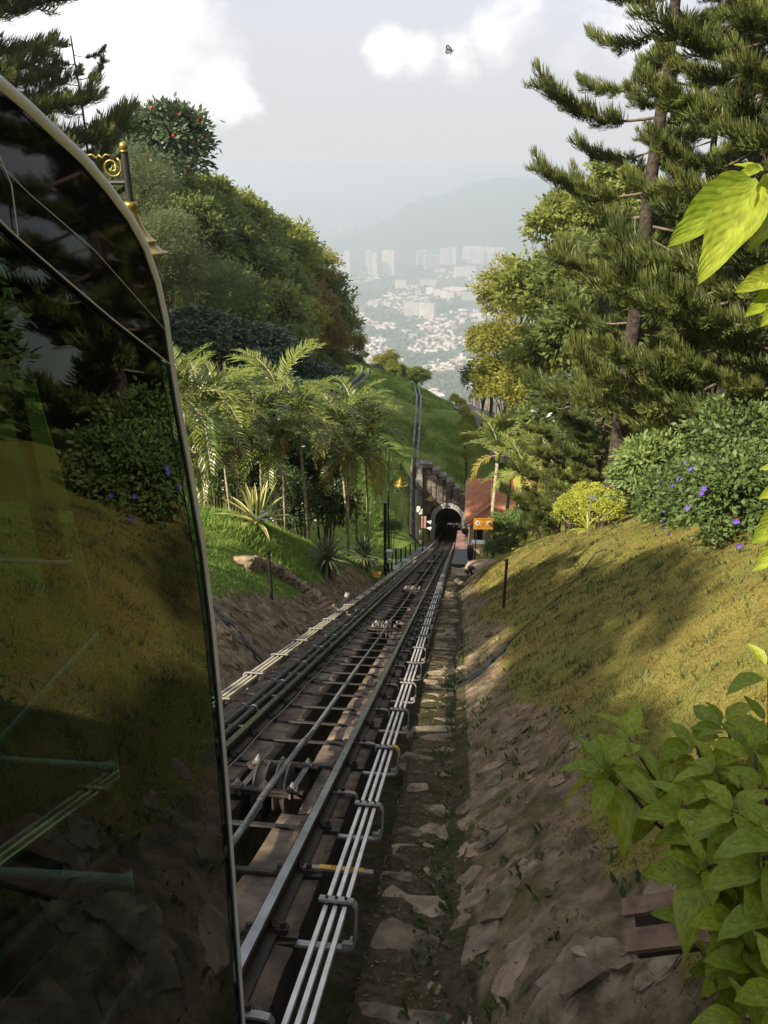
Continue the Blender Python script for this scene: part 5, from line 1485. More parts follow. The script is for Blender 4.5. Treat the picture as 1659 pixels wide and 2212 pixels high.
# shrubs and trees on the right bank, level with the train (mirrored in its window)
for k, (X, Y, h, rad, kd, m_) in enumerate(((5.6, 7.2, .9, 1.5, 'bush1', 'lf_hedge_dark'), (6.2, 4.6, 1.0, 1.7, 'bush0', 'lf_hedge_dark'), (5.0, 2.2, .8, 1.4, 'bush2', 'lf_hedge_dark'), (7.6, 6.6, 1.6, 2.0, 'bush1', 'lf_hedge_dark'), (7.4, 2.6, 1.6, 2.0, 'bush0', 'lf_hedge_dark'), (6.6, 9.2, 1.2, 1.6, 'bush2', 'lf_hedge_dark'))):
    wtree(kd, X, Y, h, rad, 'dark dense bush on the right bank level with the train', m_, 'bushes on the right bank beside the train', 'bank_shrub')
for k, (X, Y, h, rad) in enumerate(((10.5, 6, 6.5, 3.8), (12, 1.5, 7, 4.2), (11, 11, 7, 3.8), (15, 8, 9, 4.6), (16, 2, 9.5, 4.8), (15, 14, 9, 4.4), (10, -3, 6.5, 3.8))):
    wtree('round%d' % (k % 4), X, Y, h, rad, 'dark leafy tree on the right bank level with the train', 'lf_dark', 'trees on the right bank beside the train')
# yellow croton hedge going up beside the road
r = random.Random(2)
for k, (u, v, d) in enumerate(((1010, 985, 80), (1010, 955, 82), (1007, 930, 84), (1012, 905, 88), (1005, 890, 92), (995, 872, 100), (982, 862, 106))):
    bush('small%d' % (k % 2), u, v, .9, ['lowest yellow leaved shrub of the row climbing beside the road', 'second lowest yellow leaved shrub of the row beside the road', 'third lowest yellow leaved shrub of the row beside the road', 'middle yellow leaved shrub of the row, level with the near barrier', 'yellow leaved shrub of the row at the bend of the road', 'second highest yellow leaved shrub of the row beside the road', 'topmost yellow leaved shrub of the row, on the hill crest'][k], 'lf_yellow' if k > 1 else 'lf_gold', 'yellow shrubs beside the road', 1.0, d)

# ------------------------------------------------------------------ palms
def frond_mesh(seed, L_=1.5, pairs=22, arch=.9, m='lf_palm', leaf=.42, fold=.35, name='frond'):
    r = random.Random(seed); mb_ = MB(); path = []
    for i in range(13):
        t_ = i / 12; path.append(Vector((L_ * (t_ - .12 * t_ * t_), 0, L_ * (.32 * t_ - arch * .62 * t_ ** 2.2))))
    def at_(t_):
        f = t_ * 12; i = min(11, int(f)); return path[i].lerp(path[i + 1], f - i), (path[i + 1] - path[i]).normalized()
    mb_.cur = 1; mb_.tube(path, [.017 * (1 - .8 * i / 12) for i in range(13)], 5)
    mb_.cur = 0
    for k in range(pairs):
        t_ = .16 + .84 * k / (pairs - 1); p, tg = at_(min(.999, t_))
        l = leaf * (math.sin(math.pi * (.12 + .80 * t_)) ** .7) * r.uniform(.85, 1.12)
        for sg in (1, -1):
            q = Vector((0, sg, 0)); up_ = tg.cross(Vector((0, 1, 0))) * -1
            if up_.z < 0: up_ = -up_
            d_ = (tg * (.45 + .5 * t_) + q * .85 + up_ * (fold + r.uniform(-.3, .3))).normalized()
            w = .028; e = tg * w
            a, b = p + d_ * l * .5, p + d_ * l * .95 + Vector((0, 0, -l * .28))
            mb_._add([p - e * .5, p + e * .5, a + e, a - e, b], [(0, 1, 2, 3), (3, 2, 4)])
    return mb_.mesh(name, [M[m], M['bark_pale']])
FR = [frond_mesh(k, 1.5, 22, .8 + .25 * k) for k in range(3)]
FRY = frond_mesh(9, 1.4, 24, 1.2, 'lf_palm_y'); FRD = frond_mesh(10, 1.3, 22, 1.9, 'lf_palm_dead')
def palm(u, v, d, sz, label, group, nf=9, ub=None, vb=None, yel=1, dead=0, ground=None, thick=.045):
    """crown at (u, v)"""
    p = pt(u, v, d); zg = gz(p.x, p.y) if ground is None else ground
    root = empty('palm_tree', (p.x, p.y, zg), label, 'palm', group)
    h = p.z - zg; r = random.Random(int(u * 3 + v))
    bx, by = r.uniform(-.25, .25), r.uniform(-.25, .25)
    pts = [(bx, by, -.2), (bx * .6, by * .6, h * .4), (bx * .1, by * .1, h * .8), (0, 0, h)]
    ob('trunk', MB().tube(pts, [thick * 1.25, thick, thick * .9, thick * .85], 8).mesh('trunk', [M['bark_pale']], True), root)
    ob('crownshaft', MB().tube([(0, 0, h - .25 * sz), (0, 0, h - .05), (0, 0, h + .2 * sz)], [thick * 1.0, thick * 1.35, thick * .5], 8).mesh('crownshaft', [M['lf_palm']], True), root)
    for k in range(nf):
        a = k * 2.4 + r.uniform(-.3, .3); tilt = r.uniform(-1.05, .25) if k > 1 else r.uniform(-1.25, -.9)
        me = FR[k % 3]
        if k >= nf - yel - dead: me = FRY if k < nf - dead else FRD; tilt = r.uniform(.2, .7)
        e = (Matrix.Rotation(a, 3, 'Z') @ Matrix.Rotation(tilt, 3, 'Y')).to_euler()
        ob('frond', me, root, (0, 0, h + .05), e, sz * 1.18 * r.uniform(.85, 1.1))
    return root
GP = 'palms on the left bank'
for (u, v, d, sz, lab, yel, dead) in (
    (395, 870, 19, 1.05, 'palm with green fronds cut by the train edge', 0, 0), (440, 905, 20, 1.15, 'leftmost full palm beside the train edge', 1, 0), (470, 880, 23, 1.1, 'palm just behind the leftmost full one', 1, 0), (425, 985, 21, .95, 'low dark palm under the leftmost one', 0, 1),
    (560, 905, 23, 1.15, 'palm of the middle clump, left one', 1, 1), (605, 862, 24, 1.3, 'tallest palm of the middle clump', 1, 0), (645, 905, 23, 1.1, 'palm of the middle clump, right one', 1, 0), (585, 960, 22, .9, 'low palm of the middle clump with a brown dead frond', 1, 1), (520, 985, 22, 1.0, 'low dim palm between left and middle clumps', 0, 0),
    (735, 930, 27, 1.1, 'left palm of the right clump', 1, 0), (765, 905, 28, 1.2, 'tallest palm of the right clump', 1, 0), (790, 955, 28, 1.25, 'right palm with yellowing fronds reaching to the lamp', 3, 0), (752, 985, 27, 1.0, 'low palm of the right clump', 2, 0), (700, 920, 30, 1.1, 'palm at the back between the middle and right clumps', 0, 0)):
    palm(u, v, d, sz, lab, GP, 13, yel=yel, dead=dead)
GR = 'palms by the station house'
palm(1075, 985, 45, 1.65, 'pale trunked palm with a drooping yellow frond in front of the station roof', GR, 13, yel=1, dead=0, thick=.12)
palm(1130, 1030, 42, 1.5, 'palm right of the pale trunked one, over the terracotta roof', GR, 11, yel=1, thick=.11)
palm(1180, 1015, 39, 1.6, 'dark leaning palm behind the yellow shrub', GR, 11, yel=2, thick=.11)

# ------------------------------------------------------------------ spiky plants
def blade(seed, L_, w, mats, bend, seg=7, three=False, name='leaf'):
    mb_ = MB(); vs = []; fs = []; mi = []
    cols = 4 if three else 3
    for i in range(seg + 1):
        t_ = i / seg; ww = w * (.55 + .9 * t_) * (1 - t_ ** 2.2) + .0015
        x = L_ * t_ * (1 - .12 * bend * t_); z = L_ * (-bend * .35 * t_ ** 2.4)
        ys = (-1, -.42, .42, 1) if three else (-1, 0, 1)
        for y in ys: vs.append((x, y * ww, z + abs(y) * ww * .45))
    for i in range(seg):
        for j in range(cols - 1):
            k = i * cols + j; fs.append((k, k + 1, k + cols + 1, k + cols)); mi.append(0 if (three and j == 1) or not three else 1)
    me = bpy.data.meshes.new(name); me.from_pydata(vs, [], fs)
    for m_ in mats: me.materials.append(m_)
    me.polygons.foreach_set('material_index', mi); me.polygons.foreach_set('use_smooth', [True] * len(fs)); me.update()
    return me
p, d = seat(556, 1137)
ag = empty('variegated_agave', p, 'big agave rosette with cream edged green blades on the left bank', 'agave')
AB = [blade(k, 1.05, .065, [M['lf_agave_g'], M['lf_agave_y']], b_, 8, True) for k, b_ in enumerate((.05, .5, 1.1))]
for k in range(34):
    t_ = k / 33; a = k * 2.4; el = 1.45 - 1.25 * t_ ** 1.0
    e = (Matrix.Rotation(a, 3, 'Z') @ Matrix.Rotation(-el, 3, 'Y')).to_euler()
    ob('leaf', AB[0 if el > .9 else 1 if el > .45 else 2], ag, (.05 * math.cos(a), .05 * math.sin(a), .1), e, rnd.uniform(.85, 1.12))
p2, d2 = seat(565, 1150); t_ = ptY(562, 1112, p2.y)
pq = empty('name_board', p2, 'small grey board leaning in front of the agave', 'board')
mb = MB(); mb.box((0, 0, 0), (.46, .02, .26)); o = mb.build('board', [M['green_post']], loc=(t_.x, t_.y - .02, t_.z), rot=(R(-20), 0, R(-12))); child(o, pq)
mb = MB(); mb.tube([(p2.x, p2.y, p2.z - .1), (t_.x, t_.y + .02, t_.z)], .015, 6); child(mb.build('stake', [M['black']]), pq)
SB = [blade(20 + k, .85, .034, [M['lf_spike']], b_, 6) for k, b_ in enumerate((.15, .6, 1.2))]
DB = [blade(30 + k, .75, .036, [M['lf_dead']], 2.2, 6, name='dead_leaf') for k in range(2)]
for (u, v, lab, hgt) in ((708, 1245, 'shaggy spiky rosette plant with a skirt of dead leaves, left one', .5), (786, 1232, 'shaggy spiky rosette plant with a skirt of dead leaves, right one beside the lamp post', .55)):
    p, d = seat(u, v)
    root = empty('spiky_plant', p, lab, 'spiky plant')
    ob('stem', MB().tube([(0, 0, -.2), (0, 0, hgt)], [.12, .09], 8).mesh('stem', [M['bark']], True), root)
    for k in range(70):
        tt = k / 69; a = k * 2.4; el = 1.4 - 1.75 * tt
        e = (Matrix.Rotation(a, 3, 'Z') @ Matrix.Rotation(-el, 3, 'Y')).to_euler()
        ob('leaf', SB[0 if el > .8 else 1 if el > .2 else 2], root, (0, 0, hgt), e, rnd.uniform(.8, 1.15))
    for k in range(40):
        a = k * 2.4; e = (Matrix.Rotation(a, 3, 'Z') @ Matrix.Rotation(R(rnd.uniform(35, 75)), 3, 'Y')).to_euler()
        ob('dead_leaf', DB[k % 2], root, (.06 * math.cos(a), .06 * math.sin(a), hgt * rnd.uniform(.4, 1)), e, rnd.uniform(.7, 1.05))

# ------------------------------------------------------------------ hedges and shrubs on the right crest
GB = 'shrubs along the right crest'
for (u, v, rad, kd, m_, d, fl_, lab) in (
    (1062, 1190, .62, 'small0', 'lf_hedge_dark', 36, .95, 'dark clipped hedge bush at the left end of the crest, nearest the platform'),
    (1098, 1180, .66, 'small1', 'lf_hedge_dark', 34, 1.0, 'dark clipped hedge bush next along the crest to the right'),
    (1075, 1135, .8, 'bush0', 'lf_hedge', 42, .9, 'fresh green bush behind the sign post'),
    (1125, 1120, .9, 'bush1', 'lf_hedge', 40, .8, 'fresh green bush in front of the terracotta roof'),
    (1165, 1128, .7, 'bush2', 'lf_hedge', 33, .8, 'green bush left of the yellow shrubs'),
    (1232, 1105, .62, 'small0', 'lf_yellow', 23, 1.0, 'yellow green shrub, left one of the sunlit pair'),
    (1300, 1098, .66, 'small1', 'lf_yellow', 20, .9, 'yellow green shrub, right one of the sunlit pair'),
    (1275, 1075, .7, 'small0', 'lf_yellow', 23, .8, 'yellow green shrub behind the sunlit pair'),
    (1410, 1035, .95, 'bush0', 'lf_hedge', 15, 1.15, 'tall light green leafy shrub left of the dark round bushes'),
    (1490, 1085, .85, 'small0', 'lf_hedge_dark', 12.5, 1.1, 'dark dense rounded bush in the middle of the right crest'),
    (1600, 1010, 1.05, 'small1', 'lf_hedge_dark', 11, 1.1, 'large dark bush rising behind the purple flowers'),
    (1440, 1100, .6, 'small1', 'lf_hedge_dark', 13.5, 1.0, 'small dark bush tucked between the light shrub and the round bush')):
    bush(kd, u, v, rad, lab, m_, GB, fl_, d)
pb = bush('small0', 1612, 1110, .95, 'dark green bush dotted with purple flowers at the right edge', 'lf_hedge_dark', GB, 1.0, 9.0, 'flowering_bush')
fm = MB()
for k in range(5):
    a = k * 1.2566; fm._add([(0, 0, 0), (.5 * math.cos(a - .5), .5 * math.sin(a - .5), .25), (1.0 * math.cos(a), 1.0 * math.sin(a), .3), (.5 * math.cos(a + .5), .5 * math.sin(a + .5), .25)], [(0, 1, 2, 3)])
fm = fm.mesh('flower', [M['fl_purple']])
r = random.Random(8); zc = pb.children[0].location.z
for k in range(30):
    a = r.uniform(math.pi * .8, math.pi * 1.9); e = r.uniform(-.75, .7); q = Vector((math.cos(a) * math.cos(e), math.sin(a) * math.cos(e), math.sin(e)))
    ob('flower', fm, pb, Vector((0, 0, zc)) + q * r.uniform(.92, 1.05), q.to_track_quat('Z', 'Y').to_euler(), r.uniform(.035, .05))
# strappy fern like plants at the foot of the shrubs
FB = [blade(50 + k, .7, .03, [M['lf_yellow']], .5 + .5 * k, 6) for k in range(3)]
for (u, v, lab, n_, sz) in ((1268, 1145, 'yellow green fern rosette under the sunlit shrubs', 22, 1.0), (1135, 1175, 'fan of narrow pale leaves at the right end of the dark hedge', 20, 1.2), (1022, 1205, 'yellow grassy tuft at the corner of the platform', 18, .9)):
    p, d = seat(u, v); root = empty('fern_rosette', p, lab, 'fern')
    for k in range(n_):
        a = k * 2.4; el = r.uniform(.25, 1.3); ob('leaf', FB[k % 3], root, (0, 0, 0), (Matrix.Rotation(a, 3, 'Z') @ Matrix.Rotation(-el, 3, 'Y')).to_euler(), sz * r.uniform(.7, 1.1))

# ------------------------------------------------------------------ araucaria pines
def foxtail(V, F_, base, ax, L_, r, n, needle, upv):
    """a shoot clothed in long curved needles; appends quads"""
    ax = ax.normalized(); s1 = ax.cross(Vector((0, 0, 1)));
    if s1.length < .1: s1 = ax.cross(Vector((1, 0, 0)))
    s1.normalize(); s2 = s1.cross(ax)
    for k in range(n):
        t_ = (k + r.random()) / n; p = base + ax * L_ * t_ + Vector((0, 0, .10 * L_ * t_ * t_))
        a = r.uniform(0, 6.28); q = s1 * math.cos(a) + s2 * math.sin(a)
        l = needle * (1 - .45 * t_ * t_) * r.uniform(.75, 1.15)
        d0 = (q * .95 + ax * (.35 + .5 * t_)).normalized(); d1 = (d0 * .6 + ax * .55 + upv * .55).normalized(); d2 = (d1 * .5 + ax * .35 + upv * .9).normalized()
        sd_ = d0.cross(d1)
        if sd_.length < .05: sd_ = d0.cross(Vector((1, .3, .2)))
        sd_ = sd_.normalized() * (.0080 * needle / .3)
        a0, a1, a2, a3 = p, p + d0 * l * .36, p + d0 * l * .36 + d1 * l * .36, p + d0 * l * .36 + d1 * l * .36 + d2 * l * .28
        b = len(V)
        V += [a0 - sd_, a0 + sd_, a1 - sd_, a1 + sd_, a2 - sd_ * .8, a2 + sd_ * .8, a3 - sd_ * .3, a3 + sd_ * .3]
        F_ += [(b, b + 1, b + 3, b + 2), (b + 2, b + 3, b + 5, b + 4), (b + 4, b + 5, b + 7, b + 6)]
def pine_branch(seed, L_=2.2):
    r = random.Random(seed); V = []; F_ = []; upv = Vector((0, 0, 1))
    path = []
    for i in range(9):
        t_ = i / 8; path.append(Vector((L_ * t_, .12 * L_ * math.sin(t_ * 2.5) * r.uniform(-1, 1) * .4, L_ * (-.10 * math.sin(math.pi * t_) + .10 * t_ ** 3))))
    def at_(t_):
        f = min(7.999, t_ * 8); i = int(f); return path[i].lerp(path[i + 1], f - i), (path[i + 1] - path[i]).normalized()
    t00 = r.uniform(.22, .40)
    for q_ in range(15):
        t_ = t00 + (.94 - t00) * q_ / 14 + r.uniform(-.015, .015)
        p, tg = at_(t_)
        for sg in (1, -1):
            if r.random() < .14: continue
            dv = tg * r.uniform(.5, 1.0) + Vector((0, sg, 0)) * r.uniform(.35, 1.0) + upv * r.uniform(-.45, .35)
            foxtail(V, F_, p, dv, L_ * r.uniform(.12, .25), r, 52, .30 * r.uniform(.8, 1.1), upv)
    p, tg = at_(.9); foxtail(V, F_, p, tg + upv * .25, L_ * .22, r, 110, .31, upv)
    p, tg = at_(.55); foxtail(V, F_, p, tg + upv * .12, L_ * .36, r, 70, .27, upv)
    nfol = len(F_)
    mb_ = MB(); mb_.tube(path, [.032 * (1 - .8 * i / 8) for i in range(9)], 6)
    b = len(V); V += [Vector(v) for v in mb_.v]
    quads = [tuple(i + b for i in f) for f in mb_.f if len(f) == 4]
    mi = [0] * nfol + [1] * len(quads)
    return np_mesh('branch', [tuple(v) for v in V], F_ + quads, [M['lf_pine'], M['twig']], False, mi)
PBR = [pine_branch(k) for k in range(5)]
def pine(ub, vb, d, height, label, lo=.18, reach=2.6, nb=44, r0=.2, base=None, hide=None, group='pines of the funicular banks', rmin=.35, bare=0):
    p = pt(ub, vb, d) if base is None else Vector(base)
    zg = gz(p.x, p.y); root = empty('pine_tree', (p.x, p.y, zg), label, 'tree', group)
    r = random.Random(int(ub * 3 + d * 11)); H_ = height
    mb_ = MB(); n = 26; path = [(.06 * math.sin(i * .9) * (i / n), .05 * math.cos(i * .7) * (i / n), -.3 + (H_ + .3) * i / n) for i in range(n + 1)]
    mb_.tube(path, [r0 * (1 - .82 * i / n) * (1 + .06 * noise.noise(Vector((i * 1.3, d, 0)))) for i in range(n + 1)], 12)
    ob('trunk', mb_.mesh('trunk', [M['bark_pine']], True), root)
    for k in range(nb):
        t_ = lo + (1 - lo) * (k + r.uniform(-.3, .3)) / nb; z = H_ * min(.995, t_)
        a = k * 2.39 + r.uniform(-.35, .35)
        if bare and math.cos(a + 1.9) > .62 and r.random() < bare: a += math.pi * .8
        l = reach * (rmin + (1 - rmin) * (1 - (t_ - lo) / (1 - lo)) ** .6) * r.uniform(.75, 1.12)
        e = (Matrix.Rotation(a, 3, 'Z') @ Matrix.Rotation(r.uniform(-.18, .22) - .25 * (t_ > .85), 3, 'Y')).to_euler()
        k_ = l / 2.2
        ob('branch', PBR[r.randrange(5)], root, (0, 0, z), e, (k_, k_ * r.uniform(.85, 1.1), max(.8, k_) if k_ > .8 else k_))
    return root
pine(1325, 1040, 21.5, 19.5, 'tall pine with a long dark bare trunk leaning into the sky right of centre', .20, 3.2, 80, .25, bare=.9)
pine(1530, 990, 17.5, 17, 'dense dark pine close to the tall one, filling the upper right corner', .10, 3.2, 92, .22)
pine(1700, 960, 13.5, 14, 'nearest pine, its branches entering from the right edge', .10, 2.7, 84, .2)
pine(1440, 960, 29, 21, 'farther dark pine between the tall pine and the right edge', .10, 3.4, 76, .22)
pine(1215, 1040, 30, 6.6, 'young low pine in front of the golden trees, left of the tall pine', .06, 2.5, 46, .12)
pine(1290, 1045, 25, 5.0, 'small low pine between the young pine and the tall trunk', .06, 2.3, 38, .10)
pine(1640, 930, 24, 18, 'dark pine behind the right picture edge', .08, 3.3, 70, .2)
lp_ = pt(-50, 420, 31); pine(-50, 420, 31, 31, 'dark backlit pine towering over the train at the upper left', .16, 6.2, 130, .34, base=(lp_.x, lp_.y, 0), rmin=.6)
lq = pt(190, 330, 34); pine(190, 330, 34, 23, 'smaller soft pine behind the gold lamp at the left', .15, 3.0, 60, .16, base=(lq.x, lq.y, 0))

# ------------------------------------------------------------------ grass on the near banks
def grass(name, n, area, m, h0, h1, seed, w=.006):
    r = np.random.RandomState(seed); V = []; cnt = 0
    while cnt < n:
        X, Y = area(r)
        rk = rockness(X, Y)
        if r.rand() < rk * .97: continue
        x = X - dx(Y)
        if toeL(Y) < x < toeR(Y): continue
        z = near_z(X, Y) - .006
        sc_ = 1 + max(0, Y - 6) * .06
        h = r.uniform(h0, h1) * (1 + .25 * max(0, min(1.5, (Y - 6) / 10))); a = r.uniform(0, 6.28); b = r.uniform(.2, 1.3)
        dxx, dyy = math.cos(a), math.sin(a); ww = w * sc_
        V.append(((X - dyy * ww, Y + dxx * ww, z), (X + dyy * ww, Y - dxx * ww, z), (X + dxx * h * b, Y + dyy * h * b, z + h)))
        cnt += 1
    V = np.array(V, np.float32).reshape(-1, 3)
    o = ob(name, np_mesh(name, V, np.arange(len(V)).reshape(-1, 3), [m])); return tag(o, None, 'grass', kind='stuff')
def ar_right(r):
    Y = 1.0 + 25 * r.rand() ** 1.7; return toeR(Y) + .1 + 3.3 * r.rand(), Y
def ar_left_near(r):
    Y = 8 + 8.2 * r.rand(); return toeL(Y) - .2 - 4.5 * r.rand(), Y
def ar_left(r):
    Y = 15.5 + 15 * r.rand() ** 1.2; return toeL(Y) - .1 - 5 * r.rand(), Y
g1 = grass('dry_grass', 150000, ar_right, M['grass_blade'], .012, .040, 1, .0042); g1['label'] = 'short dry mown grass on the right slope'
g2 = grass('mown_grass', 36000, ar_left_near, M['grass_green'], .02, .06, 2, .005); g2['label'] = 'short green grass on the near left bank'
g3 = grass('lush_grass', 45000, ar_left, M['grass_green'], .05, .13, 3, .007); g3['label'] = 'longer bright green grass on the upper left bank'
def ar_hill(r):
    return -14 + 15 * r.rand(), 50 + 58 * r.rand()
def tufts(name, n, seed, lab):
    r = np.random.RandomState(seed); V = []
    while len(V) < n:
        X, Y = ar_hill(r)
        if Y < 73.9 and X > -5.5 - (73.9 - Y) * .0: continue
        if -3.6 < X - dx(Y) < 1.6 and Y < 75: continue
        if noise.noise(Vector((X * .7, Y * .7, 3))) + r.uniform(-.5, .5) < -.05: continue
        z = gz(X, Y); h = r.uniform(.10, .32); a = r.uniform(0, 6.28); b = r.uniform(.2, .9); w = r.uniform(.02, .05); c_, s_ = math.cos(a), math.sin(a)
        V.append(((X - s_ * w, Y + c_ * w, z - .05), (X + s_ * w, Y - c_ * w, z - .05), (X + c_ * h * b, Y + s_ * h * b, z + h)))
    V = np.array(V, np.float32).reshape(-1, 3)
    o = tag(ob(name, np_mesh(name, V, np.arange(len(V)).reshape(-1, 3), [M['grass_green']])), lab, 'grass', kind='stuff')
tufts('hill_grass', 42000, 12, 'rough green grass on the hill above the tunnel')
def weeds(n, seed):
    r = np.random.RandomState(seed); V = []
    for k in range(n):
        Y = .4 + 26 * r.rand() ** 1.5; q = r.rand()
        X = toeR(Y) + r.normal() * .10 if q < .5 else (toeL(Y) + r.normal() * .12 if q < .7 else toeR(Y) + .1 + .9 * r.rand())
        for j in range(r.randint(5, 12)):
            x, y = X + r.normal() * .035, Y + r.normal() * .035; z = near_z(x, y) - .005; h = r.uniform(.02, .075); a = r.uniform(0, 6.28); w = h * .22; c_, s_ = math.cos(a), math.sin(a); b = r.uniform(.3, 1.2)
            V += [(x, y, z), (x + c_ * h * b * .5 - s_ * w, y + s_ * h * b * .5 + c_ * w, z + h * .6), (x + c_ * h * b, y + s_ * h * b, z + h * .8), (x + c_ * h * b * .5 + s_ * w, y + s_ * h * b * .5 - c_ * w, z + h * .6)]
    V = np.array(V, np.float32); tag(ob('weeds', np_mesh('weeds', V, np.arange(len(V)).reshape(-1, 4), [M['lf_weed']])), 'small green weeds along the foot of the banks', 'weeds', kind='stuff')
weeds(420, 31)
def clumps(n, seed):
    r = np.random.RandomState(seed); V = []
    for k in range(n):
        X0, Y0 = ar_right(r)
        if rockness(X0, Y0) > .4: continue
        for j in range(r.randint(8, 22)):
            X, Y = X0 + r.normal() * .05, Y0 + r.normal() * .05; z = near_z(X, Y) - .006; h = r.uniform(.03, .10); a = r.uniform(0, 6.28); b = r.uniform(.3, 1.2); w = .004 + .0006 * Y0; c_, s_ = math.cos(a), math.sin(a)
            V += [(X - s_ * w, Y + c_ * w, z), (X + s_ * w, Y - c_ * w, z), (X + c_ * h * b, Y + s_ * h * b, z + h)]
    V = np.array(V, np.float32); tag(ob('grass_clumps', np_mesh('grass_clumps', V, np.arange(len(V)).reshape(-1, 3), [M['lf_weed']])), 'taller green grass clumps on the right slope', 'grass', kind='stuff')
clumps(700, 41)
# leaf litter in the gutter and on the rock bank
def litter(n, seed):
    r = np.random.RandomState(seed); V = []
    for k in range(n):
        Y = .3 + 22 * r.rand() ** 1.8
        if r.rand() < .55: X = -.5 + (toeR(Y) + .5) * r.rand() ** .6
        else: X = toeR(Y) + 1.0 * r.rand() ** 1.3
        z = near_z(X, Y) + .012; a = r.uniform(0, 6.28); l = r.uniform(.008, .026); w = l * .35
        c_, s_ = math.cos(a), math.sin(a); t1, t2 = r.uniform(-.5, .5, 2)
        V += [(X - c_ * l, Y - s_ * l, z - t1 * l), (X - s_ * w, Y + c_ * w, z + t2 * w), (X + c_ * l, Y + s_ * l, z + t1 * l), (X + s_ * w, Y - c_ * w, z - t2 * w)]
    V = np.array(V, np.float32); return tag(ob('leaf_litter', np_mesh('leaf_litter', V, np.arange(len(V)).reshape(-1, 4), [leaf_mat('litter', (.05, .035, .015), (.20, .15, .06), .1, rare=(.08, .10, .03), rare_at=.86)])), 'scattered dead leaves and weeds in the gutter and on the rock', 'leaf litter', kind='stuff')
litter(3600, 4)

# ------------------------------------------------------------------ near lime-green leafy branches
def lime_leaf(seed, curl, wavy):
    r = random.Random(seed); nu, nv = 14, 7; vs = []; fs = []; uv = []
    for i in range(nu + 1):
        t_ = i / nu
        wd = .21 * (math.sin(math.pi * min(1, t_ ** .85)) ** .85) * (1 - .25 * t_) + .004
        if t_ > .93: wd *= (1 - t_) / .07 * .8 + .05
        for j in range(nv):
            s_ = j / (nv - 1) * 2 - 1
            y = s_ * wd * (1 + .09 * noise.noise(Vector((t_ * 9, s_ * 1.5, seed * 3.7)))); z = -curl * .55 * t_ ** 1.8 + abs(s_) ** 1.5 * wd * .55 + wavy * .022 * math.sin(t_ * 17 + s_ * 2 + seed) * abs(s_) + .006 * math.sin(t_ * 30)
            vs.append((t_ * (1 - .12 * curl * t_), y + .03 * math.sin(t_ * 3 + seed), z)); uv.append((t_, (s_ + 1) / 2))
    for i in range(nu):
        for j in range(nv - 1):
            k = i * nv + j; fs.append((k, k + 1, k + nv + 1, k + nv))
    me = bpy.data.meshes.new('leaf'); me.from_pydata(vs, [], fs); me.materials.append(M['lf_lime'])
    ul = me.uv_layers.new(name='UVMap')
    for lp in me.loops: ul.data[lp.index].uv = uv[lp.vertex_index]
    me.polygons.foreach_set('use_smooth', [True] * len(fs)); me.update()
    return me
LL = [lime_leaf(k, c_, w_) for k, (c_, w_) in enumerate(((.15, .6), (.5, 1.0), (.8, .8), (1.1, 1.2)))]
def place_leaf(parent, base, tip, k=None, nrm=None, wide=1.0):
    base, tip = Vector(base), Vector(tip); ax = tip - base; L_ = ax.length; ax.normalize()
    n_ = Vector(nrm) if nrm is not None else Vector((0, 0, 1)) + Vector((rnd.uniform(-.5, .5), rnd.uniform(-.8, .1), rnd.uniform(-.2, .2)))
    y_ = n_.cross(ax).normalized(); z_ = ax.cross(y_)
    m3 = Matrix((ax, y_, z_)).transposed()
    o = ob('leaf', LL[rnd.randrange(4) if k is None else k], None, base, m3.to_euler(), (L_, L_ * wide, L_)); return child(o, parent)
def whorl(parent, u, v, d, L_, n, seed, droop=.35, toward=-.35):
    """a rosette of leaves round a shoot tip"""
    r = random.Random(seed); c_ = pt(u, v, d)
    for k in range(n):
        a = k * 2.4 + r.uniform(-.3, .3); lay = k / n
        el = .9 - 1.5 * lay + r.uniform(-.2, .2)
        dv = Vector((math.cos(a) * math.cos(el), math.sin(a) * math.cos(el), math.sin(el) - droop * lay))
        dv += Vector((0, toward * .3, 0))
        l = L_ * 1.0 * (.40 + .70 * lay) * r.uniform(.85, 1.15)
        o = place_leaf(parent, c_ - Vector((0, 0, .04 * lay)) + dv * .012, c_ + dv.normalized() * l, None, Vector((0, 0, 1)) - dv * .3 + Vector((r.uniform(-.3, .3), r.uniform(-.3, .3), 0)), r.uniform(.95, 1.35))
lime = empty('lime_shrub', pt(1560, 2100, 1.6), 'lime green broad leaved shrub close to the camera at the lower right', 'shrub')
W = [(1358, 1592, 1.75, .155, 9), (1318, 1655, 1.65, .17, 12), (1425, 1690, 1.75, .15, 8), (1500, 1600, 1.8, .16, 10), (1570, 1560, 1.85, .16, 10), (1548, 1660, 1.6, .16, 11), (1630, 1620, 1.6, .16, 10), (1480, 1740, 1.55, .17, 11), (1590, 1745, 1.45, .17, 11), (1530, 1870, 1.4, .16, 11),
     (1650, 1850, 1.35, .16, 10), (1600, 1960, 1.35, .16, 11), (1655, 1700, 1.5, .16, 9), (1640, 2060, 1.3, .15, 10), (1580, 2080, 1.4, .14, 9), (1660, 1560, 1.7, .16, 8), (1660, 1440, 1.7, .15, 7), (1690, 1960, 1.3, .16, 9), (1700, 1800, 1.3, .16, 9), (1620, 2190, 1.25, .14, 9), (1700, 2120, 1.2, .15, 9)]
root_p = pt(1760, 2050, 1.5)
for k, (u, v, d, l, n_) in enumerate(W):
    whorl(lime, u, v, d, l, n_, 30 + k)
    c_ = pt(u, v, d); m_ = c_.lerp(root_p, .5) + Vector((0, .05, -.06))
    mb = MB(); mb.tube([c_ - Vector((0, 0, .0)), c_.lerp(m_, .5) - Vector((0, 0, .025)), m_, root_p], [.003, .004, .006, .009], 6); child(mb.build('stem', [M['bark']], smooth=True), lime)
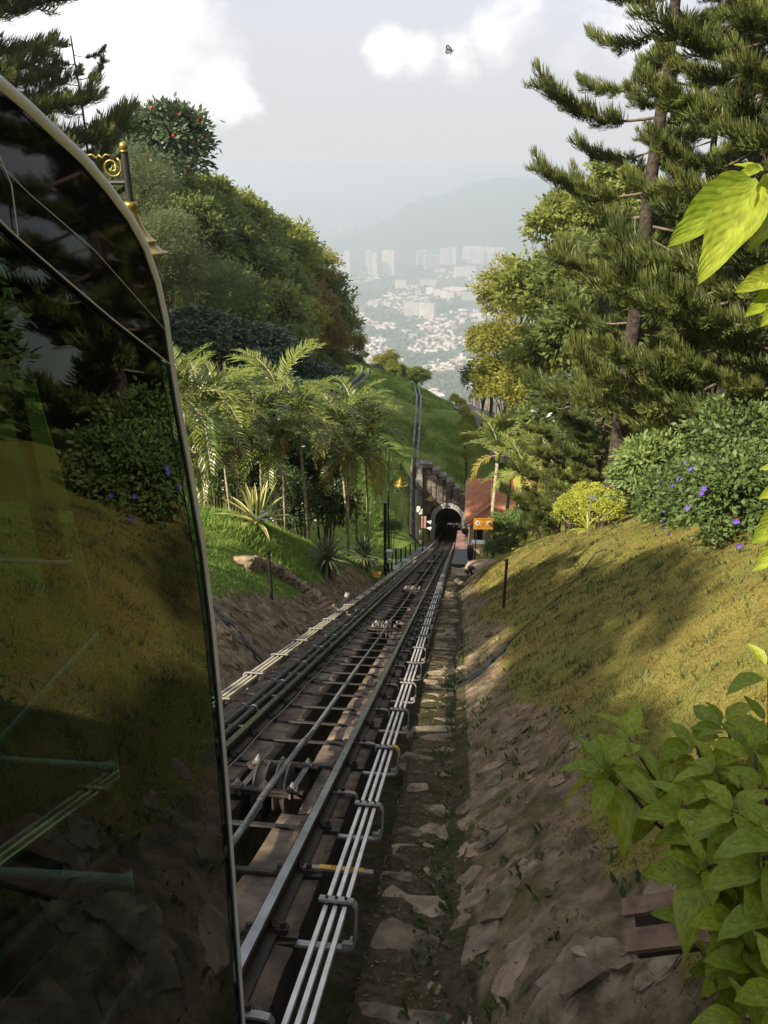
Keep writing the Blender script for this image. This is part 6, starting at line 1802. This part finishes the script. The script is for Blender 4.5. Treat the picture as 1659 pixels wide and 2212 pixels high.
mb = MB(); g0 = Vector((root_p.x, root_p.y, gz(root_p.x, root_p.y) - .1)); mb.tube([g0, root_p], [.02, .012], 8); child(mb.build('stem', [M['bark']], smooth=True), lime)
upp = empty('lime_branch', pt(1680, 420, .95), 'bright lime drooping leaves hanging in from the right edge at mid height', 'branch')
def lf(b, t_, k, wide=1.0, nrm=None): return place_leaf(upp, pt(*b), pt(*t_), k, nrm if nrm is not None else -fw + Vector((.1, 0, .6)), wide)
lf((1628, 385, .95), (1446, 518, .90), 0, .95); lf((1632, 400, .92), (1508, 598, .86), 0, .9, -fw + Vector((-.4, 0, .3))); lf((1650, 395, .98), (1595, 475, .98), 1, 1.0)
lf((1655, 380, .93), (1668, 520, .88), 1, 1.3, -fw + Vector((.5, 0, .3))); lf((1650, 370, 1.0), (1585, 350, 1.02), 0, .9, (0, -.6, 1)); lf((1660, 370, .97), (1690, 340, .95), 1, 1.1); lf((1640, 362, .97), (1600, 372, .94), 2, .8)
lf((1690, 590, .92), (1592, 622, .88), 0, 1.0); lf((1695, 620, .92), (1630, 662, .88), 1, 1.0); lf((1700, 630, .9), (1646, 700, .87), 0, 1.0)
lf((1700, 1000, 1.0), (1642, 1010, 1.0), 1, .9); lf((1700, 1040, 1.0), (1640, 1075, .98), 0, 1.0); lf((1700, 1090, 1.0), (1625, 1172, .97), 0, 1.1); lf((1705, 1150, 1.0), (1640, 1230, .97), 1, 1.0)
mb = MB(); mb.tube([pt(1655, 378, .96), pt(1700, 420, .97), pt(1720, 640, .96), pt(1725, 1000, 1.0), pt(1730, 1300, 1.1), pt(1760, 1700, 1.25), root_p], [.003, .004, .005, .006, .007, .008, .010], 6); child(mb.build('stem', [M['bark']], smooth=True), upp)

# ------------------------------------------------------------------ butterfly
bp = pt(970, 108, 7.0)
bf = empty('butterfly', bp, 'small black and white butterfly flying in the open sky', 'butterfly', rot=(0, 0, .1))
def wing(pts, m_, y, nm, par):
    mb_ = MB(); n_ = len(pts)
    mb_._add([(x, y, z) for x, z in pts] + [(x, y + .0012, z) for x, z in pts], [tuple(range(n_)), tuple(reversed(range(n_, 2 * n_)))] + [(i, i + n_, (i + 1) % n_ + n_, (i + 1) % n_) for i in range(n_)])
    return mb_.build(nm, [m_], par)
def shr(pts, k, cx_, cz_): return [((x - cx_) * k + cx_, (z - cz_) * k + cz_) for x, z in pts]
fore = [(.03, -.005), (.02, .02), (.0, .038), (-.015, .042), (-.027, .034), (-.03, .02), (-.028, .008), (0, .0)]
hind = [(.03, -.006), (.0, .002), (-.024, .004), (-.034, -.008), (-.033, -.022), (-.02, -.032), (-.002, -.030), (.014, -.020)]
M['bf_pale'] = mat('pale_wing', (.26, .26, .28), (.20, .20, .22), 40, .7)
f_ = wing(fore, M['black'], .003, 'wing', bf); wing(shr(fore, .62, -.006, .022), M['bf_pale'], .0, 'wing_patch', f_)
h_ = wing(hind, M['black'], -.003, 'wing', bf); wing(shr(hind, .68, -.008, -.012), M['bf_pale'], -.006, 'wing_patch', h_)
MB().tube([(.045, 0, .0), (.035, 0, -.006), (.026, 0, -.016), (.008, 0, -.042)], [.002, .005, .004, .003], 8).build('body', [M['black']], bf, smooth=True)

# ------------------------------------------------------------------ funicular car
CX = -.38
edge_uv = [(-120, 75), (0, 163), (60, 215), (120, 272), (180, 329), (232, 392), (280, 459), (315, 525), (341, 602), (360, 690), (372, 780), (388, 880), (410, 1000), (440, 1180), (460, 1340), (475, 1500), (490, 1680), (503, 1860), (515, 2040), (527, 2212), (541, 2450), (552, 2700)]
def cv(u, v, X=CX): return ptX(u, v, X)
EDG = [cv(u, v) for u, v in edge_uv]
car = empty('funicular_car', (-1.54, 0, zr(0)), 'glossy black funicular train with tinted windows and a silver edged slanting front', 'train')
def tinted(name, tint):
    m, t, p, o = new_mat(name)
    t.nodes.remove(p)
    fr_ = N(t, 'ShaderNodeFresnel'); gq = N(t, 'ShaderNodeNewGeometry'); mi_ = N(t, 'ShaderNodeMapRange', **{'From Min': 0, 'From Max': 1, 'To Min': 1.52, 'To Max': 1 / 1.52}); t.links.new(gq.outputs['Backfacing'], mi_.inputs['Value']); t.links.new(mi_.outputs['Result'], fr_.inputs['IOR']); gl = N(t, 'ShaderNodeBsdfGlossy', Roughness=0.0); gl.inputs['Color'].default_value = (.95, 1, .95, 1)
    tr = N(t, 'ShaderNodeBsdfTransparent'); tr.inputs['Color'].default_value = rgb(tint)
    ms = N(t, 'ShaderNodeMixShader'); t.links.new(fr_.outputs[0], ms.inputs[0]); t.links.new(tr.outputs[0], ms.inputs[1]); t.links.new(gl.outputs[0], ms.inputs[2]); t.links.new(ms.outputs[0], o.inputs[0])
    return m
M['tint'] = tinted('tinted_window', (.17, .24, .20)); M['tint2'] = tinted('far_tinted_window', (.30, .36, .31))
# the seam between the opaque upper panel and the window
seam = [cv(-160, 330), cv(30, 510), cv(130, 597), cv(240, 690), cv(371, 792)]
back_top, back_bot = Vector((CX, -1.6, .9)), Vector((CX, -1.6, -2.6))
ie = [i for i, (u, v) in enumerate(edge_uv) if v >= 792][0]
sm_back = Vector((CX, -1.6, seam[0].z + .5))
mb = MB(); poly_u = [back_top] + EDG[:ie] + [seam[-1]] + list(reversed(seam[:-1])) + [sm_back]
mb._add(poly_u, [tuple(reversed(range(len(poly_u))))]); n_ = len(poly_u)
child(mb.build('upper_panel', [M['black_gloss']]), car)
mb = MB(); poly_l = [sm_back] + seam + EDG[ie:] + [back_bot]
off_ = Vector((-.004, 0, 0))
mb._add([p + off_ for p in poly_l], [tuple(reversed(range(len(poly_l))))])
child(mb.build('side_window', [M['tint']]), car)
mb = MB(); mb.tube([p + Vector((.002, 0, 0)) for p in [sm_back] + seam], .0009, 6); child(mb.build('window_seam', [M['trim']]), car)
mb = MB(); mb.tube([p + Vector((.002, 0, 0)) for p in (cv(-40, 320), cv(60, 420), cv(200, 540), cv(362, 722))], .0004, 6); mb.tube([p + Vector((.002, 0, 0)) for p in (cv(-60, 210), cv(20, 400), cv(34, 510))], .0006, 6); child(mb.build('panel_joint', [M['trim']]), car)
# silver strip along the front edge: flat face then a rounded return towards the front
mb = MB(); vs = []; fs = []
for i, p in enumerate(EDG):
    t_ = (EDG[min(i + 1, len(EDG) - 1)] - EDG[max(i - 1, 0)]).normalized(); q = Vector((0, -t_.z, t_.y))
    if q.y > 0: q = -q
    wd = .0105 + .003 * max(0, 1 - abs(edge_uv[i][1] - 350) / 420)
    for a, b in ((1.0, .001), (.8, .004), (.2, .004), (.0, .001), (-.10, -.004), (-.10, -.010)): vs.append(p + q * wd * a + Vector((b, 0, 0)))
k_ = 6
for i in range(len(EDG) - 1):
    for j in range(k_ - 1): a = i * k_ + j; fs.append((a, a + 1, a + k_ + 1, a + k_))
mb._add(vs, fs); child(mb.build('edge_trim', [M['trim']], smooth=True), car)
mb = MB(); vs = []; fs = []
for i, p in enumerate(EDG):
    t_ = (EDG[min(i + 1, len(EDG) - 1)] - EDG[max(i - 1, 0)]).normalized(); q = Vector((0, -t_.z, t_.y))
    if q.y > 0: q = -q
    for a in (.016, .008): vs.append(p + q * a + Vector((.0008, 0, 0)))
for i in range(len(EDG) - 1): a = i * 2; fs.append((a, a + 1, a + 3, a + 2))
mb._add(vs, fs); child(mb.build('edge_gasket', [M['black_gloss']]), car)
# front glass and roof swept across the car, far side
FX = -2.70
def across(pts, m_, nm, xa=-.43, xb=None):
    vs = []; fs = []; n2 = 9; xb = FX if xb is None else xb
    for p in pts:
        for j in range(n2):
            x = xa + (xb - xa) * j / (n2 - 1); w = (x - CX) / (FX - CX); vs.append(Vector((x, p.y + .05 * math.sin(math.pi * w) - .03, p.z)))
    for i in range(len(pts) - 1):
        for j in range(n2 - 1): a = i * n2 + j; fs.append((a, a + 1, a + n2 + 1, a + n2))
    mb_ = MB(); mb_._add(vs, fs); return child(mb_.build(nm, [m_], smooth=True), car)
iroof = [i for i, (u, v) in enumerate(edge_uv) if v >= 450][0]
across([back_top] + EDG[:iroof + 1], M['black_gloss'], 'roof')
across(EDG[iroof:], M['interior'], 'front_pillar', -.383, -.565)
across(EDG[iroof:], M['tint2'], 'windscreen', -.566)
mb = MB(); far_poly = [Vector((FX, p.y, p.z)) for p in [back_top] + EDG + [back_bot]]
mb._add(far_poly, [tuple(range(len(far_poly)))]); child(mb.build('far_side_window', [M['tint2']]), car)
# stepped floor, seat shell, handrails
for k in range(3):
    y0 = -1.6 + k * .75; z0 = zr(y0) + .75
    mb = MB(); mb.box((-1.56, y0 + .375, z0 - .08), (2.1, .75, .06)); mb.box((-1.54, y0 + .75 + .01, z0 - .28), (2.2, .03, .36)); child(mb.build('floor_step', [M['interior']]), car)
def bar(u0, v0, d0, u1, v1, d1, r_, nm='handrail'):
    mb_ = MB(); a, b = pt(u0, v0, d0), pt(u1, v1, d1); mb_.tube([a, b], r_, 10); mb_.ball(b, r_ * 1.5, 8); return child(mb_.build(nm, [M['steel_bar']], smooth=True), car)
bar(-220, 1203, 2.3, 150, 1216, 1.75, .0055); bar(8, 1640, 2.0, 238, 1656, 1.75, .0085); bar(-200, 1873, 2.1, 285, 1906, 1.55, .015)
a = pt(90, 1076, 2.1); mb = MB(); mb.box(a + Vector((0, 0, -.16)), (.05, .05, .32)); child(mb.build('seat_post', [M['interior']]), car)
mb = MB(); mb.tube([pt(0, 1598, 1.7), pt(120, 1466, 1.75), pt(205, 1378, 1.8), pt(300, 1285, 1.85)], .007, 8); child(mb.build('handrail', [M['steel_bar']]), car)

# ------------------------------------------------------------------ plain, city and far hill
ZP = -650.0
def plain_mat():
    m, t, p, o = new_mat('town_plain'); L = t.links.new
    g = N(t, 'ShaderNodeNewGeometry')
    n1 = N(t, 'ShaderNodeTexNoise', Scale=.0022, Detail=8.0, Roughness=.6); L(g.outputs['Position'], n1.inputs['Vector'])
    n2 = N(t, 'ShaderNodeTexNoise', Scale=.03, Detail=6.0, Roughness=.7); L(g.outputs['Position'], n2.inputs['Vector'])
    mx = N(t, 'ShaderNodeMix', data_type='RGBA'); mr = N(t, 'ShaderNodeMapRange', **{'From Min': .42, 'From Max': .6}); L(n2.outputs['Fac'], mr.inputs['Value']); L(mr.outputs['Result'], mx.inputs['Factor'])
    mx.inputs['A'].default_value = (.045, .07, .03, 1); mx.inputs['B'].default_value = (.14, .13, .11, 1)
    m2 = N(t, 'ShaderNodeMix', data_type='RGBA'); r2 = N(t, 'ShaderNodeMapRange', **{'From Min': .48, 'From Max': .56}); L(n1.outputs['Fac'], r2.inputs['Value']); L(r2.outputs['Result'], m2.inputs['Factor'])
    L(mx.outputs['Result'], m2.inputs['A']); m2.inputs['B'].default_value = (.04, .065, .03, 1)
    L(m2.outputs['Result'], p.inputs['Base Color']); p.inputs['Roughness'].default_value = .95
    return m
M['plain'] = plain_mat()
tag(ob('plain', np_mesh('plain', [(-24000, 900, ZP), (24000, 900, ZP), (24000, 24000, ZP), (-24000, 24000, ZP)], [(0, 1, 2, 3)], [M['plain']])), kind='structure')
# wooded hill behind the towers
prof = [(560, 530), (690, 527), (740, 515), (800, 492), (850, 468), (880, 445), (920, 428), (970, 414), (1020, 396), (1075, 385), (1130, 386), (1250, 400), (1400, 420), (1650, 470), (1900, 525)]
V = []; nxp = len(prof) * 4 - 3; nyp = 14; D0 = 8300
for j in range(nyp):
    w = j / (nyp - 1); 
    for i in range(nxp):
        k, f = divmod(i, 4); f /= 4
        if k == len(prof) - 1: u, v = prof[-1]
        else: u = prof[k][0] + (prof[k + 1][0] - prof[k][0]) * f; v = prof[k][1] + (prof[k + 1][1] - prof[k][1]) * f
        rp = ptY(u, v, D0)
        sh = math.sin(math.pi * min(1, w * .5 / .5) * .5) if w < .5 else math.cos(math.pi * (w - .5))
        sh = math.sin(math.pi * w) ** .8 if w > 0 else 0
        Yj = D0 - 1500 + 3000 * w
        z = ZP - 20 + (rp.z - ZP + 20) * sh + 28 * fbm(rp.x, Yj, .0016, 5) * sh
        V.append((rp.x, Yj, z))
Fc = [(j * nxp + i, j * nxp + i + 1, (j + 1) * nxp + i + 1, (j + 1) * nxp + i) for j in range(nyp - 1) for i in range(nxp - 1)]
M['farhill'] = mat('far_wooded_hill', (.04, .06, .03), (.065, .085, .045), .02, .95, coords='World')
tag(ob('far_hill', np_mesh('far_hill', V, Fc, [M['farhill']], True)), kind='structure')
def tower_mesh(nb, nfl, notch=.35, name='tower'):
    """unit box (1 x .35 x 1) with projecting bays, recessed dark bays and a stepped parapet"""
    mb_ = MB(); mb_.cur = 1; mb_.box((0, 0, .49), (.97, .30, .98)); mb_.cur = 0
    w = 1.0 / nb
    for i in range(nb):
        x = -.5 + w * (i + .5); mb_.box((x, 0, .5 + (.012 if i % 2 else 0)), (w * (1 - notch), .36, 1.0 + (.024 if i % 2 else 0)))
    for f in range(1, nfl):
        mb_.box((0, 0, f / nfl), (.985, .325, .28 / nfl))
    mb_.box((.1, 0, 1.03), (.12, .2, .05)); mb_.box((-.25, 0, 1.025), (.1, .2, .04))
    return mb_.mesh(name, [M['citywall'], M['citydark']])
TM = {'slim': tower_mesh(5, 24), 'wide': tower_mesh(9, 18), 'long': tower_mesh(13, 9), 'low': tower_mesh(10, 4, .3)}
def city(zx0, zx1, zyt, zyb, kind, label, name='tower_block', cat='building', rot=0, m=None, deep=None):
    """x and y are measured in an enlarged view of the city; the foot stands on the plain"""
    cu = lambda x: (1200 + x / 2.07375) * .54861; cvv = lambda y: (850 + y / 2.07375) * .54861
    f_ = ptZ(cu((zx0 + zx1) / 2), cvv(zyb), ZP); t_ = ptY(cu((zx0 + zx1) / 2), cvv(zyt), f_.y)
    wd = abs(ptY(cu(zx1), cvv(zyb), f_.y).x - ptY(cu(zx0), cvv(zyb), f_.y).x) / max(.6, math.cos(rot))
    o = ob(name, TM[kind], None, (f_.x, f_.y, ZP), (0, 0, rot), (wd, deep or min(90, wd * 1.3) / .36 * .4, max(6, t_.z - ZP)))
    return tag(o, label, cat, 'apartment towers of the distant town' if name == 'tower_block' else None)
city(215, 250, 322, 480, 'slim', 'pale tower half hidden by the left forest'); city(273, 325, 318, 495, 'slim', 'pale tower, left of the stepped pair beside the forest'); city(325, 372, 288, 495, 'slim', 'pale taller tower, right of the stepped pair beside the forest')
city(498, 545, 283, 482, 'slim', 'slim tower, left half of the second pair from the forest'); city(545, 590, 298, 482, 'slim', 'slim tower, right half of the second pair from the forest'); city(630, 732, 284, 470, 'wide', 'broad pale tower standing alone in the middle of the skyline')
city(916, 1027, 282, 398, 'wide', 'broad tower behind a lower one, left of the right hand row', rot=.5); city(974, 1082, 322, 437, 'wide', 'lower broad tower in front, left of the right hand row', rot=.5)
city(1101, 1186, 266, 395, 'wide', 'wide tower left of the slim one in the right hand row'); city(1188, 1233, 260, 395, 'slim', 'slim tower right of the wide one in the right hand row')
city(1283, 1450, 250, 385, 'wide', 'long high tower block behind the right hand row'); city(1335, 1460, 270, 390, 'wide', 'long tower block front left of the right hand row'); city(1460, 1545, 262, 388, 'wide', 'tower block in the middle of the right hand row'); city(1545, 1632, 260, 388, 'wide', 'tower block at the right end of the row, next to the pine')
city(1215, 1300, 418, 490, 'long', 'mid height white flats below the row, left half'); city(1305, 1395, 415, 497, 'long', 'mid height white flats below the row, right half'); city(1465, 1550, 432, 505, 'long', 'mid height white flats near the golden tree, left half'); city(1552, 1640, 440, 518, 'long', 'mid height white flats near the golden tree, right half')
city(1380, 1440, 497, 557, 'long', 'low white flats in front of the flats row, left'); city(1445, 1505, 497, 550, 'long', 'low white flats in front of the flats row, right')
city(738, 832, 525, 585, 'wide', 'squat pale block alone left of the white sheds'); city(818, 940, 708, 815, 'long', 'long slab of brownish flats in the middle ground, left part', rot=-.35); city(940, 1065, 716, 838, 'long', 'long slab of brownish flats in the middle ground, right part', rot=-.35)
city(1058, 1150, 430, 460, 'low', 'low white terrace below the towers'); city(1280, 1400, 628, 686, 'long', 'white block right below the orange hall'); city(1330, 1390, 505, 525, 'low', 'low white row between the flats')
city(520, 600, 690, 735, 'low', 'brick coloured low block at the left of the town', m='redroof'); city(850, 920, 965, 1000, 'low', 'small pink villa block among the near houses'); city(790, 860, 930, 955, 'low', 'flat white shed among the near houses'); city(1290, 1370, 990, 1015, 'low', 'long white villa near the golden tree')
for k, (a, b, y0, y1) in enumerate(((1000, 1060, 585, 640), (1060, 1115, 598, 655), (1115, 1170, 612, 668), (1170, 1228, 625, 685))):
    city(a, b, y0, y1, 'low', ['terraced shop row by the orange hall, farthest', 'terraced shop row by the orange hall, second', 'terraced shop row by the orange hall, third', 'terraced shop row by the orange hall, nearest'][k], 'shop_row', 'building', -.6)
city(940, 1075, 523, 572, 'low', 'large white roofed shed behind the shop rows', 'shed', 'shed')
hf = city(1145, 1338, 578, 636, 'low', 'big cream hall with orange wall panels in the town', 'market_hall', 'hall'); 
hx, hy = hf.location.x, hf.location.y; hw, hz = hf.scale.x, hf.scale.z
bpy.data.objects.remove(hf)
hall = empty('market_hall', (hx, hy, ZP), 'big cream hall with orange wall panels in the town', 'hall')
mb = MB(); mb.box((hx, hy, ZP + 14), (hw * .95, hw * .9, 28), Matrix.Rotation(-.5, 3, 'Z')); child(mb.build('wall', [M['citywall']]), hall)
mb = MB(); mb.box((hx, hy, ZP + 30), (hw * 1.0, hw * .95, 4), Matrix.Rotation(-.5, 3, 'Z')); child(mb.build('roof', [M['paleroof']]), hall)
for k in range(7):
    q = Matrix.Rotation(-.5, 3, 'Z') @ Vector((-hw * .42 + hw * .14 * k, -hw * .455, 14)); mb = MB(); mb.box(Vector((hx, hy, ZP)) + q, (hw * .075, 2.5, 26), Matrix.Rotation(-.5, 3, 'Z')); child(mb.build('wall_panel', [M['orangewall']]), hall)
for k, (u, v, hh) in enumerate(((778, 470, 150), (790, 462, 120), (846, 450, 110), (857, 447, 120), (748, 495, 130), (760, 498, 110), (735, 500, 120))):
    f_ = ptZ(u, v, ZP); ob('tower_block', TM['slim'], None, (f_.x, f_.y, ZP), None, (60, 90, hh), label='very faint far tower in the haze above the left forest edge', category='building', group='faint far towers in the haze')
for o in list(col.objects):
    if 'category' not in o.keys() and 'cat' in o.keys(): o['category'] = o['cat']
# low houses: hipped roofs on pale walls
def house_mesh(seed, roof):
    r = random.Random(seed); mb_ = MB(); w, l, h = r.uniform(9, 14), r.uniform(12, 22), r.uniform(5, 8)
    mb_.cur = 0; mb_.box((0, 0, h / 2), (l, w, h)); mb_.cur = 1; rh = r.uniform(2.2, 3.6); e = .8; i_ = l * .28
    mb_._add([(-l / 2 - e, -w / 2 - e, h), (l / 2 + e, -w / 2 - e, h), (l / 2 + e, w / 2 + e, h), (-l / 2 - e, w / 2 + e, h), (-l / 2 + i_, 0, h + rh), (l / 2 - i_, 0, h + rh)], [(0, 1, 5, 4), (1, 2, 5), (2, 3, 4, 5), (3, 0, 4)])
    mb_.cur = 2
    for k in range(3): mb_.box((-l / 2 + l * (k + .5) / 3, -w / 2 - .05, h * .55), (l * .16, .3, h * .35))
    return mb_.mesh('house', [M['citywall'], M[roof], M['citydark']])
HM = [house_mesh(k, 'redroof' if k % 3 else 'paleroof') for k in range(6)] + [house_mesh(20 + k, 'paleroof') for k in range(3)]
r = random.Random(77); got = 0; rest = MB(); nrest = 0
def dens(u, v): return noise.noise(Vector((u * .012, v * .03, 3)))
while got < 280 or nrest < 900:
    u = r.uniform(690, 1090); v = r.uniform(585, 875)
    band = 1.0 if 690 < v < 800 else .45
    if dens(u, v) < -.02 + (.0 if band > .9 else .12): continue
    f_ = ptZ(u, v, ZP); a = r.choice((0, .1, 1.57, 1.45, -.5)) + r.uniform(-.1, .1)
    if v > 680 and got < 280:
        o = ob('house', r.choice(HM), None, (f_.x, f_.y, ZP), (0, 0, a), r.uniform(.8, 1.25)); got += 1
        o['label'] = 'small pale house with a hipped roof among the near houses of the town'; o['category'] = 'house'; o['group'] = 'low houses of the town'
    elif nrest < 900:
        l, w, h = r.uniform(12, 40), r.uniform(9, 14), r.uniform(5, 9); rest.cur = r.choice((0, 0, 1, 2)); rest.box((f_.x, f_.y, ZP + h / 2), (l, w, h), Matrix.Rotation(a, 3, 'Z')); nrest += 1
    elif got >= 280: break
    if nrest >= 900 and v <= 680: continue
tag(rest.build('house_rows', [M['citywall'], M['paleroof'], M['redroof']]), 'rows of small distant houses filling the town', 'houses', kind='stuff')
# town trees and roads
r2 = np.random.RandomState(3); TV = []; TF = []
ico = [(0, 0, 1), (.9, 0, .4), (.28, .85, .4), (-.73, .53, .4), (-.73, -.53, .4), (.28, -.85, .4), (.7, .5, -.3), (-.3, .85, -.3), (-.9, 0, -.3), (-.3, -.85, -.3), (.7, -.5, -.3)]
icf = [(0, 1, 2), (0, 2, 3), (0, 3, 4), (0, 4, 5), (0, 5, 1), (1, 6, 2), (2, 6, 7), (2, 7, 3), (3, 7, 8), (3, 8, 4), (4, 8, 9), (4, 9, 5), (5, 9, 10), (5, 10, 1), (1, 10, 6)]
for k in range(3000):
    u = r2.uniform(685, 1095); v = r2.uniform(575, 880); f_ = ptZ(u, v, ZP)
    if dens(u, v) > .0 and r2.rand() < .72: continue
    s_ = r2.uniform(5, 13); b = len(TV); j = r2.uniform(.7, 1.25, 11)
    TV += [(f_.x + x * s_ * q, f_.y + y * s_ * q, ZP + s_ * .6 + z * s_ * q * .9) for (x, y, z), q in zip(ico, j)]; TF += [tuple(i + b for i in f) for f in icf]
tag(ob('town_trees', np_mesh('town_trees', TV, TF, [M['farhill']])), 'dark trees scattered through the town', 'trees', kind='stuff')
M['cityroad'] = mat('pale_road', (.36, .34, .32), (.28, .27, .25), .05, .9, coords='World')
for pts, w in (([(800, 790), (950, 758), (1100, 745), (1300, 700), (1390, 690)], 13), ([(480, 790), (700, 800), (800, 790)], 10), ([(330, 520), (520, 500), (740, 480), (870, 478)], 16), ([(1000, 600), (1060, 670), (1200, 700), (1400, 650), (1480, 690)], 10), ([(820, 1100), (1000, 1060), (1250, 1050), (1400, 1010)], 9)):
    cu = lambda x: (1200 + x / 2.07375) * .54861; cvv = lambda y: (850 + y / 2.07375 + 35 * (w == 13)) * .54861
    P = [ptZ(cu(x), cvv(y), ZP + 1.2) for x, y in pts]; vs = []; fs = []; dn = []
    for a, b in zip(P, P[1:]):
        for k in range(6): dn.append(a.lerp(b, k / 6))
    for i, p in enumerate(dn):
        t_ = (dn[min(i + 1, len(dn) - 1)] - dn[max(0, i - 1)]).normalized(); q = Vector((t_.y, -t_.x, 0)) * w; vs += [p - q, p + q]
    for i in range(len(dn) - 1): fs.append((i * 2, i * 2 + 1, i * 2 + 3, i * 2 + 2))
    mb = MB(); mb._add(vs, fs); tag(mb.build('town_road', [M['cityroad']]), kind='structure')

# ------------------------------------------------------------------ haze
HX, HY0, HY1 = 25000, -60, 25000
HZ0, HZ1 = ZP - 1.0 - 24, 26.0
mb = MB(); mb.box((0, (HY0 + HY1) / 2, (HZ0 + HZ1) / 2), (2 * HX, HY1 - HY0, HZ1 - HZ0))
hm = bpy.data.materials.new('haze'); hm.use_nodes = True; t = hm.node_tree; t.nodes.clear()
o_ = N(t, 'ShaderNodeOutputMaterial'); pv = N(t, 'ShaderNodeVolumePrincipled', Density=2.7e-4, Anisotropy=0.5)
pv.inputs['Color'].default_value = (.87, .925, 1.0, 1)
t.links.new(pv.outputs[0], o_.inputs['Volume'])
hz = mb.build('haze', [hm]); tag(hz, kind='stuff')
